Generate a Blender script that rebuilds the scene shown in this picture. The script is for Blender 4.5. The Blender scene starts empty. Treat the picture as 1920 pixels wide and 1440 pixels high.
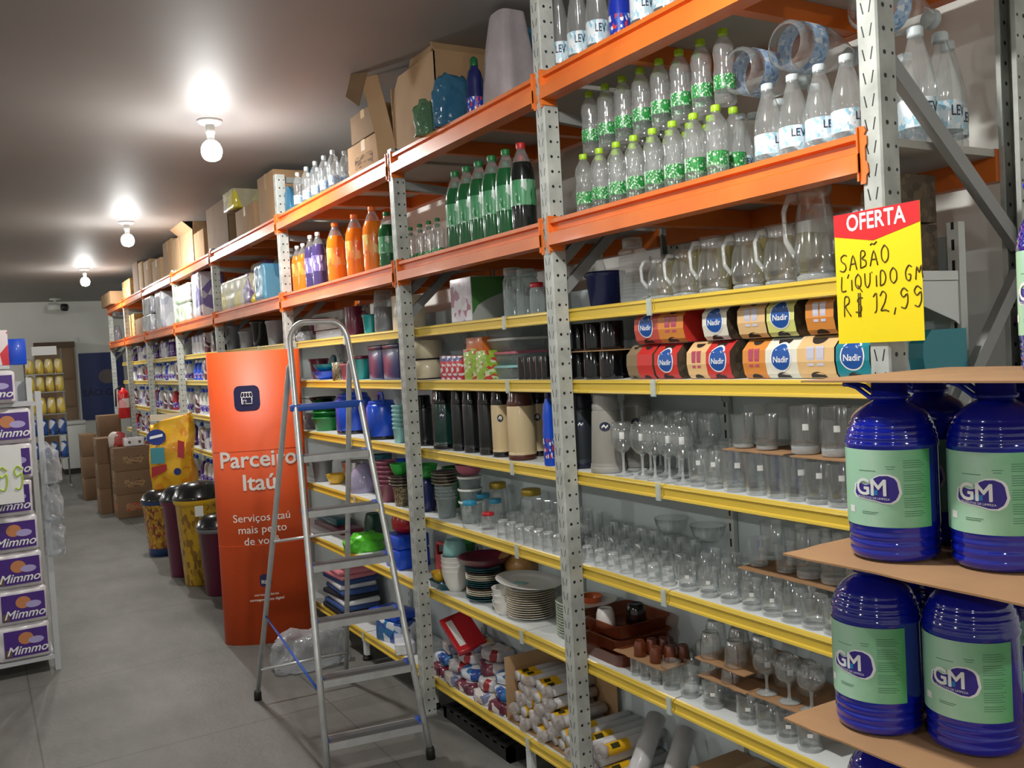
import bpy, bmesh, math, random
from mathutils import Vector, Matrix, noise
random.seed(7)
PI = math.pi
scene = bpy.context.scene
COL = scene.collection

# ---------------------------------------------------------------- camera
IMW, IMH, FPX = 1920, 1440, 1694.0
YAW, PIT, ROL = math.radians(30.75), math.radians(-2.12), math.radians(-3.20)
CAM = Vector((-1.7, 0.0, 1.68))
_fw = Vector((math.sin(YAW)*math.cos(PIT), math.cos(YAW)*math.cos(PIT), math.sin(PIT)))
_rt = Vector((math.cos(YAW), -math.sin(YAW), 0))
_up = _rt.cross(_fw)
CR = math.cos(ROL)*_rt + math.sin(ROL)*_up
CU = -math.sin(ROL)*_rt + math.cos(ROL)*_up
cam_data = bpy.data.cameras.new('camera')
cam_data.sensor_width = 36.0
cam_data.lens = 36.0*FPX/IMW
cam_data.clip_start = 0.05
cam = bpy.data.objects.new('camera', cam_data)
COL.objects.link(cam)
cam.matrix_world = Matrix(((CR.x, CU.x, -_fw.x, CAM.x), (CR.y, CU.y, -_fw.y, CAM.y), (CR.z, CU.z, -_fw.z, CAM.z), (0, 0, 0, 1)))
scene.camera = cam

# ---------------------------------------------------------------- world, exposure, sampling depth
w = bpy.data.worlds.new('world'); scene.world = w; w.use_nodes = True
w.node_tree.nodes['Background'].inputs[0].default_value = (0.8, 0.85, 0.9, 1)
w.node_tree.nodes['Background'].inputs[1].default_value = 0.02
vs = scene.view_settings
scene.display_settings.display_device = 'sRGB'
vs.view_transform = 'Standard'; vs.look = 'None'; vs.gamma = 1.0; vs.use_curve_mapping = False
vs.exposure = 0.22
scene.cycles.max_bounces = 8
scene.cycles.diffuse_bounces = 4
scene.cycles.glossy_bounces = 3
scene.cycles.transparent_max_bounces = 28
scene.cycles.sample_clamp_indirect = 4.0
scene.cycles.caustics_reflective = False
scene.cycles.caustics_refractive = False
BULB = 1000.0          # emission of the round LED bulbs

# ---------------------------------------------------------------- pixel helpers (read positions off the photograph)
def ray(px, py): return _fw + CR*((px-960)/FPX) - CU*((py-720)/FPX)
def onx(px, py, x=0.0): d = ray(px, py); return CAM + d*((x-CAM.x)/d.x)
def ony(px, py, y): d = ray(px, py); return CAM + d*((y-CAM.y)/d.y)
def onz(px, py, z=0.0): d = ray(px, py); return CAM + d*((z-CAM.z)/d.z)
def depth(p): return (Vector(p)-CAM).dot(_fw)
def putz(pl, pr, pt, pb, z, push=0.5):
    """thing standing on a surface seen from above: front foot at (mid, pb)"""
    pc = (pl+pr)/2
    p = onz(pc, pb, z); d = depth(p); wd = (pr-pl)*d/FPX; h = (pb-pt)*d/FPX
    dr = p-CAM; dr.z = 0; dr.normalize()
    p = p+dr*wd*push
    return Vector((p.x, p.y, z)), wd, h
def putx(pl, pr, pt, z, x):
    """thing standing at depth x on a surface whose top is hidden"""
    pc = (pl+pr)/2
    p = onx(pc, pt, x); d = depth(p); wd = (pr-pl)*d/FPX
    return Vector((x, p.y, z)), wd, p.z-z

# ---------------------------------------------------------------- materials
def lin(c):
    return tuple(((v/255)/12.92 if v/255 <= 0.04045 else ((v/255+0.055)/1.055)**2.4) for v in c)
MC = {}
def mat(name, rgb=(128, 128, 128), rough=0.5, metal=0.0, var=0.0, vscale=8.0, bump=0.0, bscale=60.0, coat=0.0, trans=0.0, spec=0.5, sub=None):
    if name in MC: return MC[name]
    m = bpy.data.materials.new(name); m.use_nodes = True; MC[name] = m
    nt = m.node_tree; b = nt.nodes['Principled BSDF']
    c = lin(rgb)
    b.inputs['Base Color'].default_value = (*c, 1); b.inputs['Roughness'].default_value = rough
    b.inputs['Metallic'].default_value = metal; b.inputs['Coat Weight'].default_value = coat
    b.inputs['Coat Roughness'].default_value = 0.08
    b.inputs['Specular IOR Level'].default_value = spec
    if var or bump:
        tc = nt.nodes.new('ShaderNodeTexCoord')
    if var:
        n = nt.nodes.new('ShaderNodeTexNoise'); n.inputs['Scale'].default_value = vscale; n.inputs['Detail'].default_value = 5
        nt.links.new(tc.outputs['Object'], n.inputs['Vector'])
        r = nt.nodes.new('ShaderNodeValToRGB')
        lo = tuple(max(0, v*(1-var)) for v in c); hi = tuple(min(1, v*(1+var*0.6)) for v in c)
        if sub: lo = lin(sub)
        r.color_ramp.elements[0].position = 0.3; r.color_ramp.elements[1].position = 0.7
        r.color_ramp.elements[0].color = (*lo, 1); r.color_ramp.elements[1].color = (*hi, 1)
        nt.links.new(n.outputs['Fac'], r.inputs['Fac']); nt.links.new(r.outputs['Color'], b.inputs['Base Color'])
    if bump:
        n2 = nt.nodes.new('ShaderNodeTexNoise'); n2.inputs['Scale'].default_value = bscale; n2.inputs['Detail'].default_value = 4
        nt.links.new(tc.outputs['Object'], n2.inputs['Vector'])
        bp = nt.nodes.new('ShaderNodeBump'); bp.inputs['Strength'].default_value = bump; bp.inputs['Distance'].default_value = 0.01
        nt.links.new(n2.outputs['Fac'], bp.inputs['Height']); nt.links.new(bp.outputs['Normal'], b.inputs['Normal'])
    return m
def clear(name, tint=(245, 250, 250), edge=(225, 235, 235), fmin=0.05, fmax=0.75, rough=0.04, blend=0.35, bump=0.0, bscale=25, metal=0.0):
    """thin clear plastic or glass: see-through head on, reflecting and pale towards the rim"""
    if name in MC: return MC[name]
    m = bpy.data.materials.new(name); m.use_nodes = True; MC[name] = m
    nt = m.node_tree; nt.nodes.clear()
    out = nt.nodes.new('ShaderNodeOutputMaterial')
    t = nt.nodes.new('ShaderNodeBsdfTransparent'); t.inputs[0].default_value = (*lin(tint), 1)
    p = nt.nodes.new('ShaderNodeBsdfPrincipled'); p.inputs['Base Color'].default_value = (*lin(edge), 1)
    p.inputs['Roughness'].default_value = rough; p.inputs['Specular IOR Level'].default_value = 1.0
    p.inputs['Metallic'].default_value = metal
    lw = nt.nodes.new('ShaderNodeLayerWeight'); lw.inputs['Blend'].default_value = blend
    mr = nt.nodes.new('ShaderNodeMapRange'); mr.inputs['To Min'].default_value = fmin; mr.inputs['To Max'].default_value = fmax
    mx = nt.nodes.new('ShaderNodeMixShader')
    nt.links.new(lw.outputs['Facing'], mr.inputs['Value']); nt.links.new(mr.outputs[0], mx.inputs[0])
    nt.links.new(t.outputs[0], mx.inputs[1]); nt.links.new(p.outputs[0], mx.inputs[2]); nt.links.new(mx.outputs[0], out.inputs[0])
    if bump:
        tc = nt.nodes.new('ShaderNodeTexCoord'); n2 = nt.nodes.new('ShaderNodeTexNoise'); n2.inputs['Scale'].default_value = bscale
        bp = nt.nodes.new('ShaderNodeBump'); bp.inputs['Strength'].default_value = bump; bp.inputs['Distance'].default_value = 0.02
        nt.links.new(tc.outputs['Object'], n2.inputs['Vector']); nt.links.new(n2.outputs['Fac'], bp.inputs['Height'])
        nt.links.new(bp.outputs['Normal'], p.inputs['Normal']); nt.links.new(bp.outputs['Normal'], lw.inputs['Normal'])
    return m
def glassy(name, edge=(120, 132, 132), fmax=1.0, rough=0.02, body=0.0, power=2.5):
    """clear glass wall: white seen square on, darker and mirror-like towards the rim"""
    if name in MC: return MC[name]
    m = bpy.data.materials.new(name); m.use_nodes = True; MC[name] = m
    nt = m.node_tree; nt.nodes.clear()
    out = nt.nodes.new('ShaderNodeOutputMaterial')
    lw = nt.nodes.new('ShaderNodeLayerWeight'); lw.inputs['Blend'].default_value = 0.5
    pw = math_node(nt, 'POWER', lw.outputs['Facing'], power)
    mc = nt.nodes.new('ShaderNodeMix'); mc.data_type = 'RGBA'; nt.links.new(pw, mc.inputs[0])
    mc.inputs[6].default_value = (0.995, 0.998, 0.998, 1); mc.inputs[7].default_value = (*lin(edge), 1)
    t = nt.nodes.new('ShaderNodeBsdfTransparent'); nt.links.new(mc.outputs[2], t.inputs[0])
    g = nt.nodes.new('ShaderNodeBsdfGlossy'); g.inputs['Roughness'].default_value = rough; g.inputs[0].default_value = (1, 1, 1, 1)
    fr = math_node(nt, 'MULTIPLY_ADD', math_node(nt, 'POWER', lw.outputs['Facing'], 4.0), 0.88, 0.10)
    mx = nt.nodes.new('ShaderNodeMixShader'); nt.links.new(math_node(nt, 'MULTIPLY', fr, fmax), mx.inputs[0])
    nt.links.new(t.outputs[0], mx.inputs[1]); nt.links.new(g.outputs[0], mx.inputs[2])
    last = mx
    if body:
        d = nt.nodes.new('ShaderNodeBsdfDiffuse'); d.inputs[0].default_value = (0.9, 0.93, 0.93, 1)
        m2 = nt.nodes.new('ShaderNodeMixShader'); m2.inputs[0].default_value = body
        nt.links.new(mx.outputs[0], m2.inputs[1]); nt.links.new(d.outputs[0], m2.inputs[2]); last = m2
    nt.links.new(last.outputs[0], out.inputs[0])
    return m
def printed(name, cols, scale=14.0, rough=0.35, stretch=(1, 1, 1), coat=0.3):
    """busy printed packaging: blocks of flat ink colours"""
    if name in MC: return MC[name]
    m = mat(name, cols[0], rough, coat=coat); nt = m.node_tree; b = nt.nodes['Principled BSDF']
    tc = nt.nodes.new('ShaderNodeTexCoord'); mp = nt.nodes.new('ShaderNodeMapping'); mp.inputs['Scale'].default_value = stretch
    v = nt.nodes.new('ShaderNodeTexVoronoi'); v.inputs['Scale'].default_value = scale
    sp = nt.nodes.new('ShaderNodeSeparateColor')
    r = nt.nodes.new('ShaderNodeValToRGB'); r.color_ramp.interpolation = 'CONSTANT'
    k = len(cols)
    while len(r.color_ramp.elements) < k: r.color_ramp.elements.new(0.5)
    for i, c in enumerate(cols):
        r.color_ramp.elements[i].position = i/k; r.color_ramp.elements[i].color = (*lin(c), 1)
    nt.links.new(tc.outputs['Object'], mp.inputs['Vector']); nt.links.new(mp.outputs[0], v.inputs['Vector'])
    nt.links.new(v.outputs['Color'], sp.inputs[0]); nt.links.new(sp.outputs[0], r.inputs['Fac']); nt.links.new(r.outputs[0], b.inputs['Base Color'])
    return m
def emis(name, rgb, s):
    m = bpy.data.materials.new(name); m.use_nodes = True; nt = m.node_tree; nt.nodes.clear()
    o = nt.nodes.new('ShaderNodeOutputMaterial'); e = nt.nodes.new('ShaderNodeEmission')
    e.inputs[0].default_value = (*lin(rgb), 1); e.inputs[1].default_value = s
    nt.links.new(e.outputs[0], o.inputs[0]); MC[name] = m
    return m
def math_node(nt, op, a, b=None, c=None):
    n = nt.nodes.new('ShaderNodeMath'); n.operation = op
    for i, v in enumerate((a, b, c)):
        if v is None: continue
        if isinstance(v, (int, float)): n.inputs[i].default_value = v
        else: nt.links.new(v, n.inputs[i])
    return n.outputs[0]
def upright_mat():
    """painted steel post with a row of round holes on its sides and paired slanting slots on its face (object space)"""
    m = mat('rack_grey', (186, 189, 183), 0.5, var=0.25, vscale=14, sub=(160, 163, 158)); nt = m.node_tree; b = nt.nodes['Principled BSDF']
    base = b.inputs['Base Color'].links[0].from_socket
    tc = nt.nodes.new('ShaderNodeTexCoord'); s = nt.nodes.new('ShaderNodeSeparateXYZ'); nt.links.new(tc.outputs['Object'], s.inputs[0])
    g = nt.nodes.new('ShaderNodeSeparateXYZ'); nt.links.new(tc.outputs['Normal'], g.inputs[0])
    M = lambda *a: math_node(nt, *a)
    x, y, z = s.outputs
    zz = M('MULTIPLY', M('SUBTRACT', M('FRACT', M('DIVIDE', z, 0.05)), 0.5), 0.05)
    def hole(cx, r):
        dx = M('SUBTRACT', x, cx); return M('LESS_THAN', M('ADD', M('MULTIPLY', dx, dx), M('MULTIPLY', zz, zz)), r*r)
    ny = M('GREATER_THAN', M('ABSOLUTE', g.outputs[1]), 0.6)
    h = M('MULTIPLY', M('MAXIMUM', hole(0.022, 0.0052), hole(0.049, 0.0038)), ny)
    ay = M('ABSOLUTE', y)
    sl = M('LESS_THAN', M('ABSOLUTE', M('SUBTRACT', ay, M('ADD', 0.010, M('MULTIPLY', zz, 0.22)))), 0.0017)
    sl = M('MULTIPLY', sl, M('LESS_THAN', M('ABSOLUTE', zz), 0.013))
    nx = M('GREATER_THAN', M('ABSOLUTE', g.outputs[0]), 0.6)
    f = M('MAXIMUM', h, M('MULTIPLY', sl, nx))
    mx = nt.nodes.new('ShaderNodeMix'); mx.data_type = 'RGBA'
    nt.links.new(f, mx.inputs[0]); nt.links.new(base, mx.inputs[6]); mx.inputs[7].default_value = (0.012, 0.012, 0.012, 1)
    nt.links.new(mx.outputs[2], b.inputs['Base Color'])
    return m
def slotted_mat():
    m = mat('gondola_post', (205, 208, 205), 0.45); nt = m.node_tree; b = nt.nodes['Principled BSDF']
    tc = nt.nodes.new('ShaderNodeTexCoord'); s = nt.nodes.new('ShaderNodeSeparateXYZ'); nt.links.new(tc.outputs['Object'], s.inputs[0])
    M = lambda *a: math_node(nt, *a)
    zz = M('ABSOLUTE', M('MULTIPLY', M('SUBTRACT', M('FRACT', M('DIVIDE', s.outputs[2], 0.05)), 0.5), 0.05))
    f = M('MULTIPLY', M('LESS_THAN', zz, 0.013), M('LESS_THAN', M('ABSOLUTE', s.outputs[1]), 0.004))
    mx = nt.nodes.new('ShaderNodeMix'); mx.data_type = 'RGBA'
    nt.links.new(f, mx.inputs[0]); mx.inputs[6].default_value = (*lin((205, 208, 205)), 1); mx.inputs[7].default_value = (0.012, 0.012, 0.012, 1)
    nt.links.new(mx.outputs[2], b.inputs['Base Color'])
    return m
def floor_mat():
    m = mat('concrete', (122, 121, 116), 0.55, var=0.25, vscale=1.6, bump=0.15, bscale=40); nt = m.node_tree; b = nt.nodes['Principled BSDF']
    base = b.inputs['Base Color'].links[0].from_socket
    tc = nt.nodes.new('ShaderNodeTexCoord'); s = nt.nodes.new('ShaderNodeSeparateXYZ'); nt.links.new(tc.outputs['Object'], s.inputs[0])
    M = lambda *a: math_node(nt, *a)
    n = nt.nodes.new('ShaderNodeTexNoise'); n.inputs['Scale'].default_value = 0.7; n.inputs['Detail'].default_value = 8; n.inputs['Roughness'].default_value = 0.7
    mp = nt.nodes.new('ShaderNodeMapping'); mp.inputs['Scale'].default_value = (2.2, 0.8, 1)
    nt.links.new(tc.outputs['Object'], mp.inputs[0]); nt.links.new(mp.outputs[0], n.inputs['Vector'])
    st = nt.nodes.new('ShaderNodeValToRGB'); st.color_ramp.elements[0].position = 0.42; st.color_ramp.elements[1].position = 0.62
    st.color_ramp.elements[0].color = (0.72, 0.72, 0.72, 1); st.color_ramp.elements[1].color = (1, 1, 1, 1)
    nt.links.new(n.outputs['Fac'], st.inputs['Fac'])
    mu = nt.nodes.new('ShaderNodeMix'); mu.data_type = 'RGBA'; mu.blend_type = 'MULTIPLY'; mu.inputs[0].default_value = 1
    nt.links.new(base, mu.inputs[6]); nt.links.new(st.outputs[0], mu.inputs[7])
    def joint(c, per, off):
        return M('LESS_THAN', M('ABSOLUTE', M('MULTIPLY', M('SUBTRACT', M('FRACT', M('DIVIDE', M('SUBTRACT', c, off-per/2), per)), 0.5), per)), 0.004)
    f = M('MULTIPLY', M('MAXIMUM', joint(s.outputs[0], 1.25, -0.3), joint(s.outputs[1], 1.25, 4.27)), 0.55)
    mx = nt.nodes.new('ShaderNodeMix'); mx.data_type = 'RGBA'
    nt.links.new(f, mx.inputs[0]); nt.links.new(mu.outputs[2], mx.inputs[6]); mx.inputs[7].default_value = (0.04, 0.04, 0.038, 1)
    nt.links.new(mx.outputs[2], b.inputs['Base Color'])
    return m

# ---------------------------------------------------------------- mesh builder
class MB:
    def __init__(s): s.v = []; s.f = []; s.m = []; s.sm = []
    def add(s, vs, fs, mi=0, smooth=False, T=None):
        b = len(s.v)
        for p in vs: s.v.append(tuple(T @ Vector(p)) if T else tuple(p))
        for f in fs: s.f.append([i+b for i in f]); s.m.append(mi); s.sm.append(smooth)
        return s
    def box(s, lo, hi, mi=0, T=None, bev=0.0):
        x0, y0, z0 = lo; x1, y1, z1 = hi
        if bev <= 0:
            return s.add([(x0, y0, z0), (x1, y0, z0), (x1, y1, z0), (x0, y1, z0), (x0, y0, z1), (x1, y0, z1), (x1, y1, z1), (x0, y1, z1)],
                  [(3, 2, 1, 0), (4, 5, 6, 7), (0, 1, 5, 4), (1, 2, 6, 5), (2, 3, 7, 6), (3, 0, 4, 7)], mi, False, T)
        bm = bmesh.new(); bmesh.ops.create_cube(bm, size=1)
        for v in bm.verts: v.co = Vector(((x0+x1)/2+v.co.x*(x1-x0), (y0+y1)/2+v.co.y*(y1-y0), (z0+z1)/2+v.co.z*(z1-z0)))
        bmesh.ops.bevel(bm, geom=list(bm.edges), offset=bev, segments=2, affect='EDGES', profile=0.5)
        bm.verts.index_update()
        s.add([v.co.copy() for v in bm.verts], [[v.index for v in f.verts] for f in bm.faces], mi, True, T); bm.free(); return s
    def lathe(s, prof, n=20, mi=0, T=None, smooth=True, cap=True):
        vs = []; fs = []
        for r, z in prof:
            for i in range(n): a = 2*PI*i/n; vs.append((r*math.cos(a), r*math.sin(a), z))
        for k in range(len(prof)-1):
            for i in range(n):
                j = (i+1) % n; fs.append((k*n+i, k*n+j, (k+1)*n+j, (k+1)*n+i))
        if cap and prof[0][0] > 1e-5: fs.append(tuple(reversed(range(n))))
        if cap and prof[-1][0] > 1e-5: fs.append(tuple(range((len(prof)-1)*n, len(prof)*n)))
        return s.add(vs, fs, mi, smooth, T)
    def tube(s, pts, r, n=8, mi=0, T=None, caps=True, closed=False):
        pts = [Vector(p) for p in pts]; vs = []; fs = []; N = len(pts)
        up = None
        for k, p in enumerate(pts):
            if closed: t = pts[(k+1) % N]-pts[k-1]
            else: t = pts[min(k+1, N-1)]-pts[max(k-1, 0)]
            t.normalize()
            if up is None: up = Vector((0, 0, 1)) if abs(t.z) < 0.9 else Vector((1, 0, 0))
            a = t.cross(up)
            if a.length < 1e-6: a = t.orthogonal()
            a.normalize(); b = a.cross(t); up = b
            rr = r[k] if isinstance(r, (list, tuple)) else r
            for i in range(n):
                q = 2*PI*i/n; vs.append(p+a*math.cos(q)*rr+b*math.sin(q)*rr)
        for k in range(N if closed else N-1):
            for i in range(n):
                j = (i+1) % n; k2 = (k+1) % N; fs.append((k*n+i, k*n+j, k2*n+j, k2*n+i))
        if caps and not closed: fs += [tuple(reversed(range(n))), tuple(range((N-1)*n, N*n))]
        return s.add(vs, fs, mi, True, T)
    def prism(s, poly, axis, a0, a1, mi=0, T=None, smooth=False):
        """poly: 2-D outline; axis 'x','y','z' is the direction of extrusion"""
        n = len(poly)
        def mk(p, a): return {'x': (a, p[0], p[1]), 'y': (p[0], a, p[1]), 'z': (p[0], p[1], a)}[axis]
        vs = [mk(p, a0) for p in poly]+[mk(p, a1) for p in poly]
        fs = [(i, (i+1) % n, n+(i+1) % n, n+i) for i in range(n)]
        fs += [tuple(reversed(range(n))), tuple(range(n, 2*n))]
        return s.add(vs, fs, mi, smooth, T)
    def blob(s, w, d, h, seed=0, amp=0.12, freq=3.0, mi=0, T=None, sub=4, flat=0.35, sq=0.75, smooth=True):
        """crumpled soft bag: rounded lump with a flat base at z=0"""
        bm = bmesh.new(); bmesh.ops.create_icosphere(bm, subdivisions=sub, radius=1)
        for v in bm.verts:
            c = v.co.copy(); q = Vector([math.copysign(abs(a)**sq, a) for a in c])
            n = noise.noise(c*freq+Vector((seed*3.1, seed*1.7, seed))); n2 = noise.noise(c*freq*2.7+Vector((seed, 9, 2)))
            q *= 1+amp*n+amp*0.6*abs(n2)
            v.co = Vector((q.x*w/2, q.y*d/2, max(q.z, -flat)*h/(1+flat)+h*flat/(1+flat)))
        bm.verts.index_update()
        s.add([v.co.copy() for v in bm.verts], [[v.index for v in f.verts] for f in bm.faces], mi, smooth, T); bm.free(); return s
    def grid(s, fn, nu, nv, mi=0, T=None, smooth=True, flip=False):
        vs = [fn(i/nu, j/nv) for j in range(nv+1) for i in range(nu+1)]
        fs = []
        for j in range(nv):
            for i in range(nu):
                q = (j*(nu+1)+i, j*(nu+1)+i+1, (j+1)*(nu+1)+i+1, (j+1)*(nu+1)+i); fs.append(tuple(reversed(q)) if flip else q)
        return s.add(vs, fs, mi, smooth, T)
    def mesh(s, name, mats):
        me = bpy.data.meshes.new(name); me.from_pydata(s.v, [], s.f); 
        for m in (mats if isinstance(mats, (list, tuple)) else [mats]): me.materials.append(MC[m] if isinstance(m, str) else m)
        me.polygons.foreach_set('material_index', s.m); me.polygons.foreach_set('use_smooth', s.sm); me.update()
        return me
def TR(x=0, y=0, z=0, rz=0, rx=0, ry=0, sc=None):
    M = Matrix.Translation((x, y, z)) @ Matrix.Rotation(rz, 4, 'Z') @ Matrix.Rotation(ry, 4, 'Y') @ Matrix.Rotation(rx, 4, 'X')
    if sc: M = M @ Matrix.Diagonal((*sc, 1))
    return M
def text_mesh(s, size=1.0, bold=0.0, warp=None, T=None, align='CENTER', spacing=1.0, shear=0.0):
    cu = bpy.data.curves.new('lettering', 'FONT'); cu.body = s; cu.size = size; cu.align_x = align; cu.align_y = 'CENTER'
    cu.space_character = spacing; cu.shear = shear; cu.resolution_u = 3
    o = bpy.data.objects.new('lettering', cu); me = bpy.data.meshes.new_from_object(o)
    if warp:
        bm = bmesh.new(); bm.from_mesh(me); bmesh.ops.triangulate(bm, faces=list(bm.faces))
        for _ in range(4):
            es = [e for e in bm.edges if e.calc_length() > size*0.16]
            if not es: break
            bmesh.ops.subdivide_edges(bm, edges=es, cuts=1); bmesh.ops.triangulate(bm, faces=[f for f in bm.faces if len(f.verts) > 3])
        bm.to_mesh(me); bm.free()
    vs = [v.co.copy() for v in me.vertices]; fs = [tuple(p.vertices) for p in me.polygons]
    bpy.data.objects.remove(o); bpy.data.curves.remove(cu); bpy.data.meshes.remove(me)
    if bold:          # heavier strokes: the same outline set down again a hair to every side
        n = len(vs); d = bold*size; v0, f0 = list(vs), list(fs)
        for k in range(8):
            s = Vector((d*math.cos(k*PI/4), d*math.sin(k*PI/4), 0)); b = len(vs)
            vs += [v+s for v in v0]; fs += [tuple(i+b for i in f) for f in f0]
    if warp:
        n0 = len(v0) if bold else len(vs); out = []; e = size*0.01
        for i, v in enumerate(vs):
            p = Vector(warp(v.x, v.y))
            if bold and i >= n0:
                nn = (Vector(warp(v.x+e, v.y))-p).cross(Vector(warp(v.x, v.y+e))-p).normalized(); p = p-nn*4e-5*(i//n0)
            out.append(p)
        vs = out
    return vs, fs

# ---------------------------------------------------------------- objects
def ob(name, me, parent=None, loc=None, rz=0.0, sc=None, M=None):
    o = bpy.data.objects.new(name, me); COL.objects.link(o)
    if parent: o.parent = parent
    if M is not None: o.matrix_local = M
    else:
        if loc is not None: o.location = loc
        if rz: o.rotation_euler = (0, 0, rz)
        if sc: o.scale = sc
    return o
LABELS = {}
def tag(o, label, cat, group=None, kind=None):
    if kind: o['kind'] = kind
    if label:
        o['label'] = label; o['category'] = cat
        LABELS[label] = LABELS.get(label, 0)+1
    if group: o['group'] = group
    return o
def struct(name, me, loc=None):
    o = ob(name, me, None, loc); o['kind'] = 'structure'; return o
def thing(name, label, cat, parts, loc=(0, 0, 0), rz=0.0, sc=None, group=None, M=None):
    """parts: list of (part name, mesh, [label], [index of the part it belongs to]); one part only -> the thing is that mesh"""
    if len(parts) == 1 and parts[0][0] is None:
        o = ob(name, parts[0][1], None, loc, rz, sc, M); return tag(o, label, cat, group)
    r = ob(name, None, None, loc, rz, sc, M); r.empty_display_size = 0.05
    tag(r, label, cat, group); made = []
    for p in parts:
        par = r if len(p) < 4 or p[3] is None else made[p[3]]
        c = ob(p[0], p[1], par); made.append(c)
        if len(p) > 2 and p[2]: c['label'] = p[2]
    return r
ORD = 'first second third fourth fifth sixth seventh eighth ninth tenth eleventh twelfth thirteenth fourteenth fifteenth sixteenth seventeenth eighteenth nineteenth twentieth'.split()
for a_ in ('twenty', 'thirty', 'forty'): ORD += [f'{a_}-{b_}' for b_ in ORD[:9]]+[{'twenty': 'thirtieth', 'thirty': 'fortieth', 'forty': 'fiftieth'}[a_]]
# ================================================================ the room
ZC, YB, XR, XL, YF = 3.0, 18.0, 0.74, -7.0, -4.5
floor_mat(); upright_mat(); slotted_mat()
mat('wall_paint', (236, 236, 230), 0.8, var=0.06, vscale=1.2, bump=0.05, bscale=30)
mat('ceiling_paint', (150, 146, 142), 0.6, var=0.06, vscale=0.9, bump=0.25, bscale=2.2)
struct('floor', MB().box((XL, YF, -0.1), (XR, YB, 0)).mesh('floor', 'concrete'))
struct('ceiling', MB().box((XL, YF, ZC), (XR, YB, ZC+0.1)).mesh('ceiling', 'ceiling_paint'))
struct('wall_right', MB().box((XR, YF, 0), (XR+0.1, YB, ZC)).mesh('wall_right', 'wall_paint'))
struct('wall_left', MB().box((XL-0.1, YF, 0), (XL, YB, ZC)).mesh('wall_left', 'wall_paint'))
struct('wall_back', MB().box((XL, YB, 0), (XR, YB+0.1, ZC)).mesh('wall_back', 'wall_paint'))
struct('wall_front', MB().box((XL, YF-0.1, 0), (XR, YF, ZC)).mesh('wall_front', 'wall_paint'))

# ---------------------------------------------------------------- lamps
mat('white_plastic', (225, 225, 220), 0.4); emis('bulb_glow', (252, 251, 246), BULB); emis('bulb_soft', (250, 250, 252), BULB*0.045); emis('bulb_glow_fill', (252, 251, 246), BULB*0.9)
def lamp_parts():
    pl = MB().lathe([(0.066, 0), (0.066, -0.006), (0.055, -0.018), (0.03, -0.024)], 28).mesh('ceiling_plate', 'white_plastic')
    so = MB().lathe([(0.024, -0.02), (0.024, -0.07), (0.02, -0.075), (0.02, -0.1), (0.03, -0.112)], 20).mesh('socket', 'white_plastic')
    sh = MB().lathe([(0.030, -0.112), (0.044, -0.126), (0.053, -0.146), (0.0545, -0.158), (0.054, -0.172), (0.051, -0.184)], 20, cap=False).mesh('bulb_collar', 'bulb_soft')
    gl = MB().lathe([(0.051, -0.184), (0.045, -0.198), (0.036, -0.207), (0.022, -0.214), (0.0, -0.218)], 20, cap=False).mesh('bulb', 'bulb_glow')
    return [('ceiling_plate', pl), ('socket', so), ('bulb', gl), ('bulb_collar', sh, None, 2)]
LP = lamp_parts()
LPF = [LP[0], LP[1], ('bulb', LP[2][1].copy()), LP[3]]; LPF[2][1].materials[0] = MC['bulb_glow_fill']
l1, l2, l3 = onz(393, 226, ZC), onz(237, 416, ZC), onz(158, 504, ZC)
thing('ceiling_lamp', 'bare round bulb on the ceiling nearest the camera, above the ladder', 'lamp', LP, l1, group='bulbs along the aisle ceiling')
thing('ceiling_lamp', 'bare round bulb on the ceiling, middle one of the lit three', 'lamp', LP, l2, group='bulbs along the aisle ceiling')
thing('ceiling_lamp', 'bare round bulb on the ceiling farthest away, near the white back wall', 'lamp', LP, l3, group='bulbs along the aisle ceiling')
thing('ceiling_lamp', 'bare round bulb overhead, above the near end of the rack', 'lamp', LP, (-0.85, 1.5, ZC), group='bulbs along the aisle ceiling')
thing('ceiling_lamp', 'bare round bulb behind the viewer at the front of the shop', 'lamp', LP, (-1.1, -2.0, ZC), group='bulbs along the aisle ceiling')
for i, y in enumerate((-2.4, 1.2, 4.8, 8.4, 12.0, 14.6, 16.6)):  # unseen bulbs added as fill, lighting the shelves from the left
    thing('ceiling_lamp', f'added fill bulb over the unseen neighbouring aisle, {ORD[i]} from the front', 'lamp', LPF, (-4.3, y, ZC), group='added fill bulbs over the neighbouring aisle')
p = onz(120, 543, ZC)
mat('dark_plastic', (40, 38, 38), 0.4)
thing('security_camera', 'small ceiling camera with a dark head, hung near the back wall', 'camera', [
    ('bracket', MB().lathe([(0.09, 0), (0.09, -0.02), (0.02, -0.03), (0.02, -0.10)], 16).mesh('bracket', 'white_plastic')),
    ('head', MB().tube([(-0.10, 0, -0.14), (0.10, -0.12, -0.16)], 0.06, 12).mesh('head', 'white_plastic')),
    ('lens', MB().tube([(0.09, -0.114, -0.159), (0.16, -0.156, -0.166)], 0.062, 12).mesh('lens', 'dark_plastic'))], (p.x, YB-0.75, ZC))

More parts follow.
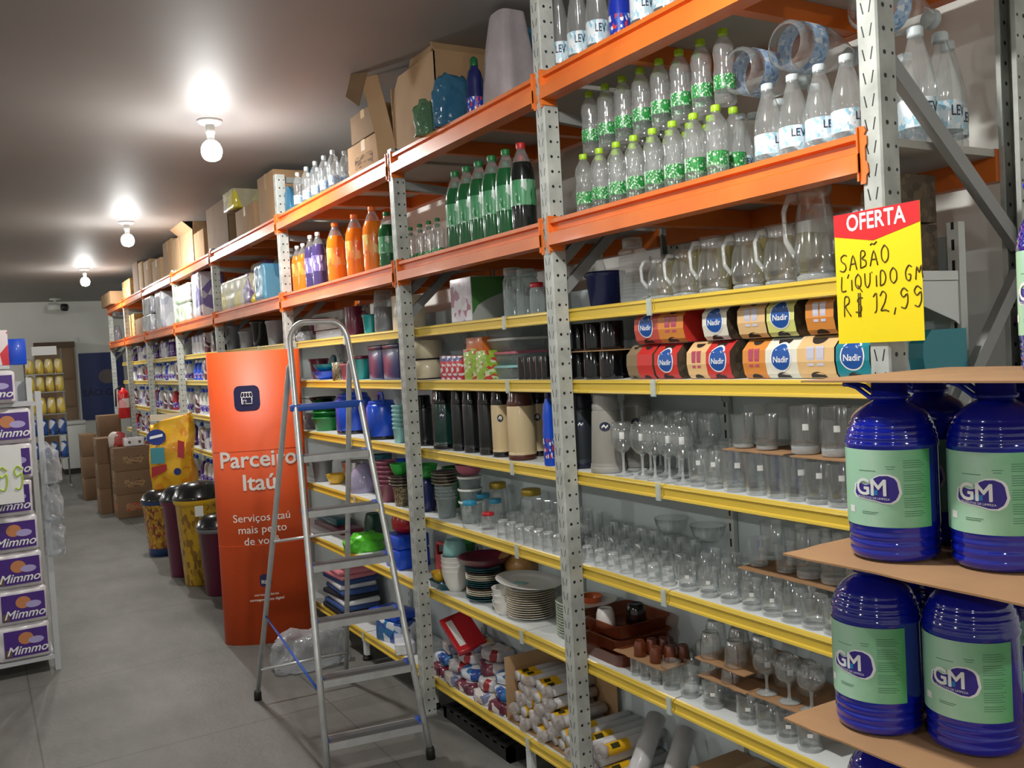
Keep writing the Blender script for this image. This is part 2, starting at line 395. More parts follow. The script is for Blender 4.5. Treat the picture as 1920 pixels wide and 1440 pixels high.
# ================================================================ the rack
mat('rack_orange', (230, 122, 46), 0.36, var=0.06, vscale=5, sub=(216, 106, 36), coat=0.2)
mat('deck_board', (186, 182, 174), 0.7, var=0.10, vscale=6)
mat('brace_steel', (150, 151, 150), 0.45, metal=0.3)
YU = [1.283, 2.576, 3.838, 5.625, 7.47, 9.13, 10.88, 12.42, 13.94]
TOP = [2.96, 2.96, 2.63, 2.86, 2.63, 2.63, 2.62, 2.62, 2.62]
UW, UD, XRP = 0.026, 0.058, 0.52
PLACE = ['at the near end, with the yellow price sign', 'second from the near end, beside the plate stacks', 'third from the near end, behind the ladder', 'just behind the orange cardboard column',
         'fifth from the near end', 'sixth from the near end', 'seventh from the near end', 'eighth from the near end, by the fire extinguisher', 'at the far end by the back wall']
ZL, ZU = 2.112, 2.600
def post(h): 
    # channel post: front face, two sides with a shallow step, open at the back
    o = [(-0.0, -UW), (UD, -UW), (UD, -UW+0.012), (UD-0.004, -UW+0.012), (UD-0.004, -UW+0.004), (0.004, -UW+0.004), (0.004, UW-0.004), (UD-0.004, UW-0.004), (UD-0.004, UW-0.012), (UD, UW-0.012), (UD, UW), (0, UW)]
    o[0] = (0.004, -UW); o.append((0, UW-0.004)); o[11] = (0.004, UW); o.append((0, -UW+0.004))
    m = MB(); m.prism(o, 'z', 0, h); return m
frames = []
for i, y in enumerate(YU):
    pm = post(TOP[i]).mesh('front_post', 'rack_grey')
    r = ob('upright_frame', None, None, (0, y, 0)); tag(r, f'grey perforated steel upright frame {PLACE[i]}', 'rack upright', 'rack uprights')
    ob('front_post', pm, r)
    rm = post(TOP[i]-0.01 if i else 2.9).mesh('rear_post', 'rack_grey')
    ob('rear_post', rm, r, M=TR(XRP+UD, 0, 0, rz=PI))
    if i == 0: br = [((0.03, 2.30), (XRP+0.02, 1.87)), ((XRP+0.02, 1.80), (0.03, 1.22)), ((0.03, 1.15), (XRP+0.02, 0.6)), ((0.03, 0.3), (XRP, 0.55)), ((0.03, 2.36), (XRP, 2.8))]
    else: br = [((0.03, 1.85), (XRP, 2.29)), ((0.03, 1.95), (XRP, 2.39)), ((0.03, 2.47), (XRP, 2.43))]
    if i == 3: br.append(((0.03, 2.83), (XRP, 2.83)))
    for (x0, z0), (x1, z1) in br:
        d = Vector((x1-x0, 0, z1-z0)); L = d.length; ang = math.atan2(d.z, d.x)
        m = MB().prism([(-0.011, -0.018), (0.011, -0.018), (0.011, 0.018), (0.008, 0.018), (0.008, -0.014), (-0.008, -0.014), (-0.008, 0.018), (-0.011, 0.018)], 'x', 0, L)
        ob('brace', m.mesh('brace', 'brace_steel'), r, M=Matrix.Translation((x0, 0, z0)) @ Matrix.Rotation(-ang, 4, 'Y'))
    fm = MB().box((-0.012, -0.04, 0), (UD, 0.04, 0.006)).mesh('foot_plate', 'brace_steel')
    ob('foot_plate', fm, r); ob('foot_plate', fm, r, (XRP-0.01, 0, 0))
    frames.append(r)
BP = [(-0.004, 0), (0.045, 0), (0.045, -0.086), (-0.013, -0.086), (-0.013, -0.046), (0.010, -0.038), (0.010, -0.017), (-0.004, -0.013)]
def beam(y0, y1, z, label, rear=False):
    a, b = y0+UW+0.001, y1-UW-0.001
    L = b-a
    pts = BP if not rear else [(-0.002, 0), (0.04, 0), (0.04, -0.08), (-0.002, -0.08)]
    bm = MB().prism(pts, 'y', 0.0, L).mesh('beam', 'rack_orange')
    r = ob('rack_beam', bm, None, (0 if not rear else XRP-0.012, a, z)); tag(r, label, 'rack beam', 'orange rack beams')
    if not rear:
        for s, yy in ((1, 0.0), (-1, L)):
            c = MB().box((-0.010, 0 if s > 0 else -0.004, -0.105), (0.05, 0.004 if s > 0 else 0, 0.012))
            fl = [(0, 0.014), (-0.014, 0.012), (-0.018, 0.002), (-0.012, -0.006), (-0.019, -0.010), (-0.019, -0.026), (-0.014, -0.032), (-0.014, -0.062), (-0.019, -0.068), (-0.021, -0.088), (-0.015, -0.094), (-0.013, -0.112), (0, -0.112)]
            c.prism([(s*q[0], q[1]) for q in (fl if s > 0 else list(reversed(fl)))], 'x', -0.0045, -0.0008)
            ob('connector', c.mesh('connector', 'rack_orange'), r, (0, yy, 0))
    return r
BAY = ['in the near bay', 'in the second bay', 'in the third bay', 'in the fourth bay', 'in the fifth bay', 'in the sixth bay', 'in the seventh bay', 'in the far bay']
for i in range(8):
    y0, y1 = YU[i], YU[i+1]
    for z, lv in ((ZL, 'lower'), (ZU, 'upper')):
        beam(y0, y1, z, f'orange {lv} front beam of the rack {BAY[i]}')
        beam(y0, y1, z, f'orange {lv} rear beam of the rack {BAY[i]}', True)
        dk = MB().box((0.047, y0+0.03, -0.020), (XRP-0.016, y1-0.03, -0.002))
        if i == 0 : dk = MB().box((0.047, y0+0.0275, -0.020), (XRP-0.016, y1-0.03, -0.002))
        d = ob('deck_board', dk.mesh('deck_board', 'deck_board'), None, (0, 0, z)); tag(d, f'pale board decking on the {lv} orange beams {BAY[i]}', 'shelf board', 'rack decking')
        n = 3 if y1-y0 > 1.5 else 2
        for k in range(n):
            yy = y0+(y1-y0)*(k+1)/(n+1)
            ob('cross_bar', MB().box((0.047, -0.018, -0.078), (XRP-0.014, 0.018, -0.021)).mesh('cross_bar', 'rack_orange'), d, (0, yy, 0))

# ================================================================ the shop shelving under the beams
mat('shelf_white', (226, 229, 228), 0.45); mat('rail_yellow', (222, 190, 72), 0.3, coat=0.3); mat('back_panel', (204, 214, 216), 0.5)
mat('black_rubber', (24, 24, 24), 0.6); clear('clip_clear', fmin=0.35, fmax=0.8)
GX, GB = 0.075, 0.378
GYS = [1.315, 2.115]+[2.115+0.868*k for k in range(1, 14)]
SH = dict(base=0.165, low=0.59, mid=0.925, eye=1.25, high=1.567, top=1.812)
rail_p = [(0.004, 0), (0.0, -0.003), (-0.006, -0.004), (-0.008, -0.010), (-0.004, -0.013), (-0.003, -0.034), (-0.009, -0.037), (-0.010, -0.043), (-0.004, -0.046), (0.004, -0.046)]
def unit_meshes(GW):
    SM = MB().box((0.004, 0.004, -0.022), (GB-GX-0.028, GW-0.004, 0)).mesh('shelf', 'shelf_white')
    RM = MB().prism(rail_p, 'y', 0.002, GW-0.002).mesh('price_rail', 'rail_yellow')
    bp = [(0.02, -0.022), (GB-GX-0.028, -0.022), (GB-GX-0.028, -0.09), (0.255, -0.085), (0.235, -0.03), (0.02, -0.028)]
    b1 = bp if GW > 0.85 else [(0.02, -0.024), (GB-GX-0.028, -0.024), (GB-GX-0.028, -0.13), (0.26, -0.12), (0.02, -0.045)]
    B1 = MB().prism(b1, 'y', 0.005, 0.008).mesh('bracket', 'shelf_white')
    B2 = MB().prism(bp, 'y', GW-0.008, GW-0.005).mesh('bracket', 'shelf_white')
    PB = MB().box((GB-0.008, 0.018, 0.1), (GB, GW-0.018, 1.90)).mesh('back_panel', 'back_panel')
    return SM, RM, B1, B2, PB
UN = unit_meshes(0.868)
PM = MB().box((GB-0.026, 0, 0.02), (GB, 0.03, 1.93)).mesh('post', 'gondola_post'); 
for v in PM.vertices: v.co.y -= 0.015
LG = MB().box((-0.002, -0.018, 0.03), (0.022, 0.018, 0.118)).mesh('leg', 'shelf_white')
FT = MB().lathe([(0.024, 0), (0.024, 0.018), (0.012, 0.022), (0.012, 0.032)], 14).mesh('foot', 'black_rubber')
CL = MB().box((-0.016, 0.004, -0.05), (-0.0105, 0.024, 0.002)).mesh('rail_clip', 'clip_clear')
NU = 14
for i in range(NU):
    y = GYS[i]; GW = GYS[i+1]-y
    SM, RM, B1, B2, PB = UN if i else unit_meshes(GW)
    r = ob('shelf_unit', None, None, (0, y, 0)); tag(r, f'white shop shelving unit with yellow price rails, {ORD[i]} from the near end', 'shelving', 'shelving units under the rack')
    ob('post', PM, r, (0, 0.016, 0))
    ob('back_panel', PB, r, (0, 0.016, 0))
    lg = ob('leg', LG, r, (GX, 0.03, 0)); ob('foot', FT, lg, (0.01, 0, 0))
    for k, z in SH.items():
        s = ob('shelf', SM, r, (GX, 0, z)); ob('price_rail', RM, s)
        if k != 'base': ob('bracket', B1, s); ob('bracket', B2, s)
        if i < 7: ob('rail_clip', CL, s)

# ================================================================ step ladder
mat('aluminium', (214, 216, 216), 0.32, metal=0.6, var=0.10, vscale=20); mat('tread', (120, 122, 124), 0.45, metal=0.5); mat('ladder_blue', (38, 84, 180), 0.4)
FL, FR, RL, RR = Vector((-0.588, 3.478, 0)), Vector((-0.168, 3.407, 0)), Vector((-0.58, 4.548, 0)), Vector((-0.128, 4.505, 0))
TL, TRt = Vector((-0.472, 4.0, 1.90)), Vector((-0.218, 3.985, 1.90))
lad = ob('step_ladder', None, None, (-0.37, 3.95, 0)); tag(lad, 'aluminium step ladder with seven treads standing in front of the shelves', 'ladder')
LO = Vector((-0.37, 3.95, 0))
def lp(q): return Vector(q)-LO
arch = [FL+Vector((0, 0, 0.03)), FL.lerp(TL, 0.25), FL.lerp(TL, 0.5), FL.lerp(TL, 0.75), FL.lerp(TL, 0.93)]
cL, cR = FL.lerp(TL, 0.93), FR.lerp(TRt, 0.93)
axu = (TL-FL).normalized(); axw = (cR-cL)
for k in range(1, 6):
    a = PI/2*k/6; arch.append(cL+axw.normalized()*0.075*(1-math.cos(a))+axu*0.095*math.sin(a))
arch += [cL+axw.normalized()*0.075+axu*0.095, cR-axw.normalized()*0.075+axu*0.095]
for k in range(5, 0, -1):
    a = PI/2*k/6; arch.append(cR-axw.normalized()*0.075*(1-math.cos(a))+axu*0.095*math.sin(a))
arch += [FR.lerp(TRt, t) for t in (0.93, 0.75, 0.5, 0.25)]+[FR+Vector((0, 0, 0.03))]
ob('front_frame', MB().tube([lp(q) for q in arch], 0.0135, 10).mesh('front_frame', 'aluminium'), lad)
for a, b in ((FL, TL), (FR, TRt)):
    pass
hl, hr = FL.lerp(TL, 0.885), FR.lerp(TRt, 0.885)
for f, h, s in ((RL, hl, -1), (RR, hr, 1)):
    off = Vector((0.0, 0.03, 0))
    ob('rear_leg', MB().tube([lp(f+Vector((0, 0, 0.03))), lp(f.lerp(h+off, 0.5)), lp(f.lerp(h+off, 0.93)), lp(f.lerp(h+off, 0.985)), lp(h)], 0.0125, 10).mesh('rear_leg', 'aluminium'), lad)
for f in (FL, FR, RL, RR):
    ob('foot', MB().lathe([(0.019, 0), (0.019, 0.035), (0.0145, 0.05)], 12).mesh('foot', 'black_rubber'), lad, lp(f))
def bar(a, b, r, n=8): return MB().tube([lp(a), lp(b)], r, n)
ob('cross_bar', bar(RL.lerp(hl, 0.10), RR.lerp(hr, 0.10), 0.007).mesh('cross_bar', 'aluminium'), lad)
ob('cross_bar', bar(RL.lerp(hl, 0.50), RR.lerp(hr, 0.50), 0.007).mesh('cross_bar', 'aluminium'), lad)
def tread(zc, blue=False):
    tl, tr_ = (zc/1.90), (zc/1.90)
    a, b = FL.lerp(TL, tl), FR.lerp(TRt, tr_)
    ax = (b-a).normalized(); L = (b-a).length; ay = Vector((-ax.y, ax.x, 0)).normalized(); az = ax.cross(ay)
    M = Matrix(((ax.x, ay.x, az.x, 0), (ax.y, ay.y, az.y, 0), (ax.z, ay.z, az.z, 0), (0, 0, 0, 1))); M.translation = lp(a)
    if blue:
        s = ob('platform', MB().box((-0.02, -0.012, -0.016), (L+0.02, 0.035, 0.014), bev=0.006).mesh('platform', 'ladder_blue'), lad, M=M); s['label'] = 'blue plastic top bar'; return
    m = MB().box((0.012, -0.02, -0.013), (L-0.012, 0.075, 0.013))
    for k in range(6): m.box((0.016, -0.008+k*0.013, 0.013), (L-0.016, -0.001+k*0.013, 0.0155), 1)
    s = ob('step', m.mesh('step', ['aluminium', 'tread']), lad, M=M)
    for x0, x1 in ((-0.004, 0.022), (L-0.022, L+0.004)):
        ob('end_cap', MB().box((x0, 0.0, -0.006), (x1, 0.08, 0.0185), bev=0.004).mesh('end_cap', 'ladder_blue'), s)
def zfit(px, py):
    best = min(range(0, 1900, 2), key=lambda t: (lambda q: abs(720-FPX*((q-CAM).dot(CU))/depth(q)-py))(FL.lerp(TL, t/1900)))
    return best/1900*1.90
for py in (1400, 1283, 1175, 1068, 965, 862): tread(zfit(0, py))
tread(zfit(0, 765), True)
ob('strap', bar(RL.lerp(hl, 0.27), FL.lerp(TL, 0.17), 0.006, 6).mesh('strap', 'ladder_blue'), lad)

# ================================================================ orange cardboard column
mat('totem_orange', (222, 84, 32), 0.5, var=0.05, vscale=3); mat('totem_navy', (32, 30, 78), 0.5); mat('totem_white', (240, 232, 225), 0.5)
TA, TB_, THT = 0.273, 0.115, 1.765
TROT = -math.radians(18); TC = Vector((-0.232, 5.525, 0))
NA = 96
tabs = [0.0]
def ell(t): return (TA*math.sin(t), -TB_*math.cos(t))
for k in range(1, 400):
    a, b = ell((k-1)/400*PI), ell(k/400*PI); tabs.append(tabs[-1]+math.hypot(a[0]-b[0], a[1]-b[1]))
def arc(u):
    s = abs(u); k = 0
    lo, hi = 0, 399
    while lo < hi:
        mid = (lo+hi)//2
        if tabs[mid] < s: lo = mid+1
        else: hi = mid
    t = lo/400*PI
    if lo > 0 and tabs[lo] > tabs[lo-1]: t = (lo-1+(s-tabs[lo-1])/(tabs[lo]-tabs[lo-1]))/400*PI
    return math.copysign(t, u)
def onell(u, z, off=0.0015):
    t = arc(u); x, y = ell(t); n = Vector((math.sin(t)/TA, -math.cos(t)/TB_)).normalized()
    return (x+n.x*off, y+n.y*off, z)
m = MB()
zs = [0, 0.6, 0.602, 1.2, 1.202, THT]
ring = [(TA*math.sin(2*PI*i/NA), -TB_*math.cos(2*PI*i/NA)) for i in range(NA)]
m.prism(ring, 'z', 0, THT, smooth=False)
for i in range(NA): m.sm[i] = True
tot = ob('cardboard_column', m.mesh('cardboard_column', 'totem_orange'), None, TC, TROT); tag(tot, 'tall orange cardboard advertising column reading Parceiro, behind the ladder', 'advertising display')
for z in (0.60, 1.17):
    ob('fold', MB().tube([onell(u/30*0.30, z, 0.0002) for u in range(-30, 31)], 0.0012, 5).mesh('fold', 'totem_orange'), tot)
def ttext(s, u, z, size, bold, matn='totem_white', part='lettering'):
    vs, fs = text_mesh(s, size, bold, lambda x, y: onell(x+u, y+z, 0.003))
    ob(part, MB().add(vs, fs).mesh(part, matn), tot)
def rrect(w_, h_, r, k=5):
    pts = []
    for cx, cy, a0 in ((w_/2-r, h_/2-r, 0), (-w_/2+r, h_/2-r, PI/2), (-w_/2+r, -h_/2+r, PI), (w_/2-r, -h_/2+r, 1.5*PI)):
        for i in range(k+1): a = a0+PI/2*i/k; pts.append((cx+r*math.cos(a), cy+r*math.sin(a)))
    return pts
def tpatch(pts, u, z, matn, part, off=0.0015, sub=12):
    """flat outline laid on the curved face, as a fan of thin strips"""
    w0 = min(p[0] for p in pts); w1 = max(p[0] for p in pts); m = MB()
    def span(x):
        ys = []
        for i in range(len(pts)):
            a, b = pts[i], pts[(i+1) % len(pts)]
            if (a[0]-x)*(b[0]-x) <= 0 and a[0] != b[0]: ys.append(a[1]+(b[1]-a[1])*(x-a[0])/(b[0]-a[0]))
        return (min(ys), max(ys)) if ys else (0, 0)
    xs = [w0+(w1-w0)*(0.001+0.998*i/sub) for i in range(sub+1)]
    vs = []
    for x in xs:
        lo, hi = span(x); vs += [onell(x+u, lo+z, off), onell(x+u, hi+z, off)]
    fs = [(2*i, 2*i+2, 2*i+3, 2*i+1) for i in range(sub)]
    return ob(part, m.add(vs, fs).mesh(part, matn), tot)
tpatch(rrect(0.150, 0.150, 0.035), -0.045, 1.485, 'totem_navy', 'logo_tile', sub=24)
def tline(pts, r, matn, part):
    ob(part, MB().tube([onell(a-0.045, b+1.485, 0.003) for a, b in pts], r, 6).mesh(part, matn), tot)
s_ = 0.034
tline([(-s_, 0.012), (-s_*0.8, s_), (s_*0.8, s_), (s_, 0.012)], 0.003, 'totem_white', 'shop_icon')
for k in range(4):
    c = -s_+s_/4+k*s_/2
    tline([(c-s_/4, 0.012)]+[(c+s_/4*math.cos(PI+PI*q/6), 0.012+s_/4*1.1*math.sin(PI+PI*q/6)) for q in range(7)], 0.0026, 'totem_white', 'shop_icon')
    if k: tline([(c-s_/4, 0.012), ((c-s_/4)*0.85, s_)], 0.0024, 'totem_white', 'shop_icon')
tline([(-s_*0.85, 0.0), (-s_*0.85, -s_), (-0.006, -s_), (-0.006, -0.012), (-0.02, -0.012), (-0.02, -s_)], 0.003, 'totem_white', 'shop_icon')
tline([(s_*0.85, 0.0), (s_*0.85, -s_), (-0.006, -s_)], 0.003, 'totem_white', 'shop_icon')
ttext('Parceiro', -0.005, 1.115, 0.135, 0.020); ttext('Itaú', -0.005, 0.975, 0.135, 0.020)
ttext('Serviços Itaú', -0.005, 0.765, 0.066, 0.004); ttext('mais perto', -0.005, 0.695, 0.066, 0.004); ttext('de você.', -0.005, 0.625, 0.066, 0.004)
tpatch(rrect(0.07, 0.075, 0.018), -0.005, 0.385, 'totem_navy', 'small_logo_tile'); ttext('itaú', -0.005, 0.378, 0.036, 0.02)
ttext('correspondente', -0.005, 0.30, 0.022, 0.0); ttext('correspondente digital', -0.005, 0.27, 0.022, 0.015)
# ================================================================ goods: materials and prototype meshes (unit size: 1 wide, 1 tall)
glassy('pet', (205, 214, 216), rough=0.08, body=0.10, power=2.5)
glassy('glass', (222, 230, 230), rough=0.085, body=0.03, power=3.0)
glassy('glass_base', (234, 240, 240), rough=0.09, body=0.26, power=2.0)
clear('film', tint=(240, 243, 245), edge=(215, 218, 222), fmin=0.22, fmax=0.7, rough=0.12, blend=0.4, bump=1.0, bscale=14)
clear('film_blue', tint=(120, 180, 205), edge=(70, 130, 165), fmin=0.5, fmax=0.85, rough=0.12, blend=0.4, bump=1.0, bscale=16)
clear('film_green', tint=(170, 205, 180), edge=(110, 150, 120), fmin=0.4, fmax=0.8, rough=0.12, blend=0.4, bump=1.0, bscale=16)
clear('film_grey', tint=(215, 205, 212), edge=(180, 172, 180), fmin=0.55, fmax=0.9, rough=0.18, blend=0.4, bump=1.0, bscale=12)
clear('tub_clear', tint=(235, 240, 240), edge=(200, 210, 210), fmin=0.18, fmax=0.7, rough=0.1)
clear('tub_brown', tint=(196, 132, 100), edge=(150, 80, 55), fmin=0.3, fmax=0.75, rough=0.12)
clear('jug_purple', tint=(205, 198, 222), edge=(190, 182, 212), fmin=0.5, fmax=0.85, rough=0.1)
mat('cardboard', (166, 132, 96), 0.85, var=0.10, vscale=6, bump=0.05); mat('cardboard_pale', (190, 156, 118), 0.85, var=0.08, vscale=6); mat('cardboard_dark', (124, 98, 72), 0.85, var=0.12, vscale=6)
mat('lime_cap', (170, 214, 40), 0.4); mat('blue_cap', (60, 110, 190), 0.4); mat('pale_cap', (206, 216, 218), 0.4); mat('orange_cap', (236, 112, 36), 0.4); mat('green_cap', (30, 120, 60), 0.4); mat('red_cap', (196, 40, 44), 0.4)
printed('label_green', [(38, 140, 62), (60, 160, 80), (38, 140, 62), (200, 225, 205), (24, 110, 48), (60, 150, 74)], 9, stretch=(2, 2, 5))
printed('label_lev', [(232, 240, 246), (190, 222, 236), (232, 240, 246), (225, 235, 242), (150, 200, 222), (232, 240, 246)], 5, stretch=(2, 2, 4))
printed('label_blue', [(170, 198, 228), (120, 160, 210), (228, 236, 244), (170, 198, 228)], 6, stretch=(2, 2, 4))
mat('logo_blue', (36, 92, 160), 0.4); mat('ink_dark', (40, 44, 70), 0.5); mat('white_ink', (240, 240, 240), 0.4)
mat('soda_orange', (240, 124, 30), 0.12, coat=0.6); mat('soda_green', (24, 92, 50), 0.1, coat=0.7); mat('soda_black', (22, 28, 26), 0.1, coat=0.7); mat('soda_purple', (72, 60, 110), 0.12, coat=0.6)
printed('label_orange', [(238, 150, 60), (222, 205, 90), (236, 120, 50), (240, 180, 120), (228, 100, 40)], 7); printed('label_purple', [(120, 104, 168), (222, 218, 234), (150, 138, 190), (90, 76, 140)], 8)
printed('label_guarana', [(70, 150, 100), (190, 210, 196), (40, 120, 70), (110, 170, 130)], 7)

def proto_small_bottle():
    body = MB().lathe([(0.40, 0), (0.47, 0.02), (0.48, 0.10), (0.47, 0.14), (0.485, 0.18), (0.485, 0.40), (0.44, 0.50), (0.43, 0.55), (0.48, 0.68), (0.44, 0.77), (0.26, 0.87), (0.19, 0.90), (0.19, 0.93)], 18, cap=False).mesh('body', 'pet')
    lab = MB().lathe([(0.490, 0.19), (0.492, 0.20), (0.492, 0.37), (0.490, 0.38)], 18, cap=False).mesh('label', 'label_green')
    cap = MB().lathe([(0.205, 0.915), (0.215, 0.925), (0.215, 0.985), (0.19, 1.0), (0, 1.0)], 14).mesh('cap', 'lime_cap')
    return [('body', body), ('label', lab), ('cap', cap)]
def proto_lev(tall=True):
    body = MB().lathe([(0.40, 0), (0.48, 0.02), (0.485, 0.10), (0.465, 0.12), (0.485, 0.14), (0.485, 0.40), (0.465, 0.42), (0.485, 0.45), (0.45, 0.55), (0.37, 0.68), (0.27, 0.80), (0.19, 0.90), (0.18, 0.94)], 20, cap=False).mesh('body', 'pet')
    lab = MB().lathe([(0.490, 0.15), (0.493, 0.16), (0.493, 0.38), (0.490, 0.39)], 20, cap=False).mesh('label', 'label_lev')
    def wp(x, y): a = x/0.497; return (0.497*math.sin(a), -0.497*math.cos(a), 0.30+y*0.42)
    vs, fs = text_mesh('LEV', 0.30, 0.01, wp); txt = MB().add(vs, fs).mesh('lettering', 'ink_dark')
    cap = MB().lathe([(0.20, 0.925), (0.205, 0.935), (0.205, 0.99), (0.18, 1.0), (0, 1.0)], 14).mesh('cap', 'pale_cap')
    return [('body', body), ('label', lab), ('lettering', txt, None, 1), ('cap', cap)]
def proto_soda(liq, lab, cap, lz=(0.30, 0.58)):
    body = MB().lathe([(0.36, 0), (0.46, 0.03), (0.485, 0.08), (0.485, 0.60), (0.45, 0.70), (0.36, 0.78)], 18, cap=False).mesh('body', liq)
    top = MB().lathe([(0.36, 0.78), (0.24, 0.87), (0.17, 0.91), (0.16, 0.95)], 18, cap=False).mesh('neck', 'pet')
    lb = MB().lathe([(0.490, lz[0]), (0.493, lz[0]+0.01), (0.493, lz[1]-0.01), (0.490, lz[1])], 18, cap=False).mesh('label', lab)
    cp = MB().lathe([(0.17, 0.935), (0.18, 0.945), (0.18, 0.99), (0.16, 1.0), (0, 1.0)], 12).mesh('cap', cap)
    return [('body', body), ('neck', top), ('label', lb), ('cap', cp)]
def proto_tumbler(facets=0, taper=0.06, base=0.12):
    n = 10 if facets else 22
    a = 0.5-taper
    body = MB().lathe([(a, base*0.5), (a+taper*0.3, base*1.2), (0.497, 0.99), (0.5, 1.0), (0.485, 1.0), (0.478, 0.985), (a-0.03, base+0.01), (0, base)], n, smooth=not facets, cap=False).mesh('wall', 'glass')
    bs = MB().lathe([(a-0.06, 0), (a-0.01, 0.008), (a+0.002, 0.03), (a+0.006, base*0.9), (a-0.02, base), (0, base*0.98)], n, smooth=not facets).mesh('base', 'glass_base')
    return [('wall', body), ('base', bs)]
def proto_goblet():
    bowl = MB().lathe([(0.05, 0.42), (0.24, 0.46), (0.42, 0.56), (0.48, 0.68), (0.47, 0.82), (0.40, 1.0), (0.385, 1.0), (0.455, 0.82), (0.465, 0.68), (0.41, 0.575), (0.22, 0.475), (0, 0.45)], 20, cap=False).mesh('bowl', 'glass')
    stem = MB().lathe([(0.05, 0.42), (0.10, 0.44), (0.065, 0.38), (0.05, 0.25), (0.06, 0.10), (0.10, 0.05)], 14, cap=False).mesh('stem', 'glass_base')
    foot = MB().lathe([(0.38, 0), (0.385, 0.012), (0.25, 0.03), (0.10, 0.055)], 20).mesh('foot', 'glass_base')
    return [('bowl', bowl), ('stem', stem), ('foot', foot)]
def proto_upcup(handle=True, m1='glass', m2='glass_base'):
    """cup standing upside down"""
    body = MB().lathe([(0.46, 0), (0.475, 0.01), (0.455, 0.3), (0.42, 0.7), (0.36, 0.92), (0.30, 1.0), (0.28, 0.97), (0.34, 0.90), (0.41, 0.65), (0.45, 0.03), (0.46, 0)], 20, cap=False).mesh('wall', m1)
    top = MB().lathe([(0.36, 0.90), (0.34, 0.96), (0.295, 1.0), (0.28, 0.985), (0, 0.975)], 20, cap=False).mesh('base', m2)
    out = [('wall', body), ('base', top)]
    if handle: out.append(('handle', MB().tube([(0.44, 0, 0.25), (0.58, 0, 0.25), (0.66, 0, 0.42), (0.64, 0, 0.62), (0.54, 0, 0.75), (0.40, 0, 0.76)], 0.05, 8).mesh('handle', m2)))
    return out
def proto_pitcher():
    body = MB().lathe([(0.34, 0.06), (0.46, 0.10), (0.49, 0.30), (0.46, 0.60), (0.38, 0.78), (0.36, 0.86), (0.40, 1.0), (0.385, 1.0), (0.345, 0.87), (0.365, 0.78), (0.44, 0.6), (0.47, 0.3), (0.44, 0.12), (0, 0.08)], 22, cap=False).mesh('wall', 'glass')
    bs = MB().lathe([(0.40, 0), (0.44, 0.01), (0.45, 0.05), (0.36, 0.08), (0, 0.075)], 22).mesh('base', 'glass_base')
    h = MB().tube([(-0.33, 0.18, 0.90), (-0.50, 0.27, 0.90), (-0.60, 0.32, 0.75), (-0.58, 0.31, 0.45), (-0.42, 0.22, 0.28)], 0.055, 8).mesh('handle', 'glass_base')
    return [('wall', body), ('base', bs), ('handle', h)]
mat('steel', (190, 192, 192), 0.25, metal=0.9); mat('lid_gold', (190, 160, 60), 0.35, metal=0.4)
def proto_jar(lid, sq=False, body='glass'):
    n = 4 if sq else 20
    T = TR(rz=PI/4) if sq else None
    k = 1.28 if sq else 1
    if sq:
        b = MB(); zs = [(0.44, 0), (0.48, 0.02)]
        for q in range(14): z0 = 0.05+q*0.052; zs += [(0.485, z0), (0.468, z0+0.026)]
        zs += [(0.48, 0.79), (0.36, 0.84)]
        b.lathe([(r*k, z) for r, z in zs], 4, T=T, smooth=False, cap=False)
    else:
        b = MB().lathe([(0.42, 0), (0.48, 0.03), (0.485, 0.70), (0.42, 0.80), (0.36, 0.84), (0.36, 0.87)], n, cap=False)
    bd = b.mesh('body', body)
    ld = MB().lathe([(0.40, 0.845), (0.42, 0.86), (0.42, 0.985), (0.39, 1.0), (0, 1.0)], 20).mesh('lid', lid)
    return [('body', bd), ('lid', ld)]
def proto_thermos(bodym, capm, logo=True, taper=0.0):
    b = MB().lathe([(0.46, 0.02), (0.48, 0.03), (0.48, 0.10), (0.46, 0.105), (0.47-taper*0.1, 0.12), (0.47-taper, 0.72), (0.44-taper, 0.75)], 26).mesh('body', bodym)
    f = MB().lathe([(0.45, 0), (0.49, 0.005), (0.49, 0.07), (0.47, 0.075)], 26).mesh('base_ring', capm)
    c = MB().lathe([(0.455-taper, 0.735), (0.46-taper, 0.745), (0.46-taper, 0.80), (0.42-taper, 0.83), (0.41-taper, 0.96), (0.37-taper, 1.0), (0, 1.0)], 24).mesh('cup_lid', capm)
    out = [('body', b), ('base_ring', f), ('cup_lid', c)]
    if logo:
        R = 0.475-taper*0.6
        def wp(a, r, zc=0.55): t = r*math.cos(a)/R; return (R*1.004*math.sin(t), -R*1.004*math.cos(t), zc+r*math.sin(a)*0.36)
        vs = [wp(2*PI*i/20, 0.15) for i in range(20)]; d = MB().add(vs, [tuple(range(20))]).mesh('badge', 'ink_dark')
        R2 = R+0.006
        s = MB().tube([(R2*1.0*math.sin(x/R2), -R2*math.cos(x/R2), 0.55+y*0.36) for x, y in ((-0.09, -0.03), (-0.02, 0.04), (0.02, -0.04), (0.09, 0.03))], 0.014, 5).mesh('badge_mark', 'white_ink')
        out += [('badge', d), ('badge_mark', s, None, 3)]
    return out
def proto_mug(m):
    b = MB().lathe([(0.42, 0), (0.47, 0.02), (0.48, 0.10), (0.48, 0.98), (0.47, 1.0), (0.44, 1.0), (0.44, 0.10), (0, 0.06)], 22).mesh('body', m)
    h = MB().tube([(0, -0.44, 0.80), (0, -0.66, 0.78), (0, -0.74, 0.55), (0, -0.66, 0.28), (0, -0.44, 0.22)], 0.055, 8).mesh('handle', m)
    return [('body', b), ('handle', h)]
def proto_plate(m, rim=None):
    p = MB().lathe([(0.28, 0), (0.30, 0.12), (0.36, 0.35), (0.48, 0.86), (0.50, 1.0), (0.485, 1.02), (0.36, 0.55), (0.29, 0.30), (0, 0.25)], 30, cap=True)
    return [(None, p.mesh('plate', m))]
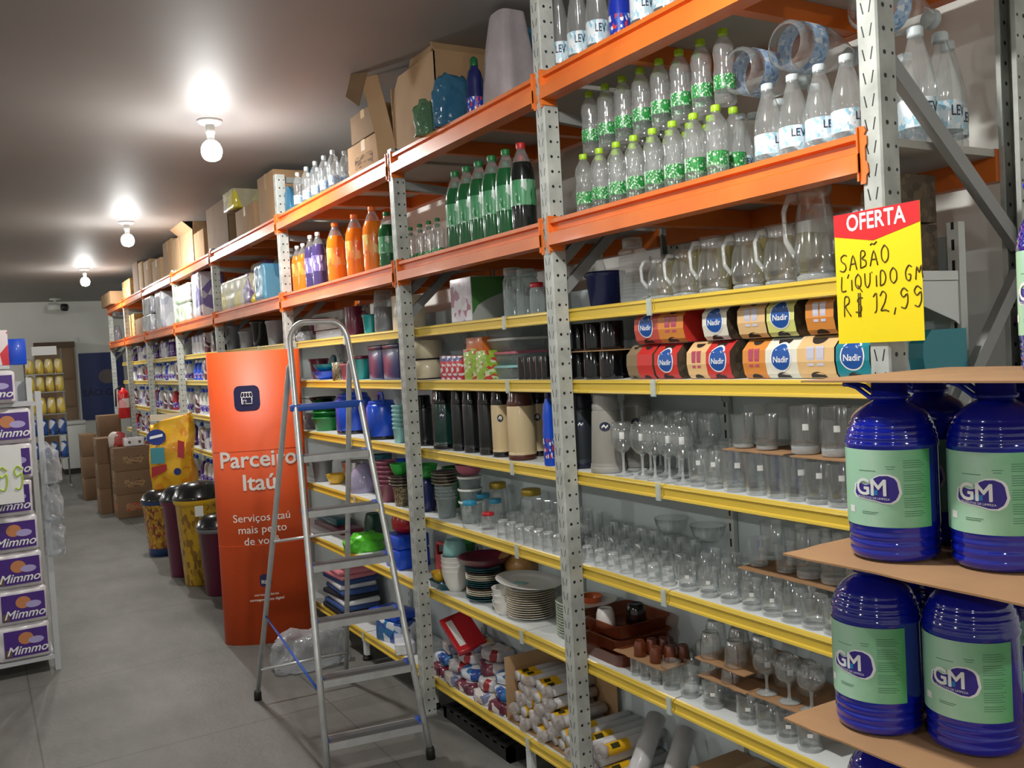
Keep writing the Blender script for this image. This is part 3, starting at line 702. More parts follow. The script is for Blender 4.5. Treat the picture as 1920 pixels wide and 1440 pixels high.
def proto_bowl(m):
    return [(None, MB().lathe([(0.22, 0), (0.25, 0.02), (0.38, 0.30), (0.45, 0.65), (0.49, 0.97), (0.50, 1.0), (0.482, 1.0), (0.44, 0.66), (0.36, 0.33), (0.22, 0.10), (0, 0.08)], 26).mesh('bowl', m))]
def proto_bucket(m, hm=None):
    b = MB().lathe([(0.36, 0), (0.38, 0.02), (0.46, 0.86), (0.50, 0.88), (0.50, 0.99), (0.48, 1.0), (0.46, 0.98), (0.36, 0.05), (0, 0.04)], 24).mesh('body', m)
    out = [('body', b)]
    if hm: out.append(('handle', MB().tube([(0.49*math.cos(a), 0.3*math.sin(a), 0.93-0.25*math.sin(a)) for a in [PI*k/10 for k in range(11)]], 0.02, 6).mesh('handle', hm)))
    return out
# ---- boxes
def carton_box(w, d, h, m, flaps=False, print_m=None):
    """closed or opened corrugated box, front towards -x, centred on its base"""
    t = 0.004
    b = MB()
    if flaps:
        b.box((-d/2, -w/2, 0), (d/2, w/2, t))
        for lo, hi in (((-d/2, -w/2, 0), (-d/2+t, w/2, h)), ((d/2-t, -w/2, 0), (d/2, w/2, h)), ((-d/2, -w/2, 0), (d/2, -w/2+t, h)), ((-d/2, w/2-t, 0), (d/2, w/2, h))): b.box(lo, hi)
    else: b.box((-d/2, -w/2, 0), (d/2, w/2, h), bev=min(0.004, h*0.05))
    out = [('carton', b.mesh('carton', m))]
    if flaps:
        fl = min(w, d)*0.5
        for (ax, sg, ang) in (('x', -1, 0.7), ('y', -1, 1.2), ('x', 1, 0.9), ('y', 1, 0.5)):
            q = MB()
            if ax == 'x':
                q.box((0, -w/2+0.004, -0.001), (fl, w/2-0.004, 0.002), T=TR(sg*d/2, 0, h, rz=0 if sg > 0 else PI, ry=-ang))
            else:
                q.box((0, -d/2+0.004, -0.001), (fl, d/2-0.004, 0.002), T=TR(0, sg*w/2, h, rz=PI/2 if sg > 0 else -PI/2, ry=-ang))
            out.append(('flap', q.mesh('flap', m)))
    elif h > 0.05:
        out.append(('tape', MB().box((-d/2-0.0006, -0.025, h*0.72), (-d/2+0.001, 0.025, h+0.0008)).box((-d/2, -0.025, h-0.001), (d/2, 0.025, h+0.0008)).mesh('tape', 'tape')))
        if print_m: out.append(('print', MB().box((-d/2-0.0005, -w*0.28, h*0.3), (-d/2+0.001, w*0.28, h*0.62)).box((-w*0 - d*0.28, -w/2-0.0005, h*0.3), (d*0.28, -w/2+0.001, h*0.62)).mesh('print', print_m)))
    return out
mat('tape', (176, 146, 104), 0.4, coat=0.3); printed('box_print_dark', [(150, 118, 84), (96, 74, 58), (150, 118, 84), (150, 118, 84), (110, 84, 64)], 30, 0.9, (1, 1, 3), 0); printed('box_print_red', [(150, 118, 84), (176, 60, 40), (150, 118, 84), (170, 90, 60)], 30, 0.9, (1, 1, 3), 0)
def pillow_pack(w, d, h, nx, nz, m, rows=True):
    """film wrapped block of rolls: soft box whose faces bulge over each roll; front towards -y, base at z=0"""
    b = MB(); N = 6
    def sg(a, p=0.22): return math.copysign(abs(a)**p, a)
    bm = bmesh.new(); bmesh.ops.create_cube(bm, size=2); bmesh.ops.subdivide_edges(bm, edges=list(bm.edges), cuts=15, use_grid_fill=True)
    for v in bm.verts:
        c = v.co; q = Vector((c.x, c.y, c.z))
        r = 0.16
        # round the edges
        l = Vector((max(abs(c.x)-(1-r), 0)/r, max(abs(c.y)-(1-r), 0)/r, max(abs(c.z)-(1-r), 0)/r))
        if l.length > 1: 
            l = l/l.length
            q = Vector((math.copysign(1-r+r*l.x if abs(c.x) > 1-r else abs(c.x), c.x), math.copysign(1-r+r*l.y if abs(c.y) > 1-r else abs(c.y), c.y), math.copysign(1-r+r*l.z if abs(c.z) > 1-r else abs(c.z), c.z)))
        bump = 0.05*abs(math.cos(q.x*nx*PI/2+(0 if nx % 2 else PI/2)))*abs(math.cos(q.z*nz*PI/2+(0 if nz % 2 else PI/2)))
        if abs(c.y) > 0.98: q.y *= 1+bump
        if abs(c.z) > 0.98 and c.z > 0: q.z *= 1+0.04*abs(math.cos(q.x*nx*PI/2+(0 if nx % 2 else PI/2)))
        q += Vector((noise.noise(q*2.5), noise.noise(q*2.5+Vector((5, 0, 0))), noise.noise(q*2.5+Vector((0, 7, 0)))*0.3))*0.03
        v.co = Vector((q.x*w/2, q.y*d/2, (q.z+1)*h/2))
    bm.verts.index_update(); b.add([v.co.copy() for v in bm.verts], [[v.index for v in f.verts] for f in bm.faces], 0, True); bm.free()
    return b.mesh('pack', m)
def bagm(w, d, h, seed, m, amp=0.16, freq=2.4, sub=4): return MB().blob(w, d, h, seed, amp, freq, sub=sub).mesh('bag', m)

mat('sticker_white', (236, 236, 232), 0.5)
def with_sticker(parts, r=0.49, z=0.62, a=-0.75, part=0):
    m = MB().grid(lambda u, v: (r*math.sin(a+(u-0.5)*0.42), -r*math.cos(a+(u-0.5)*0.42), z+0.13*v), 3, 1).mesh('price_sticker', 'sticker_white')
    return list(parts)+[('price_sticker', m, None, part)]
SB = proto_small_bottle(); LEV = proto_lev()
TUM = proto_tumbler(); TUMF = proto_tumbler(1, 0.11, 0.10); TUMS = proto_tumbler(0, 0.02, 0.17); GOB = proto_goblet(); UPC = proto_upcup(); UPN = proto_upcup(False); PIT_ = proto_pitcher()
TUMp, TUMFp, TUMSp, GOBp = with_sticker(TUM, 0.488), with_sticker(TUMF, 0.475, 0.6, -0.55), with_sticker(TUMS, 0.496, 0.5, -0.8), with_sticker(GOB, 0.47, 0.70, -0.7)
# ================================================================ right foreground: stacked blue jugs
clear('jug_blue_film', fmin=0.2)
mat('jug_blue', (10, 28, 160), 0.10, var=0.3, vscale=4, coat=1.0); MC['jug_blue'].node_tree.nodes['Principled BSDF'].inputs['Coat Roughness'].default_value = 0.03
mat('jug_lid', (14, 30, 150), 0.3)
mat('jug_handle', (16, 44, 190), 0.35)
def label_mat():
    m = mat('gm_label', (140, 205, 165), 0.3, coat=0.3); nt = m.node_tree; b = nt.nodes['Principled BSDF']
    tc = nt.nodes.new('ShaderNodeTexCoord'); s = nt.nodes.new('ShaderNodeSeparateXYZ'); nt.links.new(tc.outputs['Object'], s.inputs[0])
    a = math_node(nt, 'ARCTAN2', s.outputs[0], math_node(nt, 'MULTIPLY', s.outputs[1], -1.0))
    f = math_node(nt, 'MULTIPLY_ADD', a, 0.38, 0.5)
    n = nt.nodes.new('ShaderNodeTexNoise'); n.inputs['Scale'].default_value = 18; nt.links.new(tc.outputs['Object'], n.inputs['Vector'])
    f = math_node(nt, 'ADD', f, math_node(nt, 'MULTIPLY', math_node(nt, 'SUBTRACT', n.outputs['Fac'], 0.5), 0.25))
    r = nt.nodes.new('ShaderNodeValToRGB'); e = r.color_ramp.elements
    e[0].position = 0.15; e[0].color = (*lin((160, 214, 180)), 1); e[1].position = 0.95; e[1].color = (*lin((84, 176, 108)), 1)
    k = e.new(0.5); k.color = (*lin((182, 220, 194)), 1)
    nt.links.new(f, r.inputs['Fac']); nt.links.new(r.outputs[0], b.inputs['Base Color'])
label_mat()
mat('gm_purple', (58, 44, 140), 0.4); mat('gm_text', (80, 130, 98), 0.6); mat('gm_cyan', (40, 130, 200), 0.4)
JR, JH = 0.0785, 0.315
def jug_parts():
    R = JR
    prof = [(R*0.80, 0), (R*0.93, 0.005), (R*0.96, 0.012), (R*0.965, 0.018), (R*0.935, 0.0215), (R*0.965, 0.025), (R*0.97, 0.034), (R*0.938, 0.0375), (R*0.970, 0.041), (R*0.975, 0.049), (R*0.955, 0.052), (R*0.978, 0.056),
            (R*0.985, 0.062), (R*0.985, 0.198), (R, 0.201), (R, 0.208), (R*0.972, 0.211), (R*0.985, 0.2135), (R*0.978, 0.219), (R*0.948, 0.2215), (R*0.958, 0.224), (R*0.94, 0.230), (R*0.908, 0.2325), (R*0.916, 0.235), (R*0.89, 0.241), (R*0.855, 0.2435), (R*0.86, 0.246), (R*0.80, 0.2535), (R*0.70, 0.2615), (R*0.61, 0.2665), (R*0.52, 0.271), (R*0.42, 0.275), (R*0.36, 0.278), (R*0.36, 0.285)]
    body = MB().lathe(prof, 48).mesh('body', 'jug_blue')
    cap = MB().lathe([(R*0.40, 0.280), (R*0.44, 0.281), (R*0.44, 0.287), (R*0.39, 0.289), (R*0.385, 0.311), (R*0.36, JH), (0, JH)], 32).mesh('cap', 'jug_lid')
    hd = MB().tube([(R*0.42*math.cos(a), R*0.42*math.sin(a), 0.284) for a in (2.2, 2.6)]+[(-R*0.62, R*0.1, 0.303), (-R*0.85, 0, 0.308), (-R*1.0, -R*0.12, 0.307), (-R*0.85, -R*0.26, 0.308), (-R*0.62, -R*0.32, 0.303)]+[(R*0.42*math.cos(a), R*0.42*math.sin(a), 0.284) for a in (3.7, 4.1)], 0.0042, 8).mesh('handle', 'jug_handle')
    A0, A1 = math.radians(-80), math.radians(72)
    RL_ = R*0.985+0.0008
    lab = MB().grid(lambda u, v: (RL_*math.sin(A0+(A1-A0)*u), -RL_*math.cos(A0+(A1-A0)*u), 0.063+0.134*v), 40, 1).mesh('label', 'gm_label')
    def wp(off): return lambda x, y: ((RL_+off)*math.sin(x/RL_), -(RL_+off)*math.cos(x/RL_), 0.130+y)
    def patch(pts, off, mn, pn):
        w = wp(off); xs0 = min(p[0] for p in pts); xs1 = max(p[0] for p in pts); vs = []; K = 28
        for i in range(K+1):
            x = xs0+(xs1-xs0)*(0.0005+0.999*i/K); ys = []
            for a, b in zip(pts, pts[1:]+pts[:1]):
                if (a[0]-x)*(b[0]-x) <= 0 and a[0] != b[0]: ys.append(a[1]+(b[1]-a[1])*(x-a[0])/(b[0]-a[0]))
            if not ys: ys = [0, 0]
            vs += [w(x, min(ys)), w(x, max(ys))]
        return (pn, MB().add(vs, [(2*i, 2*i+2, 2*i+3, 2*i+1) for i in range(K)]).mesh(pn, mn), None, 3)
    def blobp(s, dx=0, dy=0):
        o = [(-0.030, 0.004), (-0.031, -0.008), (-0.027, -0.013), (-0.015, -0.0145), (0.0, -0.016), (0.012, -0.019), (0.022, -0.019), (0.030, -0.014), (0.0335, -0.005), (0.033, 0.006), (0.028, 0.0145), (0.019, 0.018), (0.008, 0.0175), (0.0, 0.014), (-0.004, 0.006), (-0.012, 0.004), (-0.02, 0.006)]
        cx, cy = 0.001, -0.001
        return [(cx+(a-cx)*s+dx, cy+(b-cy)*(s*1.03)+dy) for a, b in o]
    out = [('body', body), ('cap', cap), ('handle', hd), ('label', lab)]
    out.append(patch(blobp(1.36), 0.0004, 'white_ink', 'logo_edge')); out.append(patch(blobp(1.22), 0.0008, 'gm_purple', 'logo'))
    out.append(patch([(-0.008, -0.011), (0.006, -0.011), (0.006, -0.002), (-0.008, -0.002)], 0.0012, 'gm_cyan', 'logo'))
    vs, fs = text_mesh('GM', 0.040, 0.022, lambda x, y: wp(0.0018)(x*0.95-0.006, y+0.0005), spacing=0.95); out.append(('lettering', MB().add(vs, fs).mesh('lettering', 'white_ink'), None, 3))
    vs, fs = text_mesh('PRODUTOS DE LIMPEZA', 0.0052, 0.0, lambda x, y: wp(0.0016)(x-0.003, y-0.0165-x*0.05)); out.append(('lettering', MB().add(vs, fs).mesh('lettering', 'white_ink'), None, 3))
    tx = MB()
    for k in range(26):
        y = 0.048-k*0.0038
        if k % 6 == 4: continue
        x0, x1 = 0.048, 0.048+0.030+0.01*((k*7) % 5)/5
        tx.add([wp(0.0006)(x0, y), wp(0.0006)((x0+x1)/2, y), wp(0.0006)(x1, y), wp(0.0006)(x1, y+0.0011), wp(0.0006)((x0+x1)/2, y+0.0011), wp(0.0006)(x0, y+0.0011)], [(0, 1, 4, 5), (1, 2, 3, 4)])
    for x0, x1, y in ((-0.028, 0.004, 0.030), (0.020, 0.036, 0.038), (0.022, 0.034, 0.034), (-0.024, 0.006, -0.042), (-0.024, 0.002, -0.045)):
        tx.add([wp(0.0006)(x0, y), wp(0.0006)((x0+x1)/2, y), wp(0.0006)(x1, y), wp(0.0006)(x1, y+0.0011), wp(0.0006)((x0+x1)/2, y+0.0011), wp(0.0006)(x0, y+0.0011)], [(0, 1, 4, 5), (1, 2, 3, 4)])
    out.append(('small_print', tx.mesh('small_print', 'gm_text'), None, 3))
    out.append(patch([(-0.056, -0.046), (-0.042, -0.046), (-0.042, -0.034), (-0.056, -0.034)], 0.0005, 'white_ink', 'barcode_patch'))
    return out
JP = jug_parts()
PITCH = JH+0.004
LVL = [0.0+PITCH*k for k in range(6)]          # each layer stands on a cardboard sheet
def jug(x, y, lvl, turn, label):
    to = (CAM-Vector((x, y, 0))); to.z = 0; to.normalize(); left = Vector((-to.y, to.x, 0))*-1
    n = to*math.cos(turn)+Vector((to.y, -to.x, 0))*math.sin(turn)
    thing('detergent_jug', label, 'jug', JP, (x, y, LVL[lvl]+0.0005), math.atan2(n.y, n.x)+PI/2, group='big blue detergent jugs in the stack')
HL = ['bottom layer', 'second layer', 'third layer from the floor', 'layer second from the top', 'top full layer']
cols = {'front': (-0.300, 1.040, 0.40), 'near': (-0.238, 0.882, 0.38), 'back': (-0.135, 1.075, 0.3), 'rear': (-0.075, 0.915, 0.3)}
NMS = {'front': 'corner column nearest the shelves', 'near': 'column to the right of the corner', 'back': 'column behind the corner one', 'rear': 'right rear column'}
for L in range(5):
    for c, (x, y, t) in cols.items():
        dx, dy = (0, 0) if L == 4 else ((-0.004, 0.045) if L == 3 and c in ('front', 'near') else (0.0, 0.03))
        if L == 3 and c == 'front': t = 0.62
        if L == 3 and c == 'near': dx, dy, t = -0.010, 0.053, 0.42
        jug(x+dx, y+dy, L, t, f'blue GM detergent jug, {HL[L]}, {NMS[c]}')
jug(-0.2, 0.772, 5, 0.75, 'blue GM detergent jug on top of the stack at the right picture edge')
mat('sheet_card', (170, 130, 92), 0.85, var=0.10, vscale=9, bump=0.05)
def sheet(x0, x1, y0, y1, z, seed, label):
    random.seed(seed); pts = []
    def edge(a, b, n=9):
        for k in range(n):
            t = k/n; q = (a[0]+(b[0]-a[0])*t, a[1]+(b[1]-a[1])*t)
            j = 0 if k == 0 else 0.0035; pts.append((q[0]+random.uniform(-j, j), q[1]+random.uniform(-j, j)))
    edge((x0, y0), (x1, y0)); edge((x1, y0), (x1, y1)); edge((x1, y1), (x0, y1)); edge((x0, y1), (x0, y0))
    m = MB().prism(pts, 'z', 0, 0.0034).mesh('cardboard_sheet', 'sheet_card')
    o = ob('cardboard_sheet', m, None, (0, 0, z)); tag(o, label, 'cardboard sheet', 'cardboard sheets between the jugs')
WH = ['under the second layer of jugs', 'under the third layer of jugs', 'low in the stack, below the bottom visible label', 'in the middle of the jug stack', 'on top of the jug stack']
for L in range(1, 6):
    x0, x1, y0, y1 = (-0.43, 0.02, 0.60, 1.185)
    if L == 3: x0, y1 = -0.425, 1.205
    if L == 5: x0, x1, y0, y1 = (-0.39, 0.05, 0.60, 1.16)
    sheet(x0, x1, y0, y1, LVL[L]-0.0037, 40+L, f'brown cardboard sheet {WH[L-1]}')

# ================================================================ yellow price sign on the near upright
mat('sign_yellow', (250, 224, 10), 0.45, var=0.03, vscale=3); mat('sign_red', (224, 34, 40), 0.45); mat('pen', (84, 62, 10), 0.6)
sx = -0.0065
yl, yr = onx(1568, 525, sx).y, onx(1729, 509, sx).y
zt, zb = onx(1565, 405, sx).z, onx(1571, 645, sx).z
SWD, SHT = yl-yr, zt-zb
# local frame: u to the right (towards -y), v up; the sheet lies in the plane x = sx
def sg(u, v, off=0.0): return (sx-off, yl-u, zb+v)
sgn = ob('price_sign', None, None, (0, 0, 0)); tag(sgn, 'yellow OFERTA price sign with red header hung on the near rack upright', 'sign')
ob('sheet', MB().prism([(yl, zb), (yr, zb), (yr, zt), (yl, zt)], 'x', sx, sx+0.0012).mesh('sheet', 'sign_yellow'), sgn)
rh = SHT*0.235
ob('header', MB().add([sg(0, SHT, .0006), sg(0, SHT-SHT*0.165, .0006), sg(SWD*0.47, SHT-rh, .0006), sg(SWD, SHT-SHT*0.15, .0006), sg(SWD, SHT, .0006)], [(0, 1, 2, 3, 4)]).mesh('header', 'sign_red'), sgn)
vs, fs = text_mesh('OFERTA', SHT*0.175, 0.022, lambda x, y: sg(SWD*0.5+x*0.80, SHT*0.915+y, .0012))
ob('lettering', MB().add(vs, fs).mesh('lettering', 'white_ink'), sgn)
STK = {
 'S': [[(.9, .9), (.6, 1), (.2, .85), (.25, .6), (.7, .45), (.8, .2), (.5, 0), (.05, .1)]],
 'A': [[(.0, 0), (.45, 1), (.85, 0)], [(.15, .35), (.75, .35)]],
 'B': [[(.1, 0), (.15, 1), (.6, .95), (.7, .7), (.2, .52), (.75, .4), (.75, .1), (.1, 0)]],
 'O': [[(.45, 1), (.1, .75), (.1, .25), (.45, 0), (.85, .25), (.85, .75), (.45, 1)]],
 '~': [[(.1, 1.15), (.3, 1.25), (.5, 1.15), (.8, 1.3)]],
 'L': [[(.25, 1), (.1, 0), (.75, .08)]],
 'I': [[(.3, .7), (.3, 0)]], "'": [[(.3, .85), (.5, 1.1)]], '.': [[(.3, .92), (.32, .97)]],
 'Q': [[(.45, 1), (.1, .75), (.1, .25), (.45, .05), (.8, .3), (.8, .75), (.45, 1)], [(.35, .3), (.6, .1), (.9, -.15)]],
 'U': [[(.1, .95), (.12, .2), (.4, 0), (.7, .3), (.75, .95)]],
 'D': [[(.1, 0), (.15, 1), (.6, .9), (.8, .5), (.6, .1), (.1, 0)]],
 'G': [[(.8, .85), (.5, 1), (.1, .6), (.2, .1), (.6, 0), (.75, .4), (.45, .42)]],
 'M': [[(.05, 0), (.2, .9), (.45, .3), (.7, .95), (.85, .05)]],
 'R': [[(.15, 0), (.2, 1), (.65, .95), (.7, .65), (.2, .5), (.8, 0)]],
 '$': [[(.8, .8), (.45, .85), (.25, .65), (.7, .4), (.6, .12), (.1, .15)], [(.42, 1.05), (.38, -.1)], [(.6, 1.05), (.56, -.1)]],
 '1': [[(.1, .75), (.45, 1), (.4, .1), (.2, 0)]], '2': [[(.1, .75), (.35, 1), (.7, .8), (.5, .4), (.05, .02), (.5, .1), (.85, .0)]],
 ',': [[(.3, .12), (.15, -.2)]], '9': [[(.75, .8), (.4, 1), (.1, .75), (.35, .5), (.75, .75), (.75, .3), (.5, 0), (.15, .1)]]}
def hand(parent, txt, u0, v0, hgt, adv, mapf, r, matn, slope=0.0):
    m = MB(); u = u0
    for ch in txt:
        if ch == ' ': u += adv*0.45; continue
        back = ch in "~'."
        if back: u -= adv
        for st in STK[ch]:
            pts = []
            for k in range(len(st)-1):
                for q in range(3):
                    t = q/3; pts.append((st[k][0]+(st[k+1][0]-st[k][0])*t, st[k][1]+(st[k+1][1]-st[k][1])*t))
            pts.append(st[-1])
            for _ in range(1):
                pts = [pts[0]]+[((pts[i-1][0]+2*pts[i][0]+pts[i+1][0])/4, (pts[i-1][1]+2*pts[i][1]+pts[i+1][1])/4) for i in range(1, len(pts)-1)]+[pts[-1]]
            m.tube([mapf(u+p[0]*adv*0.85, v0+p[1]*hgt+slope*(u-u0), 0.0008) for p in pts], r, 5)
        u += adv*(0.55 if ch in 'I1,' else 1)
    ob('handwriting', m.mesh('handwriting', matn), parent)
hand(sgn, 'SABA~O', SWD*0.05, SHT*0.555, SHT*0.135, SWD*0.125, sg, 0.0014, 'pen', 0.08)
hand(sgn, "LI'QUI.DO GM", SWD*0.05, SHT*0.40, SHT*0.12, SWD*0.116, sg, 0.0014, 'pen', 0.06)
hand(sgn, 'R$ 12,99', SWD*0.07, SHT*0.21, SHT*0.16, SWD*0.148, sg, 0.0014, 'pen', 0.05)
# ================================================================ goods on the rack and shelves
def lay(name, label, cat, parts, p, w, h, group=None, rz=0.0, d=None):
    return thing(name, label, cat, parts, (p[0], p[1], p[2]+0.0006), rz, (w, d or w, h), group)
ZLD, ZUD = ZL-0.0015, ZU-0.0015

# ---- lower beam, near bay: green labelled water bottles, two layers
BW, BH = 0.063, 0.205
y0b, y1b = onx(1095, 330, 0.085).y, onx(1345, 280, 0.085).y
nb = 8
sp = (y0b-y1b)/(nb-1)
for layer in range(2):
    for r in range(3 if layer == 0 else 2):
        for i in range(nb if r < 2 and not (layer and r) else nb-2):
            x = 0.085+r*0.066+(0.030 if layer else 0); y = y0b-i*sp+(0.0 if layer == 0 else -0.01)
            if layer and i == 4 and r == 0: x -= 0.0
            zl = ZLD+layer*(BH+0.001)
            rw = ('front', 'middle', 'rear')[r]
            lay('water_bottle', f'small lime capped water bottle, {"upper" if layer else "lower"} layer, {rw} row, {ORD[i]} from left', 'bottle', SB, (x, y, zl), BW, BH, 'green labelled water bottles', rz=random.uniform(-1, 1))
# big clear bottles, same shelf
k = 0
for px, pt, x, hh, ww in ((1392, 205, 0.21, 0.20, 0.07), (1443, 165, 0.10, 0.215, 0.078), (1490, 150, 0.10, 0.215, 0.078), (1540, 130, 0.10, 0.215, 0.078), (1590, 112, 0.10, 0.215, 0.078), (1416, 205, 0.30, 0.22, 0.08), (1465, 190, 0.26, 0.22, 0.08), (1530, 170, 0.24, 0.22, 0.08)):
    q = onx(px, pt+100, x); k += 1
    lay('water_bottle', f'tapered clear LEV water bottle left of the near upright, {ORD[k-1]} of its group', 'bottle', LEV, (x, q.y, ZLD), ww, hh, 'tapered LEV water bottles', rz=-0.6+0.3*(k % 3))
k = 0
for x, y, hh, ww in ((0.285, 1.364, 0.285, 0.092), (0.382, 1.364, 0.285, 0.092), (0.466, 1.40, 0.285, 0.086), (0.30, 1.465, 0.27, 0.09), (0.40, 1.475, 0.27, 0.09)):
    k += 1
    lay('water_bottle', f'large clear LEV water bottle right of the near upright, {ORD[k-1]} of its cluster', 'bottle', LEV, (x, y, ZLD), ww, hh, 'large LEV water bottles', rz=-0.5+0.2*k)
LYB = [LEV[0], ('label', MB().lathe([(0.490, 0.15), (0.493, 0.16), (0.493, 0.34), (0.490, 0.35)], 20, cap=False).mesh('label', 'label_blue')), LEV[3]]
k = 0
for (px, py, x, zz, ln, dia) in ((1440, 110, 0.20, 2.385, 0.26, 0.125), (1530, 60, 0.20, 2.40, 0.26, 0.125), (1745, 30, 0.30, 2.455, 0.26, 0.12), ):
    q = onx(px, py, x); k += 1
    M = Matrix.Translation((x-ln*0.45, max(q.y, 1.42), zz)) @ Matrix.Rotation(PI/2, 4, 'Y') @ Matrix.Rotation(0.3*k, 4, 'Z') @ Matrix.Diagonal((dia, dia, ln, 1))
    thing('water_bottle', f'big clear bottle lying on top of the LEV bottles, {ORD[k-1]} from the left', 'bottle', LYB, M=M, group='bottles lying on top')
# ---- upper beam, near bay
k = 0
for px in (1050, 1085, 1122, 1208, 1252, 1300, 1350):
    q = onx(px, 80, 0.10); k += 1
    if px == 1205: pass
    lay('water_bottle', f'clear LEV bottle on the upper beam at the top picture edge, {ORD[k-1]} from the left', 'bottle', LEV, (0.10, q.y, ZUD), 0.078, 0.30, 'LEV bottles on the upper beam', rz=-0.7+0.1*k)
mat('spray_blue', (24, 50, 170), 0.25, coat=0.4); mat('spray_navy', (26, 34, 90), 0.25, coat=0.4); mat('red_print', (200, 50, 50), 0.4); mat('green_dark', (22, 90, 50), 0.3)
def proto_squeeze(m, capm):
    b = MB().lathe([(0.42, 0), (0.48, 0.02), (0.48, 0.45), (0.42, 0.55), (0.45, 0.62), (0.36, 0.76), (0.20, 0.84), (0.18, 0.87)], 18).mesh('body', m)
    l = MB().lathe([(0.485, 0.10), (0.487, 0.11), (0.487, 0.34), (0.485, 0.35)], 18, cap=False).mesh('label', 'label_squeeze')
    c = MB().lathe([(0.22, 0.855), (0.23, 0.87), (0.20, 0.97), (0.12, 1.0), (0, 1.0)], 14).mesh('cap', capm)
    return [('body', b), ('label', l), ('cap', c)]
printed('label_squeeze', [(24, 50, 170), (210, 60, 60), (235, 235, 240), (24, 50, 170), (40, 90, 190)], 5, stretch=(2, 2, 4))
SQ = proto_squeeze('spray_blue', 'red_cap'); SQG = proto_squeeze('spray_navy', 'green_dark')
q = onx(1163, 40, 0.095)
lay('cleaner_bottle', 'bright blue cleaner bottle among the clear bottles on the upper beam', 'bottle', SQ, (0.095, q.y, ZUD), 0.075, 0.27)

# ---- upper beam, second bay: torn box, bags, blue bottle, grey sack
mat('crumple_blue', (70, 140, 170), 0.3)
def torn_box():
    w, d, h = 0.46, 0.30, 0.36; t = 0.005; b = MB()
    b.box((-d/2, -w/2, 0), (d/2, w/2, t)); b.box((d/2-t, -w/2, 0), (d/2, w/2, h)); b.box((-d/2, -w/2, 0), (d/2, -w/2+t, h*1.02)); b.box((-d/2, w/2-t, 0), (d/2, w/2, h*0.9))
    b.prism([(-w/2, 0), (w/2, 0), (w/2, h*0.55), (w*0.40, h*0.85), (w*0.3, h*0.98), (-w/2, h)], 'x', -d/2, -d/2+t)
    out = [('carton', b.mesh('carton', 'cardboard'))]
    f = MB().prism([(0, 0), (0.22, 0.0), (0.26, 0.10), (0.20, 0.125), (0.1, 0.115), (0.02, 0.12)], 'x', 0, 0.004, T=TR(-d/2, -w/2+0.03, h, ry=0.45)); out.append(('flap', f.mesh('flap', 'cardboard')))
    f = MB().prism([(0, 0), (0.30, 0), (0.29, 0.10), (0.2, 0.13), (0.0, 0.11)], 'y', 0, 0.004, T=TR(-d/2, -w/2, h*1.01, rx=-0.5)); out.append(('flap', f.mesh('flap', 'cardboard')))
    # the far end of the front panel is torn loose and bent outwards, its tip standing up
    pts = [(0, -0.012), (0.02, 0), (0.065, 0.15), (0.10, 0.28), (0.125, 0.40), (0.11, 0.46), (0.075, 0.43), (0.03, 0.25), (-0.01, 0.03)]
    f = MB().prism([(-0.02, 0), (0.09, 0), (0.10, 0.12), (0.14, 0.30), (0.175, 0.42), (0.12, 0.47), (0.07, 0.40), (0.03, 0.24), (-0.01, 0.06)], 'x', 0, 0.005, T=TR(-d/2-0.004, w/2-0.01, 0.0, rz=0.55)); out.append(('torn_panel', f.mesh('torn_panel', 'cardboard_pale')))
    f = MB().prism([(0.10, 0.40), (0.175, 0.42), (0.19, 0.36), (0.21, 0.30), (0.15, 0.25)], 'x', -0.02, -0.016, T=TR(-d/2-0.004, w/2-0.01, 0.0, rz=0.9)); out.append(('torn_flap', f.mesh('torn_flap', 'cardboard_dark')))
    return out
yb = (onx(735, 280, 0.1).y+onx(880, 200, 0.1).y)/2
thing('cardboard_box', 'large torn open cardboard box on the upper beam, flaps hanging', 'box', torn_box(), (0.20, yb+0.03, ZUD), 0.0)
def put_bag(pl, pr, pt, z, x, m, seed, label, name='plastic_bag', cat='bag', d=None, amp=0.22, freq=2.4, group=None, hs=1.0):
    p, w, h = putx(pl, pr, pt, z, x)
    me = bagm(w, d or w*0.8, h*hs, seed, m, amp, freq)
    return thing(name, label, cat, [(None, me)], (p.x, p.y, z+0.001), group=group)
put_bag(805, 885, 141, ZUD, 0.06, 'film_blue', 3, 'crumpled blue plastic bag in front of the torn box', d=0.07)
put_bag(775, 850, 190, ZUD, 0.05, 'film_green', 5, 'crumpled green plastic bag at the foot of the torn box', d=0.06, amp=0.3)
p, w_, h_ = putx(872, 903, 108, ZUD, 0.085)
lay('cleaner_bottle', 'dark blue bottle with green cap between the torn box and the grey sack', 'bottle', SQG, p, 0.075, h_, rz=-0.9)
p, w_, h_ = putx(905, 997, 28, ZUD, 0.16)
def sack(w, d, h, m):
    b = MB()
    def f(u, v):
        a = 2*PI*u; k = 1-0.42*v**1.5; n = noise.noise(Vector((math.cos(a)*1.5, math.sin(a)*1.5, v*0.8)))*0.10+noise.noise(Vector((math.cos(a)*5, math.sin(a)*5, v*1.2)))*0.04
        sq = lambda c: math.copysign(abs(c)**0.6, c)
        return (sq(math.cos(a))*d/2*k*(1+n), sq(math.sin(a))*w/2*k*(1+n), h*v)
    b.grid(f, 48, 16); b.add([f(i/48, 1) for i in range(48)], [tuple(range(48))]); b.add([f(i/48, 0) for i in range(48)], [tuple(reversed(range(48)))])
    return b.mesh('sack', m)
mat('sack_grey', (172, 162, 166), 0.32, var=0.15, vscale=10, coat=0.4, bump=0.5, bscale=16)
thing('plastic_sack', 'tall greyish plastic sack standing left of the second upright', 'bag', [(None, sack(w_*1.1, 0.2, h_, 'sack_grey'))], p)
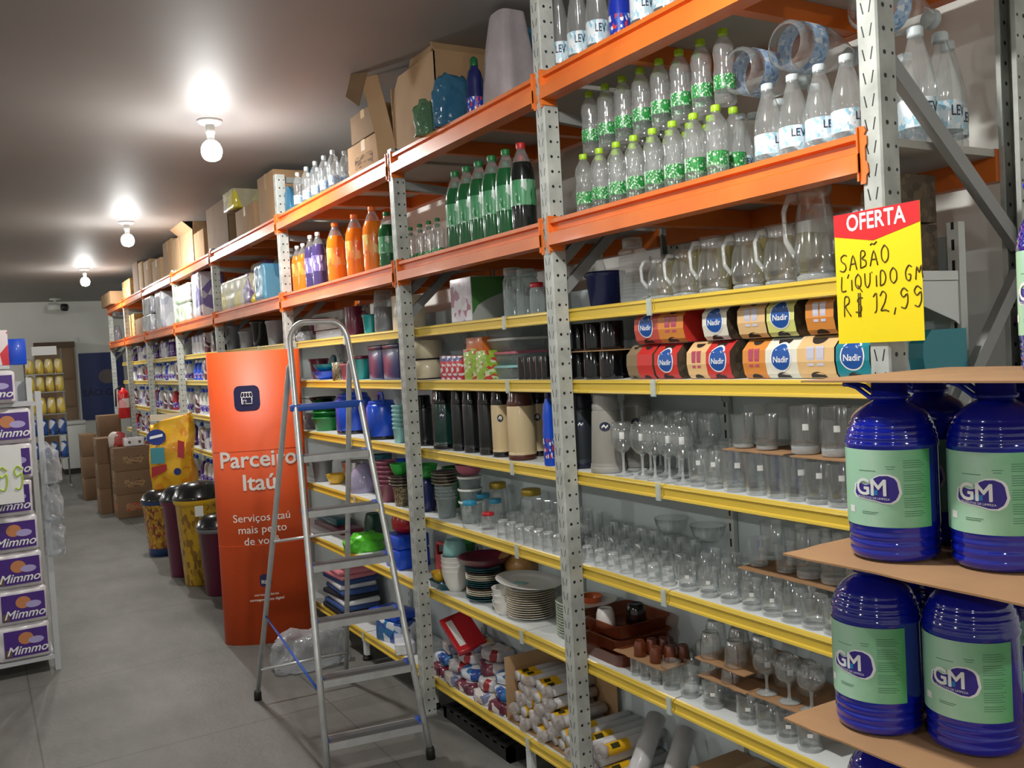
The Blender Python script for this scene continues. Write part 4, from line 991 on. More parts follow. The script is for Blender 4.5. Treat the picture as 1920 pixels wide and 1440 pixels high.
put_bag(958, 992, -40, ZUD+0.0, 0.36, 'film_blue', 8, 'teal plastic bag peeking over the grey sack at the top edge', d=0.12)

# ---- boxes on the upper beam, third bay onwards
def cbox(pl, pr, pt, z, x, label, m='cardboard', d=0.26, flaps=False, print_m=None, rz=0.0, group=None, zadd=0.0, hfix=None, name='cardboard_box', wk=1.0):
    """box whose aisle face spans the pixels pl..pr at depth x (face plane)"""
    ya, yb_ = onx(pl, pt, x).y, onx(pr, pt, x).y
    w = (ya-yb_)*wk; h = hfix or (onx((pl+pr)/2, pt, x).z-z-zadd)
    return thing(name, label, 'box', carton_box(w, d, h, m, flaps, print_m), (x+d/2, (ya+yb_)/2, z+zadd+0.0008), rz, group=group), h
cbox(650, 712, 262, ZUD, 0.075, 'brown cardboard box at the left of the torn box, lower one', 'cardboard', 0.24, print_m='box_print_dark')
h1 = onx(680, 262, 0.1).z-ZUD
cbox(655, 704, 206, ZUD, 0.10, 'brown open cardboard box stacked on top, left of the torn box', 'cardboard_dark', 0.20, flaps=False, zadd=h1+0.004)
# water pack and blue bags by the tall upright
k = 0
for r in range(3):
    for c in range(5):
        p0 = onx(556+c*17, 325, 0.08); k += 1
        lay('water_bottle', f'small blue labelled water bottle in the pack beside the blue bag, {ORD[k-1]} of it', 'bottle', [('body', SB[0][1]), ('label', 'LB'), ('cap', 'PC')] if False else WPK if 'WPK' in globals() else globals().setdefault('WPK', [('body', SB[0][1]), ('label', MB().lathe([(0.490, 0.19), (0.492, 0.20), (0.492, 0.40), (0.490, 0.41)], 18, cap=False).mesh('label', 'label_blue')), ('cap', MB().lathe([(0.205, 0.915), (0.215, 0.925), (0.215, 0.985), (0.19, 1.0), (0, 1.0)], 14).mesh('cap', 'pale_cap'))]),
            (0.085+r*0.07, p0.y, ZUD), 0.064, 0.24, 'pack of blue labelled water bottles')
put_bag(534, 550, 352, ZUD, 0.07, 'film_blue', 11, 'blue plastic bag right beside the tall upright', d=0.10, amp=0.2)
put_bag(548, 622, 302, ZUD, 0.42, 'film_blue', 12, 'big blue plastic bag behind the small water bottles', d=0.13, amp=0.25)
p, w_, h_ = putx(627, 642, 318, ZUD, 0.12)
lay('water_bottle', 'single clear bottle left of the stacked brown boxes', 'bottle', LEV, (0.36, p.y, ZUD), 0.09, 0.30)
cbox(481, 512, 327, ZUD, 0.08, 'tall narrow brown box left of the tall upright', 'cardboard', 0.24)
cbox(440, 476, 388, ZUD, 0.075, 'brown box carrying the yellow roll pack', 'cardboard', 0.2)
hb = onx(455, 388, 0.1).z-ZUD
p, w_, h_ = putx(418, 484, 347, ZUD, 0.16)
printed('pack_yellow', [(206, 200, 150), (222, 206, 70), (190, 180, 150), (214, 204, 160), (120, 90, 150), (212, 208, 190)], 7, 0.25, coat=0.6)
thing('roll_pack', 'yellow wrapped roll pack lying on a brown box near the ceiling', 'pack', [(None, pillow_pack(0.34, 0.20, 0.17, 4, 2, 'pack_yellow'))], (0.15, p.y-0.03, ZUD+hb+0.003), PI/2)
cbox(384, 424, 372, ZUD, 0.08, 'dark brown open box with one flap folded out towards the lamp', 'cardboard_dark', 0.24, flaps=True)
k = 0
for pl, pr, pt, m, d, fl in ((362, 381, 434, 'cardboard', 0.22, 0), (336, 361, 438, 'cardboard_pale', 0.24, 1), (322, 335, 448, 'cardboard_pale', 0.22, 0), (304, 321, 452, 'cardboard', 0.22, 0), (284, 300, 487, 'cardboard_pale', 0.2, 0), (268, 281, 489, 'cardboard_pale', 0.2, 0), (258, 266, 492, 'cardboard_pale', 0.2, 0), (247, 257, 489, 'cardboard_dark', 0.2, 1), (228, 243, 526, 'box_print_tan', 0.22, 0)):
    k += 1
    if 'box_print_tan' not in MC: printed('box_print_tan', [(190, 160, 116), (196, 150, 80), (190, 160, 116), (170, 130, 80)], 10, 0.8, (1, 1, 3), 0)
    cbox(pl, pr, pt, ZUD, 0.08, f'brown carton on the far upper beam, {ORD[k-1]} leftwards from the dark open box', m, d, flaps=bool(fl), group='cartons on the far upper beam')
put_bag(226, 246, 514, ZUD, 0.34, 'film_blue', 15, 'small teal bag over the far tan box', d=0.14)
put_bag(214, 227, 548, ZUD, 0.40, 'film_grey', 16, 'pale bag at the far end of the upper beam', d=0.14)
q = onx(197, 586, -0.12)
cbox(189, 206, 551, ZUD, -0.06, 'brown box jutting out at the far end of the upper beam', 'cardboard', 0.28)

# ---- lower beam, second bay: dark green soda bottles
SODG = proto_soda('soda_green', 'label_guarana', 'green_cap'); SODB = proto_soda('soda_black', 'label_guarana', 'red_cap'); SODO = proto_soda('soda_orange', 'label_orange', 'orange_cap'); SODP = proto_soda('soda_purple', 'label_purple', 'pale_cap'); SODY = proto_soda('soda_orange', 'label_orange', 'pale_cap', (0.35, 0.62))
SMG = proto_soda('soda_green', 'label_green', 'green_cap', (0.1, 0.5))
k = 0
for r in range(2):
    for px in (858, 880, 903, 928, 955, 984):
        q = onx(px, 420, 0.10+0.11*r); k += 1
        lay('soda_bottle', f'large dark green soda bottle beside the second upright, {("front", "rear")[r]} row, {ORD[(k-1) % 6]} from the left', 'bottle', SODG if px < 980 else SODB, (0.10+0.11*r, q.y, ZLD), 0.098, 0.335, 'dark green soda bottles')
k = 0
for r in range(2):
    for px in (771, 789, 806, 822):
        q = onx(px, 460, 0.31+0.09*r); k += 1
        lay('soda_bottle', f'small dark green capped soda bottle beside the third upright, {("front", "rear")[r]} row, {ORD[(k-1) % 4]} from left', 'bottle', [('body', SB[0][1]), ('label', SB[1][1]), ('cap', SMG[3][1])], (0.31+0.09*r, q.y, ZLD), 0.075, 0.24, 'small green capped bottles')
# ---- third bay: orange soda
k = 0
for r in range(2):
    for px in (632, 669, 703):
        q = onx(px, 500, 0.11+0.12*r); k += 1
        lay('soda_bottle', f'large orange soda bottle, {("front", "rear")[r]} row, {ORD[(k-1) % 3]} from the left', 'bottle', SODO, (0.11+0.12*r, q.y, ZLD), 0.11, 0.345, 'large orange soda bottles')
q = onx(726, 500, 0.30); lay('soda_bottle', 'dark green soda bottle just left of the third upright', 'bottle', SODG, (0.14, onx(729, 480, 0.14).y, ZLD), 0.10, 0.30)
k = 0
for r in range(2):
    for px in (550, 561, 572):
        q = onx(px, 530, 0.10+0.09*r); k += 1
        lay('soda_bottle', f'slim orange drink bottle with yellow label, {("front", "rear")[r]} row, {ORD[(k-1) % 3]} from the left', 'bottle', SODY, (0.10+0.09*r, q.y, ZLD), 0.082, 0.30, 'slim orange drink bottles')
k = 0
for r in range(1):
    for px in (586, 600):
        q = onx(px, 520, 0.10+0.1*r); k += 1
        lay('soda_bottle', f'purple labelled drink bottle between orange ones, {("front", "rear")[r]} row, {ORD[(k-1) % 2]} from the left', 'bottle', SODP, (0.10+0.1*r, q.y, ZLD), 0.085, 0.33, 'purple drink bottles')
# ---- fourth bay: yellow roll packs and purple bag
def rpack(pl, pr, pt, z, x, m, label, d=0.22, nx=4, nz=2, zadd=0.0, group=None, rz=PI/2, hfix=None, lift=0.0015):
    p, w, h = putx(pl, pr, pt, z, x)
    w = abs(onx(pl, pt, x).y-onx(pr, pt, x).y)*0.9
    return thing('roll_pack', label, 'pack', [(None, pillow_pack(w, d, hfix or (h-zadd), nx, nz, m))], (p.x, p.y, z+zadd+lift), rz, group=group)
mat('bag_purple', (130, 20, 120), 0.35, var=0.2, vscale=6, coat=0.3, bump=0.4, bscale=12); printed('pack_blue', [(60, 120, 156), (90, 150, 180), (60, 120, 156), (50, 100, 140)], 6, 0.25, coat=0.6)
rpack(432, 499, 522, ZLD, 0.12, 'pack_yellow', 'yellow and cream roll pack on the lower beam, below the purple bag', nx=5)
rpack(503, 522, 497, ZLD, 0.12, 'pack_blue', 'blue wrapped roll pack beside the tall upright', nx=2)
p, w_, h_ = putx(404, 490, 484, ZLD, 0.36)
thing('plastic_bag', 'purple plastic bag behind the yellow roll pack', 'bag', [(None, bagm(0.75, 0.14, 0.34, 21, 'bag_purple', 0.2))], (0.36, p.y-0.06, ZLD+0.001), PI/2)
rpack(490, 524, 474, ZLD, 0.36, 'pack_yellow', 'cream roll pack standing behind the blue one', nx=3, hfix=0.36)
# ---- fifth and sixth bays: white packs
printed('pack_green', [(206, 216, 196), (226, 232, 222), (188, 204, 170), (226, 230, 226), (160, 190, 150)], 9, 0.25, coat=0.6); printed('pack_violet', [(196, 196, 206), (222, 222, 230), (120, 110, 170), (210, 210, 220), (222, 222, 230)], 8, 0.25, coat=0.6)
printed('pack_white', [(206, 208, 216), (226, 228, 232), (180, 184, 200), (222, 224, 230)], 9, 0.25, coat=0.6)
rpack(345, 378, 566, ZLD, 0.12, 'pack_green', 'white and green roll pack in the fifth bay, lowest', nx=4, hfix=0.17)
rpack(347, 377, 540, ZLD, 0.12, 'pack_green', 'white and green roll pack in the fifth bay, stacked topmost', nx=4, zadd=0.175, hfix=0.17)
rpack(380, 396, 512, ZLD, 0.12, 'pack_violet', 'violet striped roll pack standing upright beside the fifth upright', nx=2)
rpack(283, 304, 585, ZLD, 0.12, 'pack_white', 'white roll pack in the sixth bay, lowest', nx=4, hfix=0.19)
rpack(283, 304, 560, ZLD, 0.12, 'pack_white', 'white roll pack in the sixth bay, stacked on another', nx=4, zadd=0.195, hfix=0.19)
rpack(308, 322, 548, ZLD, 0.12, 'pack_white', 'white roll pack against the sixth upright', nx=2)
cbox(253, 269, 597, ZLD, 0.08, 'brown box with white label on the lower beam, far bay', 'cardboard_dark', 0.22)
cbox(241, 251, 590, ZLD, 0.08, 'tan printed box on the lower beam, far bay', 'box_print_tan', 0.22)
put_bag(212, 226, 612, ZLD, 0.12, 'film_grey', 23, 'pale plastic bag on the lower beam at the far end', d=0.2)
# ================================================================ goods on the shop shelves
STICK = {id(TUM): TUMp, id(TUMF): TUMFp, id(TUMS): TUMSp, id(GOB): GOBp}
def row(z, x, pxs, py, parts, w, h, name, fmt, cat, group, rz=0.0, i0=0, dz=0.0):
    for i, px in enumerate(pxs):
        q = onx(px, py if not callable(py) else py(px), x)
        pr = parts
        if 'front' in fmt and STICK.get(id(parts)) and (i*7+int(z*100)) % 3 != 1: pr = STICK[id(parts)]
        lay(name, fmt.format(ORD[i+i0]), cat, pr, (x, q.y, z+dz), w, h, group, rz=rz if not callable(rz) else rz(i))
LN = lambda x0, y0, x1, y1: (lambda px: y0+(y1-y0)*(px-x0)/(x1-x0))
def board(pl, pyl, pr, pyr, z, x0, x1, label, m='sheet_card', seed=1):
    """thin cardboard layer laid over a row of glasses"""
    ya, yb_ = onx(pl, pyl, x0).y, onx(pr, pyr, x0).y
    sheet(x0, x1, yb_, ya, z, seed, label)

# ---------- eye shelf (z=1.25), near bay: vacuum flasks, goblets, tumblers in two layers
Z = SH['eye']
mat('flask_dark', (44, 50, 56), 0.4); mat('flask_grey', (150, 146, 138), 0.4); mat('flask_cap_dark', (30, 32, 52), 0.35); mat('flask_cap_grey', (160, 158, 152), 0.35)
THD = proto_thermos('flask_dark', 'flask_cap_dark', True, 0.02); THG = proto_thermos('flask_grey', 'flask_cap_grey', True, 0.08)
lay('vacuum_flask', 'charcoal vacuum flask with badge right of the second upright', 'vacuum flask', THD, (0.15, onx(1094, 880, 0.15).y, Z), 0.105, 0.285, rz=-0.65)
lay('vacuum_flask', 'beige grey tapered vacuum flask with badge, front one', 'vacuum flask', THG, (0.14, onx(1142, 890, 0.14).y, Z), 0.125, 0.286, rz=-0.75)
lay('vacuum_flask', 'beige grey tapered vacuum flask standing behind the wine glasses', 'vacuum flask', THG, (0.29, onx(1200, 880, 0.29).y, Z), 0.125, 0.286, rz=-0.75)
lay('vacuum_flask', 'navy vacuum flask half hidden behind the charcoal one', 'vacuum flask', proto_thermos('flask_cap_dark', 'flask_cap_dark', False), (0.285, onx(1092, 860, 0.285).y, Z), 0.105, 0.285)
py = LN(1172, 905, 1285, 922)
row(Z, 0.115, (1171, 1207, 1230, 1257, 1282), py, GOB, 0.078, 0.175, 'wine_glass', 'clear stemmed wine glass, front row, {} from the flasks', 'wine glass', 'stemmed wine glasses')
row(Z, 0.20, (1222, 1250, 1276), LN(1190, 898, 1302, 915), GOB, 0.080, 0.19, 'wine_glass', 'clear stemmed wine glass, second row, {} from the flasks', 'wine glass', 'stemmed wine glasses')
row(Z, 0.285, (1240, 1272, 1303, 1334), LN(1240, 895, 1334, 908), GOB, 0.082, 0.20, 'wine_glass', 'clear stemmed wine glass, rear row, {} from the flasks', 'wine glass', 'stemmed wine glasses')
pf = LN(1310, 930, 1580, 975)
row(Z, 0.118, (1312, 1340), pf, TUM, 0.062, 0.105, 'tumbler', 'clear tumbler beside the wine glasses, front row, {} from left', 'glass', 'tumblers on the eye level shelf')
row(Z, 0.118, (1380, 1422, 1461, 1497), pf, TUMF, 0.078, 0.115, 'tumbler', 'faceted clear tumbler under the cardboard, front row, {} from left', 'glass', 'tumblers on the eye level shelf')
row(Z, 0.118, (1536, 1578, 1620, 1662), pf, TUM, 0.070, 0.108, 'tumbler', 'smooth clear tumbler near the blue jugs, front row, {} from left', 'glass', 'tumblers on the eye level shelf')
row(Z, 0.205, (1330, 1366, 1404, 1442, 1481, 1520, 1561, 1603, 1646), LN(1330, 918, 1646, 965), TUMF, 0.076, 0.115, 'tumbler', 'faceted clear tumbler, middle row of the eye level shelf, {} from left', 'glass', 'tumblers on the eye level shelf')
row(Z, 0.29, (1372, 1414, 1457, 1500, 1545, 1590, 1636), LN(1372, 905, 1636, 940), TUM, 0.076, 0.115, 'tumbler', 'clear tumbler, rear row of the eye level shelf, {} from left', 'glass', 'tumblers on the eye level shelf')
board(1355, 870, 1470, 885, Z+0.1165, 0.10, 0.33, 'thin cardboard layer over the faceted tumblers, left piece', seed=3)
board(1482, 885, 1690, 905, Z+0.1165, 0.09, 0.33, 'thin cardboard layer over the smooth tumblers, right piece', seed=4)
row(Z, 0.15, (1396, 1440), LN(1396, 862, 1440, 868), TUM, 0.066, 0.095, 'tumbler', 'clear tumbler on the left cardboard layer, {} from left', 'glass', 'tumblers on the cardboard layer', dz=0.1215)
row(Z, 0.14, (1512, 1570, 1622, 1670), LN(1512, 876, 1670, 890), TUMS, 0.074, 0.125, 'tumbler', 'tall clear glass on the right cardboard layer, front, {} from left', 'glass', 'tumblers on the cardboard layer', dz=0.1215)
row(Z, 0.235, (1420, 1462, 1505, 1552, 1600, 1650), LN(1420, 858, 1650, 880), TUM, 0.074, 0.115, 'tumbler', 'clear glass on the cardboard layers, rear row, {} from left', 'glass', 'tumblers on the cardboard layer', dz=0.1215)

# ---------- high shelf (z=1.567), near bay: cartons of glasses in two layers, black mugs
Z = SH['high']
mat('carton_red', (206, 52, 48), 0.45, coat=0.2); mat('carton_coral', (204, 84, 74), 0.45, coat=0.2); mat('carton_orange', (222, 142, 62), 0.45, coat=0.2); mat('carton_tan', (232, 192, 136), 0.45, coat=0.2)
mat('carton_white', (232, 228, 212), 0.45, coat=0.2); mat('carton_lime', (222, 222, 130), 0.45, coat=0.2); mat('carton_teal', (20, 134, 150), 0.45, coat=0.2); mat('carton_pale', (190, 214, 214), 0.45)
printed('carton_side', [(84, 70, 54), (70, 58, 44), (84, 70, 54), (100, 84, 64)], 60, 0.7, coat=0); mat('carton_kraft', (140, 120, 92), 0.8)
mat('nadir_blue', (28, 84, 164), 0.4); mat('pink_glass', (186, 78, 104), 0.2, coat=0.5); mat('lilac_glass', (206, 204, 222), 0.2, coat=0.5); mat('cut_dark', (44, 32, 26), 0.6)
def glass_carton(widths, d, h, panels, side='carton_side'):
    """row of sleeve cartons: front face bulges; panels is a list of (width share, colour, 'logo' or 'glass:<mat>')"""
    W = widths; prof = [(-d/2+0.012, 0), (-d/2+0.001, 0.012), (-d/2-0.006, h*0.4), (-d/2-0.004, h*0.72), (-d/2+0.022, h-0.004), (-d/2+0.03, h), (d/2, h), (d/2, 0)]
    out = [('sleeve', MB().prism(prof, 'y', -W/2, W/2).mesh('sleeve', side))]
    def fx(z):
        for (x0, z0), (x1, z1) in zip(prof[:6], prof[1:6]):
            if z0 <= z <= z1: return x0+(x1-x0)*(z-z0)/max(z1-z0, 1e-6)
        return prof[5][0]
    y = W/2
    for sh, c, kind in panels:
        w = W*sh; y1 = y-w; m = MB()
        zs = [0.0005, 0.012, h*0.2, h*0.4, h*0.56, h*0.72, h*0.86, h-0.004]
        vs = []
        for zz in zs: vs += [(fx(zz)-0.0007, y, zz), (fx(zz)-0.0007, y1, zz)]
        m.add(vs, [(2*i, 2*i+1, 2*i+3, 2*i+2) for i in range(len(zs)-1)])
        # top strip
        m.add([(prof[4][0]-0.0007, y, h-0.004), (prof[4][0]-0.0007, y1, h-0.004), (d/2, y1, h+0.0007), (d/2, y, h+0.0007), (prof[5][0], y1, h+0.0007), (prof[5][0], y, h+0.0007)], [(0, 1, 4, 5), (5, 4, 2, 3)])
        out.append(('panel', m.mesh('panel', c))); ip = len(out)-1
        yc = (y+y1)/2
        for zc, up in ((0.002, 1), (h-0.005, -1)):
            if w < 0.05: continue
            rr = min(w*0.22, 0.024); a = [PI*k/12 for k in range(13)]
            pts = [(yc-rr*math.cos(t)+ (w*0.0), zc+up*rr*0.62*math.sin(t)) for t in a]
            out.append(('cut_out', MB().add([(fx(max(0.0006, min(h-0.0045, z_)))-0.0014, y_, z_) for y_, z_ in pts], [tuple(range(13))]).mesh('cut_out', 'cut_dark'), None, ip))
        if kind == 'logo':
            R = min(w*0.36, h*0.32); zc = h*0.50
            pt = lambda r, k, o: (lambda y_, z_: (fx(z_)-o, y_, z_))(yc+R*r*math.cos(k)*0.92, zc+R*r*math.sin(k)*(1.0+0.10*math.sin(k)))
            for r, mm, o, nm in ((1.12, 'white_ink', 0.0016, 'logo_ring'), (1.0, 'nadir_blue', 0.0022, 'logo')):
                n = 26; NR = 6; vs = [pt(r*q/NR, 2*PI*k/n, o) for q in range(NR, 0, -1) for k in range(n)]+[(fx(zc)-o, yc, zc)]
                fs = [(q*n+k, q*n+(k+1) % n, (q+1)*n+(k+1) % n, (q+1)*n+k) for q in range(NR-1) for k in range(n)]+[((NR-1)*n+k, (NR-1)*n+(k+1) % n, NR*n) for k in range(n)]
                out.append((nm, MB().add(vs, fs).mesh(nm, mm), None, ip))
            vs, fs = text_mesh('Nadir', R*0.66, 0.018, lambda a, b: (fx(zc+b-R*0.1)-0.0029, yc-a, zc+b-R*0.1))
            out.append(('lettering', MB().add(vs, fs).mesh('lettering', 'white_ink'), None, ip))
        elif kind.startswith('glass'):
            gm = kind.split(':')[1]
            for s in (-1, 1):
                q = MB(); z0, z1 = h*0.30, h*0.76; yc2 = yc+s*w*0.13
                vs = [(fx(z0)-0.0017, yc2+w*0.085, z0), (fx(z0)-0.0017, yc2-w*0.085, z0), (fx(h*.5)-0.0017, yc2-w*0.098, h*.5), (fx(h*.72)-0.0017, yc2-w*0.106, h*.72), (fx(z1)-0.0017, yc2-w*0.11, z1), (fx(z1)-0.0017, yc2+w*0.11, z1), (fx(h*.72)-0.0017, yc2+w*0.106, h*.72), (fx(h*.5)-0.0017, yc2+w*0.098, h*.5)]
                out.append(('picture', q.add(vs, [(0, 1, 2, 7), (7, 2, 3, 6), (6, 3, 4, 5)]).mesh('picture', gm), None, ip))
        y = y1
    return out
HC = 0.1055
def gcar(pl, pr, zl, panels, label, side='carton_side', x=0.098, d=0.13, py=690):
    ya, yb_ = onx(pl, py, x).y, onx(pr, py, x).y
    thing('glass_carton', label, 'carton', glass_carton(ya-yb_, d, HC, panels, side), (x+d/2, (ya+yb_)/2, zl+0.0012), group='cartons of drinking glasses')
Zu = Z+HC+0.003
gcar(1178, 1226, Z, [(0.42, 'carton_kraft', ''), (0.58, 'carton_red', '')], 'kraft and red glass carton, lower layer, leftmost')
gcar(1230, 1273, Z, [(1.0, 'carton_red', 'logo')], 'red Nadir glass carton, lower layer, second from left')
gcar(1291, 1372, Z, [(0.46, 'carton_tan', 'glass:pink_glass'), (0.54, 'carton_red', 'logo')], 'tan and red Nadir glass carton, lower layer, middle')
gcar(1396, 1568, Z, [(0.27, 'carton_orange', 'glass:pink_glass'), (0.35, 'carton_white', 'logo'), (0.38, 'carton_tan', 'glass:lilac_glass')], 'wide white Nadir glass carton with orange panel, lower layer')
gcar(1571, 1634, Z, [(1.0, 'carton_teal', 'logo')], 'teal Nadir glass carton below the yellow sign')
gcar(1192, 1284, Zu, [(0.50, 'carton_coral', 'logo'), (0.50, 'carton_orange', 'glass:pink_glass')], 'coral and orange Nadir glass carton, upper layer, leftmost', 'carton_red', py=615)
gcar(1320, 1366, Zu, [(1.0, 'carton_white', 'logo')], 'white Nadir glass carton, upper layer', py=615)
gcar(1386, 1438, Zu, [(1.0, 'carton_tan', 'glass:lilac_glass')], 'tan glass carton with pictured glasses, upper layer', py=615)
gcar(1441, 1493, Zu, [(1.0, 'carton_lime', 'logo')], 'pale lime Nadir glass carton, upper layer', py=612)
gcar(1514, 1567, Zu, [(1.0, 'carton_orange', 'glass:lilac_glass')], 'orange glass carton, upper layer, beside the yellow sign', py=610)
gcar(1690, 1735, Z, [(0.4, 'carton_pale', ''), (0.6, 'carton_teal', '')], 'teal carton on the shelf right of the near upright', 'carton_teal', x=0.16, d=0.16)
mat('black_ceramic', (14, 15, 18), 0.12, coat=0.6)
MUG = proto_mug('black_ceramic')
for lz, rws in ((0, ((0.125, (1086, 1116, 1146)), (0.215, (1100, 1132, 1162)), (0.30, (1112, 1146)))), (0.098, ((0.135, (1084, 1115, 1148)), (0.225, (1105, 1137))))):
    for ri, (x, pxs) in enumerate(rws):
        row(Z, x, pxs, 690 if not lz else 640, MUG, 0.082, 0.094, 'mug', 'black ceramic mug beside the cartons, '+('upper' if lz else 'lower')+' layer, '+('front', 'middle', 'rear')[ri]+' row, {} from left', 'mug', 'black mugs by the cartons', rz=lambda i: 0.5+i, dz=lz)
sheet(0.085, 0.345, onx(1165, 680, 0.1).y, onx(1076, 680, 0.1).y, Z+0.0945, 9, 'thin board between the two layers of black mugs')

# ---------- top shelf (z=1.812), near bay: jars and pitchers
Z = SH['top']
mat('jar_lid_dark', (40, 36, 34), 0.4)
JSQ = proto_jar('tub_clear', True, 'pet'); JRD = proto_jar('steel'); 
p, w_, h_ = putx(1163, 1206, 447, Z, 0.13); lay('jar', 'square ribbed clear jar at the left of the glass pitchers', 'jar', JSQ, p, 0.075, h_)
k = 0
for px, pt, x in ((1240, 480, 0.13), (1285, 470, 0.14), (1335, 445, 0.13), (1400, 436, 0.13), (1462, 424, 0.13)):
    q = onx(px, pt, x); k += 1
    lay('pitcher', f'clear glass pitcher on the top shelf, {ORD[k-1]} from the left', 'pitcher', PIT_, (x, q.y, Z), 0.095, q.z-Z, 'glass pitchers', rz=-0.3)
q = onx(1527, 392, 0.14); lay('pitcher', 'tallest glass pitcher, just left of the yellow sign', 'pitcher', PIT_, (0.14, q.y, Z), 0.11, 0.235, 'glass pitchers', rz=-0.3)
printed('box_yellow', [(190, 170, 70), (160, 130, 80), (190, 180, 110), (150, 110, 70)], 12, 0.6)
k = 0
for px, pt in ((1255, 490), (1300, 470), (1352, 465), (1420, 450), (1490, 440)):
    q = onx(px, pt, 0.26); k += 1
    thing('gift_box', f'yellowish printed box behind the pitchers, {ORD[k-1]} from the left', 'box', [(None, MB().box((-0.045, -0.05, 0), (0.045, 0.05, q.z-Z), bev=0.002).mesh('gift_box', 'box_yellow'))], (0.29, q.y, Z+0.0008), group='yellow boxes behind the pitchers')
for k, zz in enumerate((0, 0.118)):
    ya, yb_ = onx(1735, 450, 0.2).y, onx(1800, 450, 0.2).y
    thing('glass_carton', f'beige glass carton right of the near upright, {("lower", "upper")[k]} one', 'carton', glass_carton(0.10, 0.14, 0.112, [(1.0, 'carton_kraft', 'glass:lilac_glass')]), (0.25, 1.40, Z+zz+0.0012), group='beige cartons')
q = onx(1690, 375, 0.3); lay('jar', 'clear jar at the top shelf end behind the near upright', 'jar', JRD, (0.13, 1.40, Z), 0.09, 0.16)

# ---------- middle shelf (z=0.925), near bay: small cups, bowls and tumblers
Z = SH['mid']
pf = LN(1100, 1075, 1530, 1205)
row(Z, 0.118, (1292, 1331, 1370, 1412, 1450), pf, TUMS, 0.058, 0.082, 'tumbler', 'small thick based tumbler on the middle shelf, front row, {} from left', 'glass', 'tumblers on the middle shelf')
row(Z, 0.12, (1490, 1530, 1572), pf, TUMS, 0.072, 0.080, 'tumbler', 'wide low tumbler at the right end of the middle shelf, {} from left', 'glass', 'tumblers on the middle shelf')
row(Z, 0.115, (1104, 1128, 1152, 1177, 1202, 1228, 1255), pf, UPN, 0.050, 0.055, 'small_cup', 'tiny clear cup upside down beside the second upright, front row, {} from left', 'glass', 'tiny cups on the middle shelf')
for r, x in enumerate((0.17, 0.225, 0.28, 0.33)):
    row(Z, x, [1112+r*14+i*25.5 for i in range(7)], LN(1100, 1060-r*16, 1530, 1190-r*24), UPN if r % 2 else TUMF, 0.052, 0.06+r*0.012, 'small_cup', 'small clear cup near the second upright, '+('second', 'third', 'fourth', 'last')[r]+' row, {} from left', 'glass', 'tiny cups on the middle shelf')
for r, x in enumerate((0.195, 0.27)):
    row(Z, x, [1318+r*18+i*39 for i in range(6)], LN(1100, 1045-r*20, 1530, 1175-r*30), TUM, 0.066, 0.09, 'tumbler', 'clear tumbler on the middle shelf, '+('second', 'third')[r]+' row, {} from left', 'glass', 'tumblers on the middle shelf')
BWL = proto_bowl('glass')
for r, (x, pxs) in enumerate(((0.30, (1262, 1330)),)):
    row(Z, x, pxs, 1040, BWL, 0.12, 0.06, 'glass_bowl', 'clear glass bowl at the back of the middle shelf, {} from left', 'bowl', 'clear bowls', dz=0.099)
board(1385, 1098, 1590, 1160, Z+0.0955, 0.145, 0.335, 'thin cardboard layer over tumblers on the middle shelf', seed=6)
row(Z, 0.20, (1425, 1476), LN(1420, 1090, 1590, 1130), TUMF, 0.066, 0.08, 'tumbler', 'tapered tumbler on the middle shelf cardboard, front, {} from left', 'glass', 'glasses on the middle cardboard', dz=0.1)
row(Z, 0.20, (1520, 1566, 1612), LN(1420, 1090, 1590, 1130), TUMS, 0.07, 0.125, 'tumbler', 'tall glass on the middle shelf cardboard, front, {} from left', 'glass', 'glasses on the middle cardboard', dz=0.1)
row(Z, 0.285, (1450, 1495, 1540, 1585), LN(1420, 1070, 1590, 1105), TUM, 0.068, 0.11, 'tumbler', 'clear glass on the middle shelf cardboard, rear, {} from left', 'glass', 'glasses on the middle cardboard', dz=0.1)

# ---------- low shelf (z=0.59), near bay
Z = SH['low']
def tray(w, d, h, m):
    b = MB(); o = [(-d/2+0.012, -w/2+0.012), (d/2-0.012, w/2-0.012)]
    def ring(k, z): return [(x*k, y*k, z) for x, y in rrect(d, w, 0.03, 4)]
    r0, r1, r2, r3 = ring(0.88, 0), ring(0.95, h*0.9), ring(1.0, h*0.92), ring(1.0, h)
    n = len(r0); b.add(r0+r1+r2+r3, [tuple(reversed(range(n)))]+[(k*n+i, k*n+(i+1) % n, (k+1)*n+(i+1) % n, (k+1)*n+i) for k in range(3) for i in range(n)], 0, True)
    return b.mesh('tray', m)
yt = onx(1180, 1270, 0.22).y
TRM = tray(0.25, 0.24, 0.048, 'tub_brown')
for k in range(3):
    thing('plastic_tray', f'brown see-through plastic tray, {("bottom", "middle", "topmost")[k]} of its stack by the second upright', 'tray', [(None, TRM)], (0.21, yt, Z+0.001+k*0.049), group='brown plastic trays')
mat('white_ceramic', (232, 230, 226), 0.18, coat=0.5); mat('brown_glaze', (104, 48, 24), 0.14, coat=0.7); mat('orange_ceramic', (206, 96, 44), 0.2, coat=0.5)
p = onx(1135, 1195, 0.14); lay('cup', 'white ceramic cup upside down in the brown trays', 'cup', proto_upcup(False, 'white_ceramic', 'white_ceramic'), (0.145, p.y, Z+0.106), 0.075, 0.066)
p = onx(1190, 1180, 0.24); lay('cup', 'black cup standing at the back of the brown trays', 'cup', proto_upcup(False, 'black_ceramic', 'black_ceramic'), (0.25, p.y, Z+0.106), 0.08, 0.07)
p = onx(1112, 1190, 0.22); lay('bowl', 'orange bowl inside the top brown tray', 'bowl', proto_bowl('orange_ceramic'), (0.235, p.y+0.02, Z+0.106), 0.085, 0.05)
